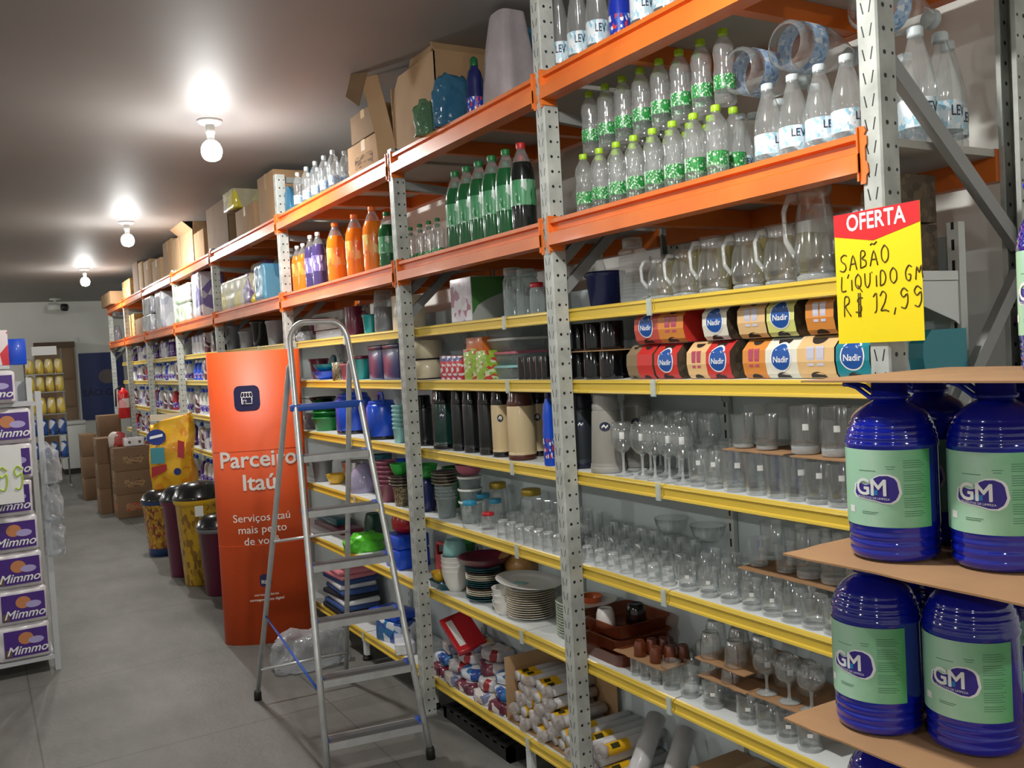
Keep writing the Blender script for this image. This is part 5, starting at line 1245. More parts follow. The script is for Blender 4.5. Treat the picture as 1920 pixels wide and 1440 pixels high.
ESP = proto_upcup(True, 'brown_glaze', 'brown_glaze')
pf = LN(1190, 1300, 1520, 1430)
row(Z, 0.112, (1196, 1214, 1233), pf, TUMS, 0.040, 0.062, 'tumbler', 'narrow clear glass under the brown cups, {} from left', 'glass', 'glasses under the brown cups')
row(Z, 0.165, (1206, 1228, 1250, 1272), LN(1190, 1285, 1520, 1415), TUMS, 0.040, 0.062, 'tumbler', 'narrow clear glass under the brown cups, back row, {} from left', 'glass', 'glasses under the brown cups')
sheet(0.088, 0.215, onx(1274, 1290, 0.15).y, onx(1180, 1260, 0.15).y, Z+0.063, 12, 'small cardboard layer carrying the brown cups')
row(Z, 0.118, (1202, 1232), LN(1200, 1255, 1232, 1270), ESP, 0.046, 0.050, 'espresso_cup', 'glossy brown espresso cup upside down, front row, {} from left', 'cup', 'brown espresso cups', rz=0.9, dz=0.0675)
row(Z, 0.160, (1224, 1258), LN(1224, 1245, 1258, 1260), ESP, 0.046, 0.050, 'espresso_cup', 'glossy brown espresso cup upside down, middle row, {} from left', 'cup', 'brown espresso cups', rz=0.9, dz=0.0675)
row(Z, 0.196, (1246, 1283), LN(1246, 1240, 1283, 1252), ESP, 0.046, 0.050, 'espresso_cup', 'glossy brown espresso cup upside down, rear row, {} from left', 'cup', 'brown espresso cups', rz=0.9, dz=0.0675)
row(Z, 0.125, (1262, 1296), pf, TUM, 0.064, 0.086, 'tumbler', 'clear tumbler right of the brown cups, {} from left', 'glass', 'tumblers on the low shelf')
row(Z, 0.125, (1340, 1405, 1442, 1480, 1520), pf, TUMS, 0.066, 0.082, 'tumbler', 'clear tumbler under the lower cardboard, front row, {} from left', 'glass', 'tumblers on the low shelf')
row(Z, 0.21, (1300, 1340, 1380, 1420, 1462, 1506), LN(1300, 1310, 1506, 1395), TUM, 0.066, 0.082, 'tumbler', 'clear tumbler on the low shelf, middle row, {} from left', 'glass', 'tumblers on the low shelf')
row(Z, 0.29, (1320, 1362, 1404, 1446, 1490), LN(1320, 1285, 1490, 1355), TUM, 0.066, 0.082, 'tumbler', 'clear tumbler on the low shelf, rear row, {} from left', 'glass', 'tumblers on the low shelf')
board(1310, 1310, 1400, 1345, Z+0.088, 0.10, 0.335, 'thin cardboard layer on the low shelf, left piece', seed=14)
board(1404, 1345, 1560, 1410, Z+0.088, 0.11, 0.335, 'thin cardboard layer on the low shelf, right piece', seed=15)
row(Z, 0.135, (1330, 1372), LN(1330, 1300, 1372, 1316), UPC, 0.060, 0.045, 'glass_cup', 'clear glass cup upside down on the left cardboard, {} from left', 'cup', 'glass cups upside down', rz=0.8, dz=0.0925)
row(Z, 0.23, (1322, 1362, 1402), LN(1322, 1275, 1402, 1300), UPC, 0.062, 0.045, 'glass_cup', 'clear glass cup upside down on the left cardboard, rear row, {} from left', 'cup', 'glass cups upside down', rz=0.8, dz=0.0925)
board(1305, 1280, 1398, 1312, Z+0.1385, 0.10, 0.335, 'second thin cardboard layer above the upside down cups', seed=16)
row(Z, 0.14, (1336, 1382), LN(1336, 1275, 1382, 1290), UPN, 0.072, 0.075, 'glass_bowl', 'round clear glass upside down on the upper cardboard, front, {} from left', 'glass', 'round glasses upside down', dz=0.143)
row(Z, 0.23, (1345, 1388, 1430), LN(1345, 1250, 1430, 1275), UPN, 0.072, 0.075, 'glass_bowl', 'round clear glass upside down on the upper cardboard, rear, {} from left', 'glass', 'round glasses upside down', dz=0.143)
row(Z, 0.15, (1440, 1482, 1524), LN(1440, 1330, 1524, 1365), GOB, 0.078, 0.12, 'stem_bowl', 'short stemmed clear glass on the right cardboard, front, {} from left', 'glass', 'short stemmed glasses', dz=0.0925)
row(Z, 0.24, (1430, 1474, 1518), LN(1430, 1300, 1518, 1335), UPN, 0.072, 0.085, 'glass_bowl', 'round clear glass upside down on the right cardboard, {} from left', 'glass', 'round glasses upside down', dz=0.0925)

# ---------- base shelf (z=0.165), near bay: rolls of bags with yellow labels, boxes
Z = SH['base']
mat('roll_white', (206, 204, 206), 0.4, coat=0.3, var=0.08, vscale=20); mat('roll_yellow', (238, 186, 30), 0.4); mat('roll_text', (60, 56, 20), 0.5); mat('card_blue', (24, 50, 120), 0.5); clear('film_roll', tint=(240, 236, 234), edge=(226, 220, 218), fmin=0.22, fmax=0.8, rough=0.15, bump=1.0, bscale=30)
def roll_parts(L, r, yel=True, film=False, seed=0):
    b = MB().tube([(0.006, 0, r), (L*0.5, 0, r), (L, 0, r)], r, 16).mesh('roll', 'roll_white')
    out = [('roll', b)]
    if yel:
        out.append(('wrapper_label', MB().tube([(L*0.05, 0, r), (L*0.42, 0, r)], r*1.02, 18, caps=False).mesh('wrapper_label', 'roll_yellow')))
        bd = MB().grid(lambda u, v: (L*(0.13+0.13*u), -r*1.035*math.sin(0.25+0.9*v), r+r*1.035*math.cos(0.25+0.9*v)), 1, 6).mesh('print_band', 'roll_text')
        out.append(('print_band', bd, None, 1))
        vs, fs = text_mesh('SACOS', r*0.62, 0.012, lambda a_, c: (L*0.195+c*0.9, -r*1.06*math.sin(0.70-a_/r*0.42), r+r*1.06*math.cos(0.70-a_/r*0.42))) if False else (None, None)
    if film: out.append(('film_end', MB().blob(0.045, r*2.3, r*2.3, seed, 0.35, 2.5, sub=2, flat=1.0).mesh('film_end', 'film_roll')))
    return out
random.seed(31)
k = 0
rolls = [(1075+i*22, 1.0, 0.20+0.0*i) for i in range(0)]
ys = onx(1085, 1330, 0.15).y
for i in range(7):
    for lay_ in range(3 if i < 5 else 1):
        L, r = 0.27, 0.0215
        y = ys-0.03-i*0.048+(0.022 if lay_ % 2 else 0); a = random.uniform(-0.10, 0.10)
        M = Matrix.Translation((0.085, y, Z+0.002+lay_*0.040)) @ Matrix.Rotation(a*0.4, 4, 'Z')
        k += 1
        thing('bag_roll', f'white bag roll with yellow label on the base shelf, {ORD[k-1]} from the left', 'roll', roll_parts(L, r, (i+lay_) % 2 == 0, (i+lay_) % 3 == 0, k), M=M, group='bag rolls right of the second upright')
for k, (px, pz, an) in enumerate(((1185, 0.0, 0.9), (1240, 0.0, 0.95))):
    y = onx(px, 1400, 0.12).y-0.03
    M = Matrix.Translation((0.09, y, Z+0.003+pz)) @ Matrix.Rotation(0.5, 4, 'Z') @ Matrix.Rotation(-0.55, 4, 'Y')
    thing('paper_roll', f'pale thick roll leaning back on the base shelf, {ORD[k]} from the left', 'roll', roll_parts(0.30, 0.034, False), M=M, group='leaning pale rolls')
cbox(1290, 1390, 1370, Z, 0.12, 'low brown cardboard box on the base shelf, right of the rolls', 'cardboard', 0.2, hfix=0.20)
cbox(1420, 1500, 1360, Z, 0.12, 'brown cardboard box on the base shelf at the bottom picture edge', 'cardboard_dark', 0.2, hfix=0.22)
# ================================================================ second and third bay of the shop shelves
def col(name, rgb, rough=0.3, **k): return mat(name, rgb, rough, coat=k.pop('coat', 0.3), **k)
col('navy_plastic', (28, 38, 92)); col('royal_plastic', (22, 78, 206)); col('teal_plastic', (28, 150, 150)); col('petrol_plastic', (22, 92, 106)); col('green_plastic', (34, 132, 62)); col('bright_green', (54, 180, 70)); col('lime_plastic', (92, 206, 44))
col('red_plastic', (192, 30, 40)); col('maroon_plastic', (104, 28, 52)); col('pink_plastic', (196, 104, 124)); col('mint_plastic', (150, 206, 204)); col('cream_plastic', (218, 206, 176)); col('yellow_plastic', (222, 176, 48)); col('grey_plastic', (120, 122, 126)); col('orange_plastic', (202, 110, 50))
col('sky_plastic', (40, 150, 190)); col('white_plate', (234, 232, 226)); col('cream_plate', (226, 214, 190)); col('teal_plate', (40, 92, 100)); col('celadon_plate', (206, 216, 200)); col('plate_rim', (70, 50, 44)); col('bottle_green', (20, 66, 52)); col('flask_cream', (214, 192, 150)); col('brown_cap', (84, 40, 28)); col('honey', (190, 140, 80)); col('dusty_pink', (150, 84, 104))
# ---------- top shelf z=1.812
Z = SH['top']
p, w_, h_ = putx(788, 842, 548, Z, 0.36)
thing('storage_tub', 'teal plastic tub behind the rack brace on the top shelf', 'tub', proto_bucket('petrol_plastic', 'grey_plastic'), (0.27, p.y+0.1, Z+0.001), 0, (0.15, 0.15, 0.16))
def gbox(pl, pr, pt, z, x, m, label, d=0.16, name='gift_box', zadd=0.0, parts=None, py=None):
    ya, yb_ = onx(pl, py or pt, x).y, onx(pr, py or pt, x).y; h = onx((pl+pr)/2, pt, x).z-z-zadd
    pr_ = parts or [(None, MB().box((-d/2, -(ya-yb_)/2, 0), (d/2, (ya-yb_)/2, h), bev=0.0015).mesh(name, m))]
    thing(name, label, 'box', pr_, (x+d/2, (ya+yb_)/2, z+zadd+0.0008)); return (ya+yb_)/2, h
printed('blender_print', [(190, 180, 190), (206, 200, 206), (150, 80, 110), (190, 184, 196), (206, 204, 208)], 30, 0.4); col('box_green', (58, 104, 46), 0.4); col('box_grey', (150, 154, 148), 0.4)
ya, yb_ = onx(845, 560, 0.10).y, onx(884, 560, 0.10).y; hb = onx(865, 521, 0.10).z-Z
w = ya-yb_; d = 0.20
thing('appliance_box', 'grey and green kitchen appliance box on the top shelf', 'box', [
    ('carton', MB().box((-d/2, -w/2, 0), (d/2, w/2, hb), bev=0.002).mesh('carton', 'box_grey')),
    ('front_print', MB().box((-d/2-0.0008, -w/2+0.002, 0.004), (-d/2, w/2-0.002, hb-0.003)).mesh('front_print', 'blender_print')),
    ('side_print', MB().add([(-d/2+0.002, -w/2-0.0008, hb-0.004)]+[(-d/2+0.002+(d-0.004)*t, -w/2-0.0008, (hb-0.004)*(0.15+0.55*math.sqrt(t))) for t in [k/8 for k in range(9)]]+[(d/2-0.002, -w/2-0.0008, hb-0.004)], [tuple(range(11))]).mesh('side_print', 'box_green'))], (0.10+d/2, (ya+yb_)/2, Z+0.0008))
JC = proto_jar('tub_clear', False, 'tub_clear'); JRC = proto_jar('red_plastic', False, 'tub_clear')
for k, (px, pt, x) in enumerate(((960, 502, 0.14), (985, 505, 0.16), (962, 500, 0.26), (990, 500, 0.27))):
    q = onx(px, pt, x); lay('jar', f'large clear plastic jar beside the second upright, {("front left", "front right", "rear left", "rear right")[k]}', 'jar', JC, (x, q.y, Z), 0.085, min(q.z-Z, 0.19), 'clear plastic jars')
q = onx(1008, 530, 0.13); lay('jar', 'slim clear jar with red lid against the second upright', 'jar', JRC, (0.125, q.y, Z), 0.06, q.z-Z)
q = onx(1095, 520, 0.2); lay('water_bottle', 'clear bottle behind the brace right of the second upright', 'bottle', LEV, (0.27, q.y, Z), 0.07, 0.2)
p, w_, h_ = putx(1100, 1150, 505, Z, 0.25); lay('storage_tub', 'dark blue tub in the shadow left of the ribbed jar', 'tub', proto_bucket('navy_plastic'), (0.27, p.y, Z), 0.15, 0.13)
# third bay
p, w_, h_ = putx(705, 732, 545, Z, 0.14); lay('canister', 'grey canister with clear domed lid beside the third upright', 'canister', [('body', MB().lathe([(0.42, 0), (0.5, 0.02), (0.5, 0.58), (0.46, 0.6)], 20).mesh('body', 'grey_plastic')), ('dome_lid', MB().lathe([(0.5, 0.59), (0.48, 0.75), (0.42, 0.95), (0.38, 1.0), (0, 1.0)], 20).mesh('dome_lid', 'tub_clear'))], (0.14, p.y, Z), 0.11, h_)
gbox(733, 746, 555, Z, 0.09, 'cream_plastic', 'cream cardboard box between the grey canister and the upright', 0.14)
p, w_, h_ = putx(683, 703, 590, Z, 0.13); lay('cup', 'teal plastic cup left of the grey canister', 'cup', proto_bucket('teal_plastic'), (0.13, p.y, Z), 0.085, h_)
p, w_, h_ = putx(652, 674, 575, Z, 0.15); lay('kettle', 'dark red kettle with handle on the top shelf behind the ladder', 'kettle', proto_mug('maroon_plastic'), (0.15, p.y, Z), 0.11, h_, rz=0.6)
lay('cup', 'dark cup between the red kettle and the teal cup', 'cup', proto_bucket('black_ceramic'), (0.27, onx(680, 590, 0.2).y, Z), 0.08, 0.1)
col('silver_card', (150, 150, 152), 0.4)
for k, (pl, pr, pt, za) in enumerate(((592, 640, 628, 0), (588, 634, 605, 0.052))):
    ya, yb_ = onx(pl, pt, 0.11).y, onx(pr, pt, 0.11).y
    thing('gift_box', f'silver patterned flat box under the ladder arch, {("lower", "upper")[k]} one', 'box', [(None, MB().box((-0.09, -(ya-yb_)/2, 0), (0.09, (ya-yb_)/2, 0.048), bev=0.002).mesh('gift_box', 'silver_card'))], (0.20, (ya+yb_)/2, Z+za+0.001), group='silver flat boxes')
put_bag(556, 590, 622, Z, 0.13, 'film', 33, 'crumpled clear bag left of the silver boxes', d=0.12)
p, w_, h_ = putx(580, 612, 585, Z, 0.28); lay('storage_tub', 'dark maroon tub at the back behind the ladder arch', 'tub', proto_bucket('maroon_plastic'), (0.28, p.y, Z), 0.15, 0.15)
# ---------- high shelf z=1.567
Z = SH['high']
for k in range(2):
    p = onx(800, 690, 0.15)
    thing('canister', f'cream canister with black bands right of the third upright, {("lower", "upper")[k]} one', 'canister', [('body', MB().lathe([(0.48, 0.04), (0.5, 0.06), (0.5, 0.94), (0.48, 0.96)], 28).mesh('body', 'cream_plastic')), ('band', MB().lathe([(0.47, 0), (0.505, 0.005), (0.505, 0.055), (0.47, 0.06)], 28).mesh('band', 'black_ceramic')), ('lid', MB().lathe([(0.505, 0.93), (0.505, 0.95), (0.42, 1.0), (0, 1.0)], 28).mesh('lid', 'cream_plastic'))], (0.15, p.y, Z+0.001+k*0.093), 0, (0.155, 0.155, 0.092), group='cream canisters')
printed('red_small_box', [(196, 44, 52), (220, 210, 214), (196, 44, 52), (54, 60, 130), (196, 44, 52)], 40, 0.4, (1, 1, 2)); printed('green_small_box', [(140, 176, 48), (152, 186, 60), (206, 214, 180), (140, 176, 48), (190, 60, 50)], 45, 0.4, (1, 1, 2))
k = 0
for pl, pr in ((824, 834), (834, 844), (844, 854), (854, 864)):
    k += 1; gbox(pl, pr, 668, Z, 0.09, 'red_small_box', f'small red and white box in a row right of the canisters, {ORD[k-1]} from left', 0.09)
yy, hh = gbox(868, 890, 655, Z, 0.09, 'green_small_box', 'lime green box beside the small red boxes', 0.12)
gbox(891, 911, 658, Z, 0.09, 'green_small_box', 'lime green box with white stripe left of the food containers', 0.12)
gbox(873, 903, 633, Z, 0.10, 'orange_plastic', 'orange brown box lying on top of the lime boxes', 0.10, zadd=0.108)
def tub(w, d, h, lm):
    b = MB(); R = rrect(d, w, 0.03, 4); n = len(R)
    r0 = [(x*0.82, y*0.86, 0) for x, y in R]; r1 = [(x*0.95, y*0.95, h*0.84) for x, y in R]
    b.add(r0+r1, [tuple(reversed(range(n)))]+[(i, (i+1) % n, n+(i+1) % n, n+i) for i in range(n)], 0, True)
    l = MB(); l.prism(R, 'z', h*0.82, h*0.97).prism([(x*0.92, y*0.92) for x, y in R], 'z', h*0.97, h)
    return [('body', b.mesh('body', 'tub_clear')), ('lid', l.mesh('lid', lm))]
yc = onx(962, 680, 0.2).y
for k, lm in enumerate(('mint_plastic', 'pink_plastic', 'white_plate', 'white_plate')):
    thing('food_container', f'clear rectangular food container with {("mint lid, bottom", "pink lid, second", "white lid, third", "white lid, topmost")[k]} of its stack', 'food container', tub(0.24, 0.19, 0.054, lm), (0.22, yc, Z+0.001+k*0.0548), group='stacked food containers')
k = 0
for px in (980, 991, 1002, 1013, 1024):
    k += 1; lay('cup', f'narrow black cup in front of the containers, {ORD[k-1]} from the left', 'cup', proto_mug('black_ceramic')[:1], (0.105, onx(px, 690, 0.105).y, Z), 0.040, 0.085, 'narrow black cups')
# third bay, high shelf
for k, (pl, pr, pt) in enumerate(((690, 716, 648), (717, 748, 645))):
    ya, yb_ = onx(pl, 680, 0.10).y, onx(pr, 680, 0.10).y; h = onx((pl+pr)/2, pt, 0.1).z-Z; w = (ya-yb_)*0.97
    b = MB().box((-0.09, -w/2, 0), (0.09, w/2, h*0.90), bev=0.008); l = MB().box((-0.092, -w/2-0.001, h*0.88), (0.092, w/2+0.001, h), bev=0.006)
    thing('canister', f'navy blue square tin left of the third upright, {("left", "right")[k]} one', 'tin', [('body', b.mesh('body', 'navy_plastic')), ('lid', l.mesh('lid', 'navy_plastic'))], (0.19, (ya+yb_)/2, Z+0.001), group='navy square tins')
p, w_, h_ = putx(661, 688, 680, Z, 0.14); lay('bucket', 'small turquoise bucket with maroon rim left of the navy tins', 'bucket', proto_bucket('teal_plastic')+[('rim', MB().lathe([(0.505, 0.86), (0.51, 0.88), (0.51, 0.99), (0.5, 1.0)], 24, cap=False).mesh('rim', 'maroon_plastic'))], (0.14, p.y, Z), 0.125, 0.13)
p, w_, h_ = putx(590, 622, 685, Z, 0.14); lay('bowl', 'royal blue bowl behind the ladder, under the turquoise one', 'bowl', proto_bowl('royal_plastic'), (0.16, p.y, Z), 0.17, 0.05)
lay('bowl', 'turquoise bowl stacked on the royal blue bowl', 'bowl', proto_bowl('teal_plastic'), (0.16, p.y, Z+0.052), 0.165, 0.042)
lay('platter', 'round teal tray leaning at the back behind the bowls', 'tray', [(None, MB().lathe([(0.5, 0), (0.5, 0.03), (0.46, 0.035), (0, 0.04)], 30).mesh('platter', 'petrol_plastic'))], (0.3, onx(620, 660, 0.3).y, Z), 0.2, 0.2) if False else thing('platter', 'round teal tray standing on edge behind the bowls', 'tray', [(None, MB().lathe([(0.075, 0), (0.075, 0.008), (0.06, 0.012), (0, 0.010)], 30).mesh('platter', 'petrol_plastic'))], M=Matrix.Translation((0.305, onx(622, 665, 0.305).y, Z+0.077)) @ Matrix.Rotation(-1.35, 4, 'Y'))
p, w_, h_ = putx(572, 590, 690, Z, 0.14); lay('pot', 'dark maroon pot half hidden behind the orange column', 'pot', proto_bucket('maroon_plastic'), (0.2, p.y, Z), 0.13, 0.13)
printed('snack_black', [(36, 30, 26), (180, 150, 70), (36, 30, 26), (60, 50, 40), (210, 200, 180)], 40, 0.4)
lay('snack_tin', 'black tin with gold print right of the blue bowl', 'tin', [(None, MB().lathe([(0.5, 0), (0.5, 1), (0, 1)], 20).mesh('snack_tin', 'snack_black'))], (0.11, onx(636, 690, 0.11).y, Z), 0.08, 0.10)
lay('cup', 'pink cup beside the turquoise bucket', 'cup', proto_bucket('pink_plastic'), (0.11, onx(650, 690, 0.11).y, Z), 0.07, 0.09)
# ---------- eye shelf z=1.25
Z = SH['eye']
col('flask_black', (26, 28, 30)); col('flask_green', (18, 54, 48))
TB = proto_thermos('flask_black', 'black_ceramic', False); TG = proto_thermos('flask_green', 'black_ceramic', True); TC_ = proto_thermos('flask_cream', 'black_ceramic', True); TN = proto_thermos('flask_cream', 'brown_cap', False)
for i, (px, pr_, w, h, lab) in enumerate(((798, TB, 0.095, 0.24, 'black vacuum flask nearest the third upright'), (836, TG, 0.112, 0.28, 'dark green vacuum flask with badge'), (865, TB, 0.075, 0.28, 'slim black vacuum flask right of the green one'), (888, TB, 0.082, 0.283, 'slim black vacuum flask in the middle of the flasks'), (917, TB, 0.082, 0.286, 'slim black vacuum flask left of the cream flasks'), (943, TC_, 0.085, 0.288, 'cream vacuum flask with black lid and dark badge'), (980, TN, 0.115, 0.288, 'wide cream vacuum flask with brown lid and barcode'), (1012, TC_, 0.085, 0.286, 'cream vacuum flask with badge behind the wide one'))):
    x = 0.14 if px != 1012 else 0.25
    lay('vacuum_flask', lab, 'vacuum flask', pr_, (x, onx(px, 850, x).y, Z), w, h, 'vacuum flasks in the second bay', rz=-0.6)
BT = proto_squeeze('royal_plastic', 'spray_navy'); lay('cleaner_bottle', 'blue spray bottle with red print left of the second upright', 'bottle', BT, (0.10, onx(1033, 870, 0.10).y, Z), 0.05, 0.29)
def cooler(w, h):
    b = MB().lathe([(0.46, 0.06), (0.5, 0.08), (0.5, 0.72), (0.42, 0.80)], 26).mesh('body', 'royal_plastic'); l = MB().lathe([(0.43, 0.79), (0.40, 0.86), (0.2, 0.88), (0, 0.88)], 26).mesh('lid', 'royal_plastic')
    f = MB().lathe([(0.45, 0), (0.49, 0.01), (0.49, 0.07), (0.46, 0.08)], 26).mesh('base_ring', 'black_ceramic')
    h_ = MB().tube([(0, -0.40, 0.78), (0, -0.38, 0.98), (0, -0.30, 1.03), (0, 0.30, 1.03), (0, 0.38, 0.98), (0, 0.40, 0.78)], 0.04, 8).mesh('handle', 'royal_plastic')
    return [('body', b), ('lid', l), ('base_ring', f), ('handle', h_)]
CO = cooler(1, 1)
lay('cooler_jug', 'larger royal blue cooler jug behind the ladder, left one', 'jug', CO, (0.20, onx(665, 800, 0.20).y, Z), 0.21, 0.27, rz=-0.2)
lay('cooler_jug', 'royal blue cooler jug with raised handle, right of the larger one', 'jug', CO, (0.155, onx(717, 800, 0.155).y, Z), 0.165, 0.235, rz=-0.2)
p, w_, h_ = putx(587, 635, 792, Z, 0.16)
for k in range(3): lay('bucket', f'green plastic basin, {("bottom", "middle", "topmost")[k]} of its stack behind the ladder', 'basin', proto_bucket('green_plastic'), (0.17, p.y, Z+0.035*k), 0.19, 0.085, 'green basins') if k < 3 else None
PANM = [('bowl', MB().lathe([(0.40, 0), (0.5, 0.8), (0.5, 1.0), (0.48, 1.0), (0.39, 0.1), (0, 0.08)], 26).mesh('bowl', 'black_ceramic')), ('handle', MB().tube([(-0.48, 0.1, 0.8), (-0.8, 0.2, 1.0), (-1.1, 0.3, 1.1)], 0.05, 8).mesh('handle', 'black_ceramic'))]
lay('frying_pan', 'black frying pan lying on the green basins', 'pan', PANM, (0.18, onx(606, 760, 0.18).y, Z+0.165), 0.17, 0.04)
for k in range(6): lay('cup', f'pale mint cup in the nested stack left of the third upright, {ORD[k]} from the bottom', 'cup', proto_bucket('mint_plastic'), (0.115, onx(751, 835, 0.115).y, Z+0.022*k), 0.072, 0.08, 'nested mint cups')
put_bag(566, 590, 775, Z, 0.15, 'film_grey', 36, 'grey wrapped item between the column and the green basins', d=0.1)
# ---------- middle shelf z=0.925
Z = SH['mid']
JL = {c: proto_jar(c) for c in ('sky_plastic', 'red_plastic', 'lid_gold')}
for k, (px, x, c, w, h, lab) in enumerate(((884, 0.11, 'sky_plastic', 0.075, 0.115, 'glass jar with sky blue lid, front'), (917, 0.11, 'red_plastic', 0.062, 0.085, 'small glass jar with red lid'), (908, 0.20, 'sky_plastic', 0.08, 0.13, 'glass jar with sky blue lid, second row left'), (932, 0.20, 'sky_plastic', 0.065, 0.12, 'glass jar with sky blue lid, second row right'), (938, 0.28, 'lid_gold', 0.09, 0.17, 'tall glass jar with gold lid, left of two'), (1000, 0.28, 'lid_gold', 0.10, 0.17, 'tall glass jar with gold lid, right of two'))):
    lay('jar', lab+' on the middle shelf', 'jar', JL[c], (x, onx(px, 1000, x).y, Z), w, h)
q = onx(838, 960, 0.14)
for k in range(4): lay('food_bowl', f'clear deep container in the nested stack beside the third upright, {ORD[k]} from the bottom', 'container', proto_bucket('tub_clear'), (0.14, q.y, Z+0.0165*k), 0.105, 0.10, 'nested clear containers')
PLC = proto_plate('cream_plate'); PLB = proto_plate('plate_rim'); PLW = proto_plate('white_plate'); PLT = proto_plate('teal_plate'); PLG = proto_plate('celadon_plate')
for k in range(8): lay('plate', f'{"cream" if k % 2 == 0 else "dark rimmed"} small dish stacked on the clear containers, {ORD[k]} from the bottom', 'dish', PLC if k % 2 == 0 else PLB, (0.14, q.y, Z+0.152+0.0075*k), 0.13, 0.012, 'small dishes on the clear containers')
q = onx(884, 985, 0.15)
for k in range(3): lay('storage_jar', f'tall clear plastic tub with white rim, {("bottom", "middle", "top")[k]} of its stack', 'tub', [('body', proto_bucket('tub_clear')[0][1]), ('rim', MB().lathe([(0.505, 0.9), (0.515, 0.92), (0.515, 0.99), (0.5, 1.0)], 24, cap=False).mesh('rim', 'white_plate'))], (0.165, q.y+0.02, Z+0.055*k), 0.11, 0.10, 'clear tubs with white rims')
lay('bowl', 'pink bowl on top of the clear tubs', 'bowl', proto_bowl('pink_plastic'), (0.165, q.y+0.02, Z+0.212), 0.13, 0.05)
q = onx(808, 960, 0.17); lay('vase', 'navy blue vase right of the third upright', 'vase', [(None, MB().lathe([(0.38, 0), (0.48, 0.15), (0.5, 0.5), (0.42, 0.85), (0.36, 1.0), (0.33, 1.0), (0.38, 0.8), (0, 0.1)], 24).mesh('vase', 'navy_plastic'))], (0.15, q.y, Z), 0.10, 0.16)
lay('bowl', 'bright green bowl resting on the navy vase', 'bowl', proto_bowl('bright_green'), (0.15, q.y, Z+0.162), 0.13, 0.065)
lay('bowl', 'dark green bowl at the back of the middle shelf', 'bowl', proto_bowl('green_plastic'), (0.30, onx(850, 880, 0.30).y, Z), 0.12, 0.2)
yA, yB = onx(945, 1010, 0.11).y, onx(1050, 1055, 0.11).y
for r in range(4):
    for i in range(7):
        lay('small_cup', f'clear patterned glass left of the second upright, {("front", "second", "third", "rear")[r]} row, {ORD[i]} from the left', 'glass', (UPN, TUMF, GOB, TUMF)[r], (0.11+r*0.062, yA+(yB-yA)*i/6+0.02*(r % 2), Z), 0.058, 0.07+0.018*r, 'clear glasses left of the second upright')
# third bay, middle shelf
lay('cake_dome', 'lilac tinted plastic dome behind the ladder tread', 'dome', [('dome', MB().lathe([(0.5, 0), (0.5, 0.25), (0.46, 0.55), (0.34, 0.82), (0.15, 0.97), (0, 1.0)], 28).mesh('dome', 'jug_purple')), ('knob', MB().lathe([(0.06, 0.98), (0.08, 1.06), (0, 1.1)], 12).mesh('knob', 'jug_purple'))], (0.17, onx(684, 930, 0.17).y, Z), 0.17, 0.16)
q = onx(728, 945, 0.13)
for k in range(6): lay('bowl', f'dusty pink tapered pot in the nested stack, {ORD[k]} from the bottom', 'pot', proto_bucket('dusty_pink'), (0.13, q.y, Z+0.024*k), 0.115, 0.095, 'nested dusty pink pots')
q = onx(754, 955, 0.125)
lay('tumbler', 'dark patterned glass left of the third upright under the cream dishes', 'glass', [('wall', proto_bucket('snack_black')[0][1])], (0.125, q.y, Z), 0.085, 0.10)
for k in range(6): lay('plate', f'{"cream" if k % 2 == 0 else "dark rimmed"} small dish on the dark glass, {ORD[k]} from the bottom', 'dish', PLC if k % 2 == 0 else PLB, (0.125, q.y, Z+0.102+0.008*k), 0.12, 0.012, 'small dishes on the dark glass')
lay('bowl', 'bright green bowl on the cream dishes left of the third upright', 'bowl', proto_bowl('bright_green'), (0.125, q.y, Z+0.155), 0.10, 0.06)
lay('bowl', 'steel strainer bowl tilted behind the lilac dome', 'bowl', proto_bowl('steel'), (0.25, onx(668, 900, 0.25).y, Z), 0.17, 0.14)
lay('pot', 'grey brown pot beside the orange column', 'pot', proto_bucket('grey_plastic'), (0.15, onx(606, 900, 0.15).y, Z), 0.14, 0.14)
lay('bowl', 'mustard yellow bowl right of the grey brown pot', 'bowl', proto_bowl('yellow_plastic'), (0.17, onx(632, 905, 0.17).y, Z), 0.13, 0.06)
lay('ball', 'dark teal round pot at the back above the pink pots', 'pot', proto_bowl('petrol_plastic'), (0.285, onx(716, 880, 0.285).y, Z), 0.13, 0.2)
lay('bowl', 'royal blue bowl at the back left of the third upright', 'bowl', proto_bowl('royal_plastic'), (0.29, onx(752, 880, 0.29).y, Z), 0.12, 0.19)
# ---------- low shelf z=0.59
Z = SH['low']
def stack(px, py, x, n, parts, w, h, step, fmt, name='plate', cat='plate', grp=None, z0=0.0):
    q = onx(px, py, x)
    for k in range(n): lay(name, fmt.format(ORD[k]), cat, parts[k % len(parts)] if isinstance(parts[0], list) else parts, (x, q.y, Z+z0+k*step), w, h, grp)
    return q.y
yv = stack(1001, 1190, 0.20, 13, [PLW, PLC], 0.21, 0.018, 0.0092, 'white dinner plate, {} from the bottom, in the stack left of the second upright', grp='dinner plates in the tall stack')
thing('platter', 'large white oval platter lying on the dinner plate stack', 'platter', PLW, (0.19, yv+0.0, Z+0.1305), 0.0, (0.24, 0.36, 0.024))
q = onx(978, 1112, 0.12)
thing('price_sticker', 'pale blue sticker on the white oval platter', 'sticker', [(None, MB().box((-0.02, -0.03, 0), (0.02, 0.03, 0.0006)).mesh('price_sticker', 'mint_plastic'))], (0.165, yv+0.03, Z+0.138), 0.4)
stack(1095, 1210, 0.22, 12, [PLG], 0.20, 0.018, 0.0105, 'pale celadon plate, {} from the bottom, in the stack behind the second upright', grp='celadon plates')
stack(1110, 1190, 0.22, 1, [PLW], 0.20, 0.02, 0.01, 'white plate crowning the celadon stack, {}', grp=None, z0=0.128)
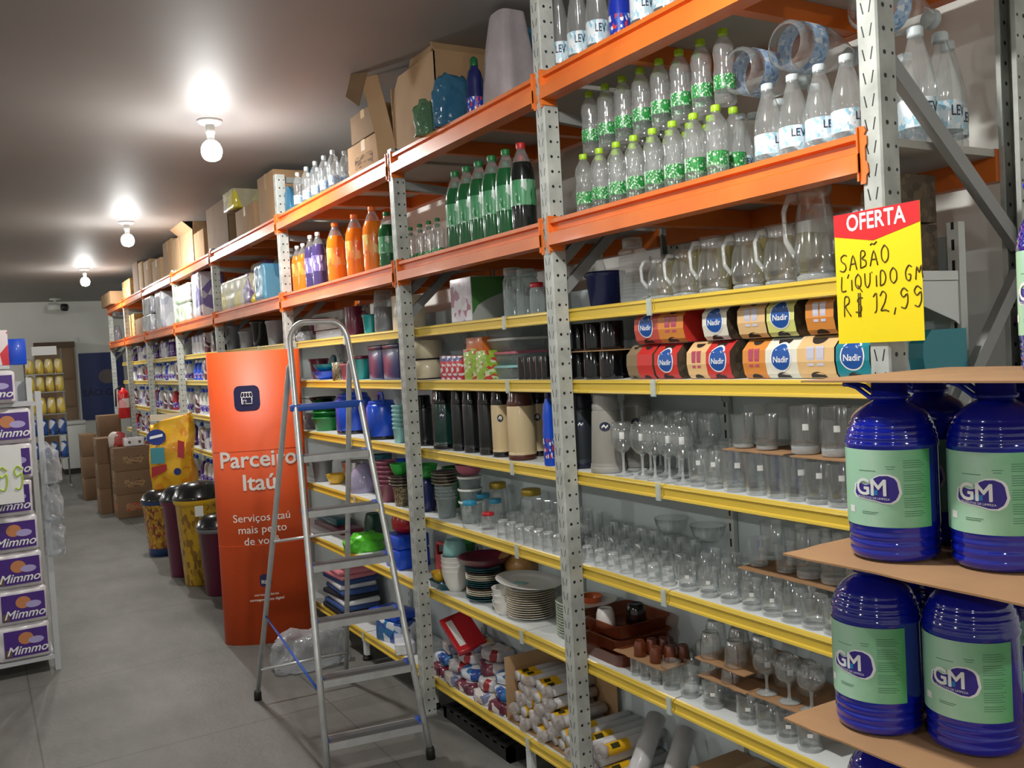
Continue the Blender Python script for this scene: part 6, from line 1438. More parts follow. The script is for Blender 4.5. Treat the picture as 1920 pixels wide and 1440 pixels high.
stack(948, 1165, 0.13, 3, [proto_bowl('white_ceramic')], 0.105, 0.06, 0.027, 'white ceramic bowl with ears, {} from the bottom', 'bowl', 'bowl', 'white eared bowls')
yt2 = stack(913, 1135, 0.18, 15, [PLT, PLT, PLC, PLW, PLC, PLB, PLT], 0.175, 0.018, 0.0095, 'teal or cream plate, {} from the bottom, in the coloured stack', grp='coloured plate stack')
lay('bowl', 'wide maroon bowl on top of the coloured plate stack', 'bowl', proto_bowl('maroon_plastic'), (0.18, yt2, Z+0.150), 0.235, 0.045)
stack(858, 1125, 0.15, 4, [proto_bowl('white_plate')], 0.135, 0.10, 0.022, 'white deep bowl, {} from the bottom, beside the coloured plates', 'bowl', 'bowl', 'white deep bowls')
lay('bowl', 'mint green cone shaped bowl upside down on the white bowls', 'bowl', proto_upcup(False, 'mint_plastic', 'mint_plastic'), (0.15, onx(858, 1125, 0.15).y, Z+0.167), 0.12, 0.07)
thing('loaf_pack', 'round honey coloured container behind the oval platter', 'container', [(None, MB().tube([(0, -0.08, 0.055), (0, 0.08, 0.055)], 0.055, 20).mesh('loaf_pack', 'honey'))], (0.31, onx(972, 1090, 0.31).y, Z+0.09), group=None)
lay('plant_stand', 'clear upturned bowl carrying the honey coloured container', 'bowl', proto_upcup(False), (0.31, onx(972, 1090, 0.31).y, Z), 0.10, 0.089)
def basket(w, d, h, m):
    b = MB(); t = 0.004
    b.box((-d/2, -w/2, 0), (d/2, w/2, t)); b.box((d/2-t, -w/2, 0), (d/2, w/2, h*0.7)); b.box((-d/2, -w/2, 0), (-d/2+t, w/2, h*0.7)); b.box((-d/2, w/2-t, 0), (d/2, w/2, h*0.7)); b.box((-d/2, -w/2, 0), (d/2, -w/2+t, h*0.7))
    return [('body', b.mesh('body', m)), ('handle', MB().tube([(-d/2+t/2, -w*0.35, h*0.68), (-d/2+t/2, -w*0.33, h*0.95), (-d/2+t/2, -w*0.25, h), (-d/2+t/2, w*0.25, h), (-d/2+t/2, w*0.33, h*0.95), (-d/2+t/2, w*0.35, h*0.68)], 0.009, 8).mesh('handle', m))]
q = onx(826, 1100, 0.14); thing('basket', 'red plastic basket with tall handle right of the third upright', 'basket', basket(0.17, 0.12, 0.19, 'red_plastic'), (0.22, q.y, Z+0.001))
lay('bowl', 'small yellow bowl in front of the red basket', 'bowl', proto_bowl('yellow_plastic'), (0.115, onx(826, 1100, 0.115).y, Z+0.03), 0.085, 0.045)
thing('tray', 'teal and red tray under the small yellow bowl', 'tray', [(None, tray(0.17, 0.08, 0.029, 'petrol_plastic'))], (0.125, onx(830, 1110, 0.125).y, Z+0.001))
lay('bowl', 'dark green bowl behind the white deep bowls', 'bowl', proto_bowl('green_plastic'), (0.30, onx(870, 1060, 0.30).y, Z), 0.12, 0.17)
# third bay, low shelf
q = onx(752, 1085, 0.14)
for k in range(2): thing('bin', f'royal blue plastic bin left of the third upright, {("lower", "upper")[k]} of two nested', 'bin', [(None, MB().box((-0.09, -0.09, 0), (0.09, 0.09, 0.10-k*0.03), bev=0.01).mesh('bin', 'royal_plastic'))], (0.185, q.y, Z+0.001+0.102*k), group='royal blue bins')
lay('bowl', 'red round pot on the royal blue bins', 'pot', [(None, MB().lathe([(0.3, 0), (0.48, 0.2), (0.5, 0.55), (0.42, 0.85), (0.2, 1.0), (0, 1.0)], 24).mesh('pot', 'red_plastic'))], (0.185, q.y, Z+0.175), 0.15, 0.12)
put_bag(648, 718, 1000, Z, 0.16, 'lime_plastic', 44, 'lime green wrinkled toy shape behind the ladder', 'toy', 'toy', d=0.16, amp=0.35, freq=3)
put_bag(628, 668, 985, Z, 0.28, 'red_plastic', 45, 'bright red plastic shape behind the lime one', 'toy', 'toy', d=0.10, amp=0.3)
p, w_, h_ = putx(683, 712, 962, Z, 0.29); lay('cup', 'dark green cup upside down above the lime toy', 'cup', proto_upcup(False, 'bottle_green', 'bottle_green'), (0.29, p.y, Z), 0.12, h_)
gbox(590, 640, 985, Z, 0.20, 'maroon_plastic', 'dark maroon box right of the orange column on the low shelf', 0.14)
gbox(592, 630, 968, Z, 0.22, 'petrol_plastic', 'petrol blue box on the maroon one', 0.1, zadd=onx(615, 985, 0.20).z-Z+0.004)
# ---------- base shelf z=0.165 : towels, sachets, bag rolls
Z = SH['base']
col('towel_pink', (214, 130, 140), 0.9, coat=0); col('towel_blue', (50, 76, 130), 0.9, coat=0); col('towel_white', (206, 206, 210), 0.9, coat=0); col('towel_black', (34, 34, 42), 0.9, coat=0)
q = onx(680, 1195, 0.19)
for k, m in enumerate(('towel_black', 'towel_blue', 'towel_white', 'towel_black', 'towel_blue', 'towel_white', 'towel_blue', 'towel_pink', 'towel_pink')):
    b = MB(); T = TR(random.uniform(-0.01, 0.01), random.uniform(-0.02, 0.02), 0, rz=random.uniform(-0.08, 0.08)); b.box((-0.115, -0.17, 0), (0.115, 0.17, 0.030), bev=0.012, T=T)
    thing('folded_cloth', f'folded cloth in the pile behind the ladder, {ORD[k]} from the bottom', 'cloth', [(None, b.mesh('folded_cloth', m))], (0.19, q.y+0.15, Z+0.001+0.0305*k), group='pile of folded cloths')
printed('sachet_a', [(150, 40, 48), (214, 206, 206), (190, 186, 190), (222, 214, 200), (226, 186, 90), (60, 66, 110)], 22, 0.25, coat=0.6); printed('sachet_b', [(206, 200, 196), (180, 60, 60), (222, 216, 210), (120, 126, 160), (226, 196, 140), (206, 206, 206)], 26, 0.25, coat=0.6)
printed('sachet_c', [(30, 70, 150), (214, 218, 226), (40, 110, 170), (226, 226, 226), (190, 200, 214)], 20, 0.25, coat=0.6); printed('sachet_d', [(84, 30, 50), (206, 200, 200), (110, 40, 60), (190, 180, 186), (226, 220, 214)], 24, 0.25, coat=0.6)
def sachet(w, d, h, seed, m): return [(None, MB().blob(w, d, h, seed, 0.18, 2.2, sub=3, sq=0.55).mesh('sachet', m))]
random.seed(12); k = 0
ya, yb_ = onx(810, 1290, 0.1).y, onx(950, 1370, 0.1).y
SMS = [sachet(0.118, 0.135, 0.046, 60+i, ('sachet_a', 'sachet_b', 'sachet_c', 'sachet_d')[i % 4]) for i in range(8)]
for lv in range(4):
    for i in range(5-lv//2):
        for j in range(2 if lv < 2 else 1):
            k += 1; y = ya+(yb_-ya)*(i+0.5)/(5-lv//2)+random.uniform(-0.01, 0.01); x = 0.138+j*0.125+lv*0.03
            thing('sachet', f'shiny printed sachet heaped on the base shelf left of the divider, {ORD[k-1]} laid', 'packet', SMS[(k*3+lv) % 8], (x, y, Z+0.002+0.05*lv), random.uniform(-0.4, 0.4), group='printed sachets in a heap')
thing('magazine', 'dark red printed pack tilted on the sachet heap', 'packet', [('pack', MB().box((-0.07, -0.11, 0), (0.07, 0.11, 0.03), bev=0.004).mesh('pack', 'red_plastic')), ('print', MB().box((-0.05, -0.08, 0.030), (-0.02, 0.08, 0.0308)).mesh('print', 'white_plate'))], M=Matrix.Translation((0.17, onx(868, 1190, 0.17).y, Z+0.212)) @ Matrix.Rotation(0.5, 4, 'X') @ Matrix.Rotation(-0.25, 4, 'Y'))
q = onx(960, 1380, 0.1)
thing('divider_box', 'open brown cardboard box holding the white bag rolls', 'box', [('panel', MB().box((-0.115, -0.002, 0), (0.141, 0.002, 0.26)).mesh('panel', 'cardboard_pale')), ('panel', MB().box((0.136, -0.42, 0), (0.141, 0, 0.24)).mesh('panel', 'cardboard')), ('panel', MB().box((-0.115, -0.42, 0), (0.141, 0.0, 0.003)).mesh('panel', 'cardboard')), ('blue_print', MB().box((-0.06, -0.0034, 0.10), (0.09, -0.0021, 0.15)).mesh('blue_print', 'card_blue'))], (0.205, q.y+0.01, Z+0.001))
random.seed(5); k = 0
for lv in range(5):
    for i in range(8 if lv < 3 else 6):
        k += 1
        y = q.y-0.035-i*0.047-(0.02 if lv % 2 else 0)
        M = Matrix.Translation((0.090+0.006*lv, y, Z+0.006+lv*0.041)) @ Matrix.Rotation(random.uniform(-0.06, 0.06), 4, 'Z') @ Matrix.Translation((random.uniform(-0.006, 0.010), 0, 0)) @ Matrix.Translation((0, 0, 0.0205)) @ Matrix.Rotation(random.uniform(-0.8, 0.8), 4, 'X') @ Matrix.Translation((0, 0, -0.0205))
        thing('bag_roll', f'white bag roll in the cardboard divider left of the second upright, {ORD[k-1]} laid', 'roll', roll_parts(0.222, 0.0205, (k*7) % 3 != 0, k % 3 == 0, k), M=M, group='bag rolls in the cardboard divider')
# ---------- base shelf behind the ladder
thing('detergent_pack', 'blue and green detergent box lying behind the ladder', 'box', [('carton', MB().box((-0.06, -0.10, 0), (0.06, 0.10, 0.11), bev=0.004).mesh('carton', 'sachet_c'))], (0.16, onx(745, 1205, 0.16).y, Z+0.001), 0.3) 
thing('detergent_pack', 'flat blue box resting on the detergent box behind the ladder', 'box', [(None, MB().box((-0.08, -0.13, 0), (0.08, 0.13, 0.035), bev=0.004).mesh('detergent_pack', 'royal_plastic'))], (0.18, onx(740, 1160, 0.18).y, Z+0.114), 0.2)
thing('wrapped_rolls', 'white wrapped paper pack at the shelf edge behind the ladder', 'pack', [(None, pillow_pack(0.22, 0.10, 0.06, 2, 1, 'pack_white'))], (0.13, onx(742, 1240, 0.10).y-0.06, Z+0.001), 1.2)
put_bag(612, 645, 1125, Z, 0.14, 'towel_black', 50, 'dark bundle beside the orange column on the base shelf', 'bundle', 'bundle', d=0.16, amp=0.3)
# ---------- floor in front of and under the shelves
thing('pallet', 'black slatted plastic pallet on the floor under the base shelf', 'pallet', [('frame', MB().box((-0.13, -0.30, 0.0), (-0.10, 0.30, 0.055)).box((0.10, -0.30, 0), (0.13, 0.30, 0.055)).box((-0.13, 0.27, 0.0), (0.13, 0.30, 0.055)).box((-0.13, -0.30, 0.0), (0.13, -0.27, 0.055)).mesh('frame', 'black_rubber'))]+[('slat', MB().box((-0.13, -0.262+i*0.066, 0.045), (0.13, -0.232+i*0.066, 0.058)).mesh('slat', 'black_rubber')) for i in range(9)], (0.20, 3.46, 0.001))
P0 = onz(622, 1250, 0)
thing('plastic_bag', 'clear crumpled plastic bag on the floor behind the ladder', 'bag', [(None, MB().blob(0.40, 0.24, 0.20, 71, 0.3, 2.5).mesh('bag', 'film'))], (P0.x-0.07, P0.y+0.12, 0.001))
# ================================================================ left side: end display of toilet paper
mat('pack_film', (222, 218, 220), 0.22, coat=0.6, var=0.06, vscale=18); mat('mimmo_purple', (72, 34, 128), 0.35, coat=0.4); mat('tan_patch', (196, 130, 84), 0.5); mat('lilac_patch', (176, 166, 214), 0.4); mat('brown_patch', (104, 84, 66), 0.5); mat('metal_white', (190, 193, 196), 0.4)
YE = 5.80
end = ob('end_display', None, None, (-1.86, YE, 0)); tag(end, 'white metal end display rack stacked with purple toilet paper packs', 'display rack')
ob('post', MB().box((0.455, -0.02, 0.0), (0.485, 0.03, 1.60)).mesh('post', 'metal_white'), end); ob('post', MB().box((-0.485, -0.02, 0), (-0.455, 0.03, 1.60)).mesh('post', 'metal_white'), end)
pp = MB().box((0, -0.02, 0), (0.03, 0.02, 1.68)).mesh('slotted_post', 'gondola_post'); ob('slotted_post', pp, end, (0.43, 0.36, 0))
ob('back_panel', MB().box((-0.45, 0.40, 0.05), (0.45, 0.41, 1.66)).mesh('back_panel', 'metal_white'), end)
for z in (0.07, 1.52): ob('shelf', MB().box((-0.455, -0.03, z), (0.455, 0.398, z+0.022)).mesh('shelf', 'metal_white'), end)
ob('shelf', MB().box((-0.455, 0.0, 1.735), (0.34, 0.398, 1.755)).mesh('shelf', 'metal_white'), end); ob('shelf_support', MB().box((-0.455, 0.37, 1.5), (-0.43, 0.398, 1.735)).mesh('shelf_support', 'metal_white'), end)
PKM = pillow_pack(0.262, 0.25, 0.200, 3, 2, 'pack_film')
def pw(x, y): return (x, -0.1345-0.003*math.cos(x*14), y)
lb = MB().grid(lambda u, v: pw(-0.098+0.216*u, 0.026+0.148*v), 10, 2).mesh('label', 'mimmo_purple')
tp = MB().add([pw(0.010+0.038*math.cos(a), 0.125+0.034*math.sin(a)) for a in [2*PI*k/18 for k in range(18)]], [tuple(range(18))]).mesh('printed_patch', 'tan_patch')
for v in tp.vertices: v.co.y -= 0.001
lp_ = MB().add([pw(0.060+0.04*math.cos(a), 0.108+0.020*math.sin(a)) for a in [2*PI*k/14 for k in range(14)]], [tuple(range(14))]).mesh('printed_patch', 'lilac_patch')
for v in lp_.vertices: v.co.y -= 0.0014
br_ = MB().add([pw(-0.094, 0.03), pw(-0.062, 0.03), pw(-0.062, 0.070), pw(-0.094, 0.070)], [(0, 1, 2, 3)]).mesh('printed_patch', 'brown_patch')
for v in br_.vertices: v.co.y -= 0.001
vs, fs = text_mesh('Mimmo', 0.066, 0.014, lambda x, y: (lambda q: (q[0], q[1]-0.002, q[2]))(pw(x+0.012, y+0.060)), shear=0.35)
tx = MB().add(vs, fs).mesh('lettering', 'white_ink')
MIM = [('pack', PKM), ('label', lb), ('printed_patch', tp, None, 1), ('printed_patch', lp_, None, 1), ('lettering', tx, None, 1), ('printed_patch', br_, None, 0)]
for k in range(7):
    for c in range(2):
        dx = (0, 0.0, -0.012, -0.02, -0.035, -0.02, -0.012)[k]
        thing('toilet_paper_pack', f'purple Mimmo toilet paper pack, {ORD[k]} from the bottom, {("outer right column", "column cut by the left picture edge")[c]}', 'toilet paper', MIM, (-1.552-0.285*c+dx, YE-0.04+0.14, 0.094+0.2035*k), 0, group='purple toilet paper packs')
thing('toilet_paper_pack', 'purple Mimmo toilet paper pack on the upper white shelf', 'toilet paper', MIM, (-1.632, YE+0.06, 1.5435), 0, (1, 1, 0.9), group='purple toilet paper packs')
thing('film_wrap', 'loose clear wrapping bulging from the toilet paper packs', 'wrapping', [(None, MB().blob(0.12, 0.14, 0.62, 81, 0.35, 3.0, sub=4).mesh('film_wrap', 'film'))], (-1.40, YE+0.125, 0.60)) if False else None
for k, z in enumerate((0.66, 0.86, 1.07)):
    w_ = ob('film_wrap', MB().blob(0.10, 0.13, 0.20, 82+k, 0.35, 2.6).mesh('film_wrap', 'film'), end, (0.505, 0.02, z)); w_['label'] = 'loose clear wrapping'
printed('red_box', [(206, 60, 70), (226, 214, 216), (206, 60, 70), (240, 170, 170), (90, 60, 110)], 9, 0.4); 
thing('carton', 'red and white printed box on top of the toilet paper display', 'box', [(None, MB().box((-0.10, -0.05, 0), (0.10, 0.05, 0.20), bev=0.003).mesh('carton', 'red_box'))], (ony(16, 650, YE+0.1).x-0.102, YE+0.14, 1.757), 0)
thing('carton', 'royal blue box beside the red one on the toilet paper display', 'box', [(None, MB().box((-0.05, -0.05, 0), (0.05, 0.05, 0.15), bev=0.006).mesh('carton', 'royal_plastic'))], (ony(30, 650, YE+0.15).x+0.0, YE+0.20, 1.757), 0)
mat('paper_white', (232, 234, 232), 0.6); mat('lime_pen', (176, 206, 40), 0.5)
c0 = ony(0, 838, YE-0.10); c1 = ony(38, 834, YE-0.10); c2 = ony(40, 942, YE-0.10)
x1_ = c1.x; z1_ = c1.z; z0_ = c2.z; x0_ = x1_-0.42
ps = ob('price_card', None, None, (0, YE-0.10, 0)); tag(ps, 'white price card with lime green 99 on the toilet paper packs', 'sign')
ob('card', MB().box((x0_, 0, z0_), (x1_, 0.0015, z1_)).mesh('card', 'paper_white'), ps)
hand(ps, ',99', x1_-0.165, z0_+0.07, 0.14, 0.075, lambda u, v, o=0: (u, -0.002-o, v), 0.004, 'lime_pen')
ob('stroke', MB().tube([(x1_-0.20, -0.003, z0_+0.262), (x1_-0.16, -0.003, z0_+0.268), (x1_-0.11, -0.003, z0_+0.285)], 0.004, 6).mesh('stroke', 'pen'), ps)
ob('clip', MB().box((x0_+0.1, 0.001, z0_+0.1), (x0_+0.13, 0.06, z0_+0.12)).mesh('clip', 'metal_white'), ps)

# ---------------------------------------------------------------- far end
mat('wardrobe_brown', (128, 104, 78), 0.6, var=0.08, vscale=3); mat('wardrobe_dark', (84, 64, 46), 0.6); mat('poster_blue', (34, 52, 110), 0.5, var=0.08, vscale=2); mat('poster_sun', (112, 104, 104), 0.6); mat('poster_ink', (20, 24, 54), 0.6)
a, b = ony(64, 643, 17.6), ony(138, 642, 17.6)
W_ = b.x-a.x
wd = ob('cabinet', None, None, (a.x, 17.6, 0)); tag(wd, 'brown wooden cabinet standing against the white back wall', 'cabinet')
ob('carcass', MB().box((0, 0.0, 0), (W_, 0.35, a.z)).mesh('carcass', 'wardrobe_brown'), wd)
for z0, z1 in ((0.05, 0.55), (0.60, 1.10), (1.13, 1.60), (1.62, a.z-0.12)):
    ob('door', MB().box((W_*0.45, -0.02, z0), (W_-0.02, -0.001, z1), bev=0.004).mesh('door', 'wardrobe_brown'), wd)
ob('top_rail', MB().box((-0.01, -0.03, a.z-0.10), (W_+0.01, 0.0, a.z)).mesh('top_rail', 'wardrobe_dark'), wd)
a, b = ony(146, 663, 17.96), ony(214, 661, 17.96)
pb = ob('wall_banner', None, None, (a.x, 17.96, 0.85)); tag(pb, 'dark blue wall banner with a sun disc and lettering at the back of the shop', 'banner')
Wp, Hp = 0.74, a.z-0.85
ob('panel', MB().box((0, 0, 0), (Wp, 0.02, Hp)).mesh('panel', 'poster_blue'), pb)
ob('edge_strip', MB().box((-0.035, -0.012, -0.5), (0, 0.02, Hp+0.30)).mesh('edge_strip', 'paper_white'), pb)
ob('sun_disc', MB().add([(0.46+0.15*math.cos(q), -0.002, Hp*0.64+0.13*math.sin(q)) for q in [2*PI*k/28 for k in range(28)]], [tuple(range(28))]).mesh('sun_disc', 'poster_sun'), pb)
vs, fs = text_mesh('SÃO GA', 0.17, 0.004, lambda x, y: (0.34+x, -0.003, Hp*0.40+y)); ob('lettering', MB().add(vs, fs).mesh('lettering', 'poster_ink'), pb)
a, b = ony(113, 790, 17.0), ony(161, 790, 17.0)
fz = ob('chest_freezer', None, None, (a.x, 17.0, 0)); tag(fz, 'white chest freezer in front of the brown cabinet', 'freezer')
mat('freezer_white', (206, 208, 204), 0.4)
ob('body', MB().box((0, 0, 0.09), (b.x-a.x, 0.5, 0.83), bev=0.015).mesh('body', 'freezer_white'), fz); ob('lid', MB().box((-0.005, -0.01, 0.835), (b.x-a.x+0.005, 0.5, 0.90), bev=0.012).mesh('lid', 'freezer_white'), fz); ob('plinth', MB().box((0.02, 0.03, 0), (b.x-a.x-0.02, 0.48, 0.09)).mesh('plinth', 'black_rubber'), fz)
# snack rack
YS = 15.2
a, b = ony(44, 660, YS), ony(116, 660, YS)
sr = ob('snack_rack', None, None, (a.x, YS, 0)); tag(sr, 'thin metal snack rack at the far left with yellow bags', 'display rack')
Wr = b.x-a.x
for x in (0, Wr): ob('post', MB().tube([(x, 0.2, 0), (x, 0.2, 2.1)], 0.012, 8).mesh('post', 'brace_steel'), sr); ob('foot', MB().tube([(x, -0.12, 0.012), (x, 0.3, 0.012)], 0.012, 8).mesh('foot', 'brace_steel'), sr)
for z in (0.45, 0.80, 1.12, 1.45, 1.72): ob('shelf', MB().box((0, -0.1, z-0.012), (Wr, 0.2, z)).mesh('shelf', 'brace_steel'), sr)
ob('header_card', MB().box((Wr*0.2, -0.08, 2.0), (Wr*0.85, -0.076, 2.13)).mesh('header_card', 'paper_white'), sr); ob('header_arm', MB().box((Wr*0.5-0.01, -0.076, 2.05), (Wr*0.5+0.01, 0.2, 2.07)).mesh('header_arm', 'brace_steel'), sr)
printed('snack_yellow', [(196, 160, 50), (216, 190, 80), (170, 120, 50), (220, 206, 160), (200, 170, 60)], 9, 0.3, coat=0.5); printed('snack_blue', [(30, 60, 120), (40, 80, 150), (200, 205, 215), (24, 40, 90)], 9, 0.3, coat=0.5)
for zi, z in enumerate((1.72, 1.45, 1.12, 0.80, 0.45)):
    for i in range(4):
        me = MB().blob(Wr/4.4, 0.12, 0.24 if zi else 0.22, 90+i+zi*4, 0.12, 2, sub=3, sq=0.6).mesh('snack_bag', 'snack_yellow' if zi < 3 else 'snack_blue')
        thing('snack_bag', f'{"yellow" if zi < 3 else "blue"} snack bag on the thin metal rack, {("topmost", "second", "third", "fourth", "lowest")[zi]} tier, {ORD[i]} from left', 'snack bag', [(None, me)], (a.x+Wr*(i+0.5)/4, YS+0.03, z+0.002), group='snack bags on the metal rack')

# ---------------------------------------------------------------- floor goods along the rack
def fbox(pl, pr, y, pt, d, label, z0=0.0, m='cardboard', h=None, pm=None, flaps=False, rz=0.0):
    a_, b_ = ony(pl, pt, y), ony(pr, pt, y); w = b_.x-a_.x; hh = h or (a_.z-z0)
    thing('cardboard_box', label, 'box', carton_box(d, w, hh, m, flaps, pm), ((a_.x+b_.x)/2, y+d/2, z0+0.0012), rz, group='brown boxes stacked on the floor')
    return z0+hh+0.0015
mat('cardboard_floor', (118, 91, 66), 0.85, var=0.10, vscale=5)
zc = ony(250, 838, 11.2).z/3
for k, pm in enumerate(('box_print_red', 'box_print_dark', 'box_print_dark')):
    fbox(213, 283, 11.2, 838, 0.38, f'brown cardboard box, {("bottom", "middle", "topmost")[k]} of the nearest floor stack', k*zc, 'cardboard_floor', zc-0.002, pm)
z3 = 3*zc+0.002
zb_ = ony(190, 820, 12.0).z/3
for k in range(3): fbox(180, 214, 11.75, 820, 0.36, f'brown cardboard box, {("bottom", "middle", "topmost")[k]} of the second floor stack', k*zb_, 'cardboard_floor', zb_-0.002)
zb2 = ony(165, 815, 13.2).z/3
for k in range(3): fbox(152, 180, 13.2, 815, 0.38, f'brown cardboard box, {("bottom", "middle", "topmost")[k]} of the third floor stack by the freezer', k*zb2, 'cardboard_floor', zb2-0.002)
zb4 = ony(200, 780, 12.4).z/4
for k in range(4): fbox(186, 246, 12.25, 780, 0.40, f'brown cardboard box, {("bottom", "second", "third", "topmost")[k]} of the tall stack beneath the fire extinguisher', k*zb4, 'cardboard_pale', zb4-0.002) if False else None
for k in range(4): fbox(184, 226, 12.55, 780, 0.34, f'brown cardboard box, {("bottom", "second", "third", "topmost")[k]} of the tall stack by the fire extinguisher', k*zb4, 'cardboard_floor', zb4-0.002, flaps=False)
a_ = ony(251, 836, 11.35); 
thing('roll_pack', 'white toilet roll pack lying on the nearest box stack', 'toilet paper', [('pack', pillow_pack(0.22, 0.16, 0.10, 2, 1, 'pack_film')), ('roll_end', MB().tube([(-0.055, -0.088, 0.05), (-0.055, -0.080, 0.05)], 0.016, 14).mesh('roll_end', 'brown_patch')), ('roll_end', MB().tube([(0.055, -0.088, 0.05), (0.055, -0.080, 0.05)], 0.016, 14).mesh('roll_end', 'brown_patch'))], (a_.x, 11.36, z3), 0)
printed('red_bag', [(200, 190, 180), (170, 60, 56), (210, 200, 190), (150, 90, 80)], 8, 0.4)
a_ = ony(221, 832, 11.5); thing('food_bag', 'red and white printed bag on the nearest box stack', 'bag', [(None, MB().blob(0.20, 0.12, 0.17, 101, 0.15, 2, sub=3, sq=0.6).mesh('food_bag', 'red_bag'))], (a_.x, 11.5, z3))
# fire extinguisher fixed on the eighth upright
mat('extinguisher_red', (206, 26, 30), 0.3, coat=0.5)
a_ = ony(233, 785, 12.3); t_ = ony(233, 727, 12.3); H_ = t_.z-a_.z
ex = ob('fire_extinguisher', None, None, (-0.075, 12.42, a_.z)); tag(ex, 'red fire extinguisher mounted on the eighth rack upright', 'fire extinguisher')
ob('cylinder', MB().lathe([(0.065, 0), (0.07, 0.01), (0.07, H_*0.80), (0.055, H_*0.90), (0.025, H_*0.95), (0.02, H_)], 24).mesh('cylinder', 'extinguisher_red'), ex)
ob('valve', MB().box((-0.05, -0.012, H_), (0.03, 0.012, H_+0.03)).mesh('valve', 'black_rubber'), ex); ob('hose', MB().tube([(-0.03, -0.01, H_+0.015), (-0.09, -0.03, H_-0.02), (-0.095, -0.03, H_*0.4)], 0.011, 8).mesh('hose', 'black_rubber'), ex)
ob('bracket', MB().box((0.06, -0.02, H_*0.6), (0.0746, 0.02, H_*0.66)).mesh('bracket', 'brace_steel'), ex)
ob('label', MB().lathe([(0.0706, H_*0.35), (0.0706, H_*0.65)], 24, cap=False).mesh('label', 'red_box'), ex)
q = onx(228, 745, -0.02)
thing('sack', 'brown cloth sack hung from the eighth rack upright', 'sack', [('sack', MB().blob(0.20, 0.16, 0.48, 111, 0.12, 1.6, sub=3, sq=0.85).mesh('sack', 'cardboard_dark')), ('strap', MB().tube([(0, 0, 0.44), (0.02, 0.06, 0.58), (0.03, 0.12, 0.66)], 0.008, 6).mesh('strap', 'cardboard_dark'))], (-0.105, 12.67, 1.52), group=None) if False else None
# dustbins
printed('bin_print', [(200, 150, 40), (180, 70, 50), (214, 170, 50), (110, 60, 40), (200, 150, 40), (170, 110, 40)], 20, 0.3)
col('bin_maroon', (92, 22, 52)); col('bin_yellow', (212, 168, 34)); col('lid_black', (26, 27, 29), 0.22, coat=0.5); col('bin_blue', (30, 60, 110)); printed('bin_yellow_print', [(210, 166, 34), (210, 166, 34), (196, 150, 40), (150, 110, 34), (210, 166, 34)], 16, 0.3)
def dustbin(m, rim, lid='lid_black', lower=None):
    b = MB().lathe([(0.36, 0), (0.375, 0.01), (0.47, 0.80), (0.50, 0.81), (0.50, 0.835), (0.47, 0.84)], 30).mesh('body', m)
    r = MB().lathe([(0.475, 0.78), (0.505, 0.80), (0.515, 0.83), (0.51, 0.845)], 30, cap=False).mesh('rim', rim)
    l = MB().lathe([(0.52, 0.835), (0.525, 0.85), (0.50, 0.87), (0.44, 0.93), (0.30, 0.985), (0.10, 1.0), (0, 1.0)], 30).mesh('lid', lid)
    out = [('body', b), ('rim', r), ('lid', l)]
    if lower: out.append(('base_band', MB().lathe([(0.362, 0.0), (0.378, 0.01), (0.392, 0.12)], 30, cap=False).mesh('base_band', lower)))
    return out
def dbin(pc, pb, y_ex, w, h, parts, label):
    q = onz(pc, pb, 0); dr = q-CAM; dr.z = 0; dr.normalize(); q = q+dr*w*0.36
    thing('dustbin', label, 'dustbin', parts, (q.x, q.y, 0.001), 0, (w, w, h)); return q
qA = dbin(309, 1043, 0, 0.34, 0.60, dustbin('bin_print', 'bin_blue', 'lid_black', 'bin_blue'), 'patterned yellow and red dustbin under the yellow pet food bag')
qB = dbin(352, 1082, 0, 0.34, 0.74, dustbin('bin_maroon', 'bin_maroon'), 'maroon dustbin with domed black lid, behind the yellow one')
qC = dbin(383, 1098, 0, 0.37, 0.80, dustbin('bin_yellow_print', 'bin_yellow'), 'yellow dustbin with domed black lid and white sticker')
qD = dbin(417, 1118, 0, 0.30, 0.60, dustbin('bin_maroon', 'grey_plastic'), 'maroon dustbin half hidden by the orange column')
to = (CAM-qC); to.z = 0; to.normalize()
thing('price_sticker', 'white price sticker on the yellow dustbin', 'sticker', [(None, MB().grid(lambda u, v: (0.176*math.sin((u-0.5)*0.35), -0.176*math.cos((u-0.5)*0.35)+0.0, 0.09*v), 4, 1).mesh('price_sticker', 'paper_white'))], (qC.x, qC.y, 0.545), math.atan2(to.x, -to.y)*1.0)
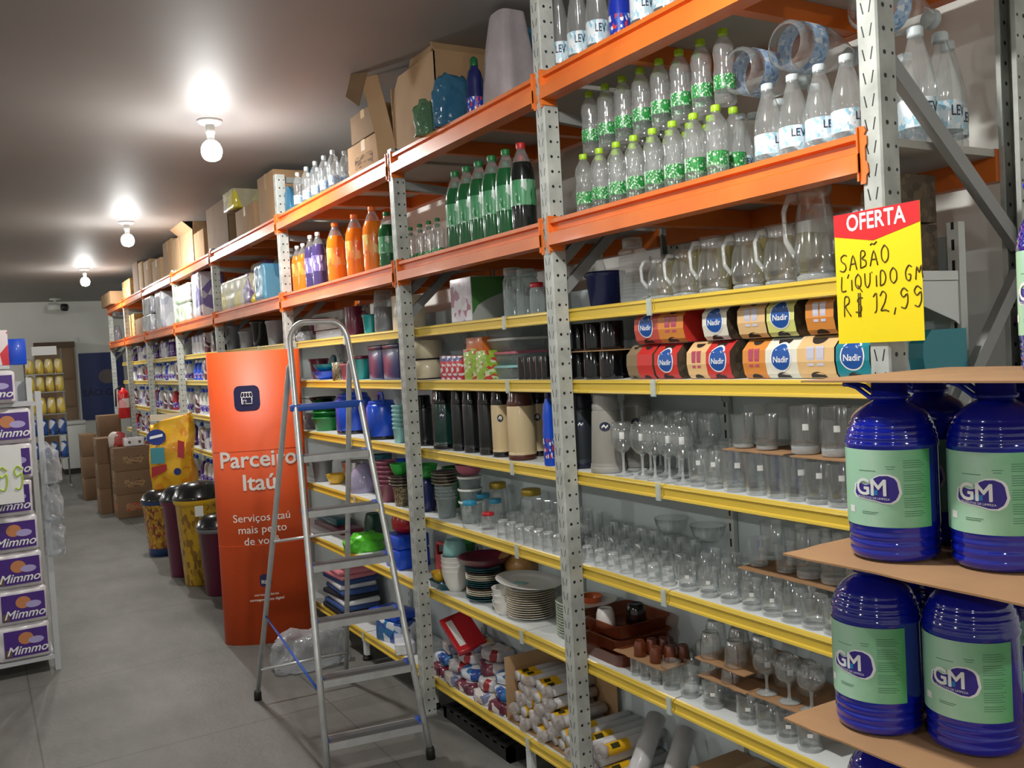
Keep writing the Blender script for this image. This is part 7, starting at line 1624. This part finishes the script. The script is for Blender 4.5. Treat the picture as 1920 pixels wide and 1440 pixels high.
# pet food bag on the first bin
printed('pet_print', [(240, 180, 20), (240, 184, 24), (236, 170, 16), (240, 184, 24), (232, 150, 20)], 16, 0.3, coat=0.6); mat('pet_blue', (24, 50, 130), 0.3, coat=0.4); mat('pet_teal', (70, 150, 160), 0.3, coat=0.4); mat('pet_red', (180, 40, 50), 0.3, coat=0.4); mat('pet_white', (226, 214, 190), 0.4)
def pet_bag():
    w, d, h = 0.42, 0.18, 0.66
    def f(u, v):
        a = 2*PI*u; k = 1+0.05*math.sin(v*9)-0.0*v; t = d/2*(1-0.55*max(0, v-0.55)/0.45)*(0.8+0.2*min(1, v*6)); s = lambda c, p: math.copysign(abs(c)**p, c)
        n = noise.noise(Vector((math.cos(a)*2, math.sin(a)*2, v*3)))*0.03
        return (s(math.cos(a), 0.55)*w/2*(1-0.06*v)+n, s(math.sin(a), 0.7)*t+n, h*v+(0.06*math.cos(a) if v > 0.95 else 0))
    b = MB(); b.grid(f, 40, 16); b.add([f(i/40, 0) for i in range(40)], [tuple(reversed(range(40)))]); b.add([f(i/40, 1) for i in range(40)], [tuple(range(40))])
    F = lambda x, z: (x, -d/2*(1-0.55*max(0, z/h-0.55)/0.45)*1.02-0.012, z)
    def quad(pts, m, n): return (n, MB().add([F(*p) for p in pts], [tuple(range(len(pts)))]).mesh(n, m), None, 0)
    out = [('bag', b.mesh('bag', 'pet_print'))]
    out.append(quad([(-0.13+0.09*math.cos(t), 0.50+0.075*math.sin(t)) for t in [2*PI*k/20 for k in range(20)]], 'pet_blue', 'round_print'))
    e = MB().add([(lambda q: (q[0], q[1]-0.003, q[2]))(F(x, z)) for x, z in ((-0.19, 0.485), (-0.07, 0.505), (-0.07, 0.53), (-0.19, 0.51))], [(0, 1, 2, 3)]).mesh('band', 'white_ink'); out.append(('band', e, None, 1))
    out.append(quad([(-0.19, 0.25), (-0.06, 0.25), (-0.06, 0.40), (-0.19, 0.40)], 'pet_teal', 'printed_patch')); out.append(quad([(-0.19, 0.12), (-0.05, 0.18), (-0.05, 0.24), (-0.19, 0.22)], 'pet_red', 'printed_patch'))
    out.append(quad([(0.06, 0.30), (0.12, 0.28), (0.13, 0.44), (0.07, 0.46)], 'pet_red', 'printed_patch')); out.append(quad([(0.05+0.035*math.cos(t), 0.16+0.035*math.sin(t)) for t in [2*PI*k/14 for k in range(14)]], 'pet_blue', 'round_print'))
    out.append(('sealed_top', MB().box((-0.19, -0.02, h-0.01), (0.19, 0.02, h+0.05)).mesh('sealed_top', 'pet_white'), None, 0))
    return out
thing('pet_food_bag', 'big yellow pet food bag standing on the patterned dustbin', 'bag', pet_bag(), (qA.x+0.13, qA.y-0.02, 0.60), -0.35, (0.92, 1, 0.95))

# ---------------------------------------------------------------- goods on the far shelves (seen in a sliver beside the column)
CB = {'white': proto_squeeze('white_ceramic', 'royal_plastic'), 'purple': proto_squeeze('mimmo_purple', 'white_ceramic'), 'blue': proto_squeeze('royal_plastic', 'white_ceramic'), 'red': proto_squeeze('red_plastic', 'white_ceramic')}
for c in CB: CB[c] = [CB[c][0], ('label', CB['purple'][1][1]) if c == 'white' else CB[c][1], CB[c][2]]
PK2 = [(None, pillow_pack(0.15, 0.12, 0.17, 2, 2, 'pack_violet'))]; BX = [(None, MB().box((-0.05, -0.06, 0), (0.05, 0.06, 0.18), bev=0.003).mesh('carton', 'sachet_d'))]
random.seed(77)
for lv, (zn, z) in enumerate((('top', SH['top']), ('high', SH['high']), ('eye', SH['eye']), ('middle', SH['mid']), ('low', SH['low']))):
    y = 7.62 if lv else 8.05; i = 0
    while y < 13.2:
        ok = min(abs(y-(g+0.0)) for g in GYS) > 0.08 and (lv or min(abs(y-g) for g in YU) > 0.11)
        if ok and i < 45:
            c = random.choice(('white', 'white', 'purple', 'blue', 'red', 'white', 'pack', 'box') if lv else ('pack', 'pack', 'box', 'white', 'purple'))
            xx = 0.145
            if c == 'pack': thing('wrapped_pack', f'lilac striped pack on the far {zn} shelf, {ORD[i]} beyond the column', 'pack', PK2, (xx+0.02, y, z+0.001), PI/2, group='packs on the far shelves')
            elif c == 'box': thing('carton', f'dark red printed box on the far {zn} shelf, {ORD[i]} beyond the column', 'box', BX, (xx, y, z+0.001), 0, group='boxes on the far shelves')
            else: lay('cleaner_bottle', f'{c} cleaning bottle on the far {zn} shelf, {ORD[i]} beyond the column', 'bottle', CB[c], (xx, y, z), 0.085, 0.235 if lv > 1 else 0.19, 'bottles on the far shelves', rz=-0.6)
            i += 1
        y += 0.165
# dark pots in film above the column, black brushes beside it
for k, (px, pt, m, w, h) in enumerate(((415, 612, 'black_ceramic', 0.15, 0.17), (437, 605, 'grey_plastic', 0.13, 0.20), (464, 622, 'silver_card', 0.13, 0.13), (492, 600, 'black_ceramic', 0.17, 0.20), (517, 605, 'silver_card', 0.13, 0.17))):
    x = 0.14 if k != 3 else 0.2
    lay('pot', f'dark wrapped pot on the top shelf above the orange column, {ORD[k]} from the left', 'pot', proto_bucket(m), (x, onx(px, 640, x).y, SH['top']), w, h, 'dark pots above the column')
for k in range(4):
    y = onx(362+k*8, 790, 0.05).y
    b = MB().lathe([(0.05, 0), (0.05, 0.02), (0.02, 0.05), (0.016, 0.16), (0.03, 0.20), (0, 0.215)], 12)
    thing('toilet_brush', f'black toilet brush stand beside the orange column, {ORD[k]} from the left', 'brush', [(None, b.mesh('toilet_brush', 'black_ceramic'))], (0.032, y, SH['mid']+0.001) if False else (0.115, onx(362+k*8, 790, 0.115).y-0.0, SH['mid']+0.001), 0, group='black brush stands') if False else None
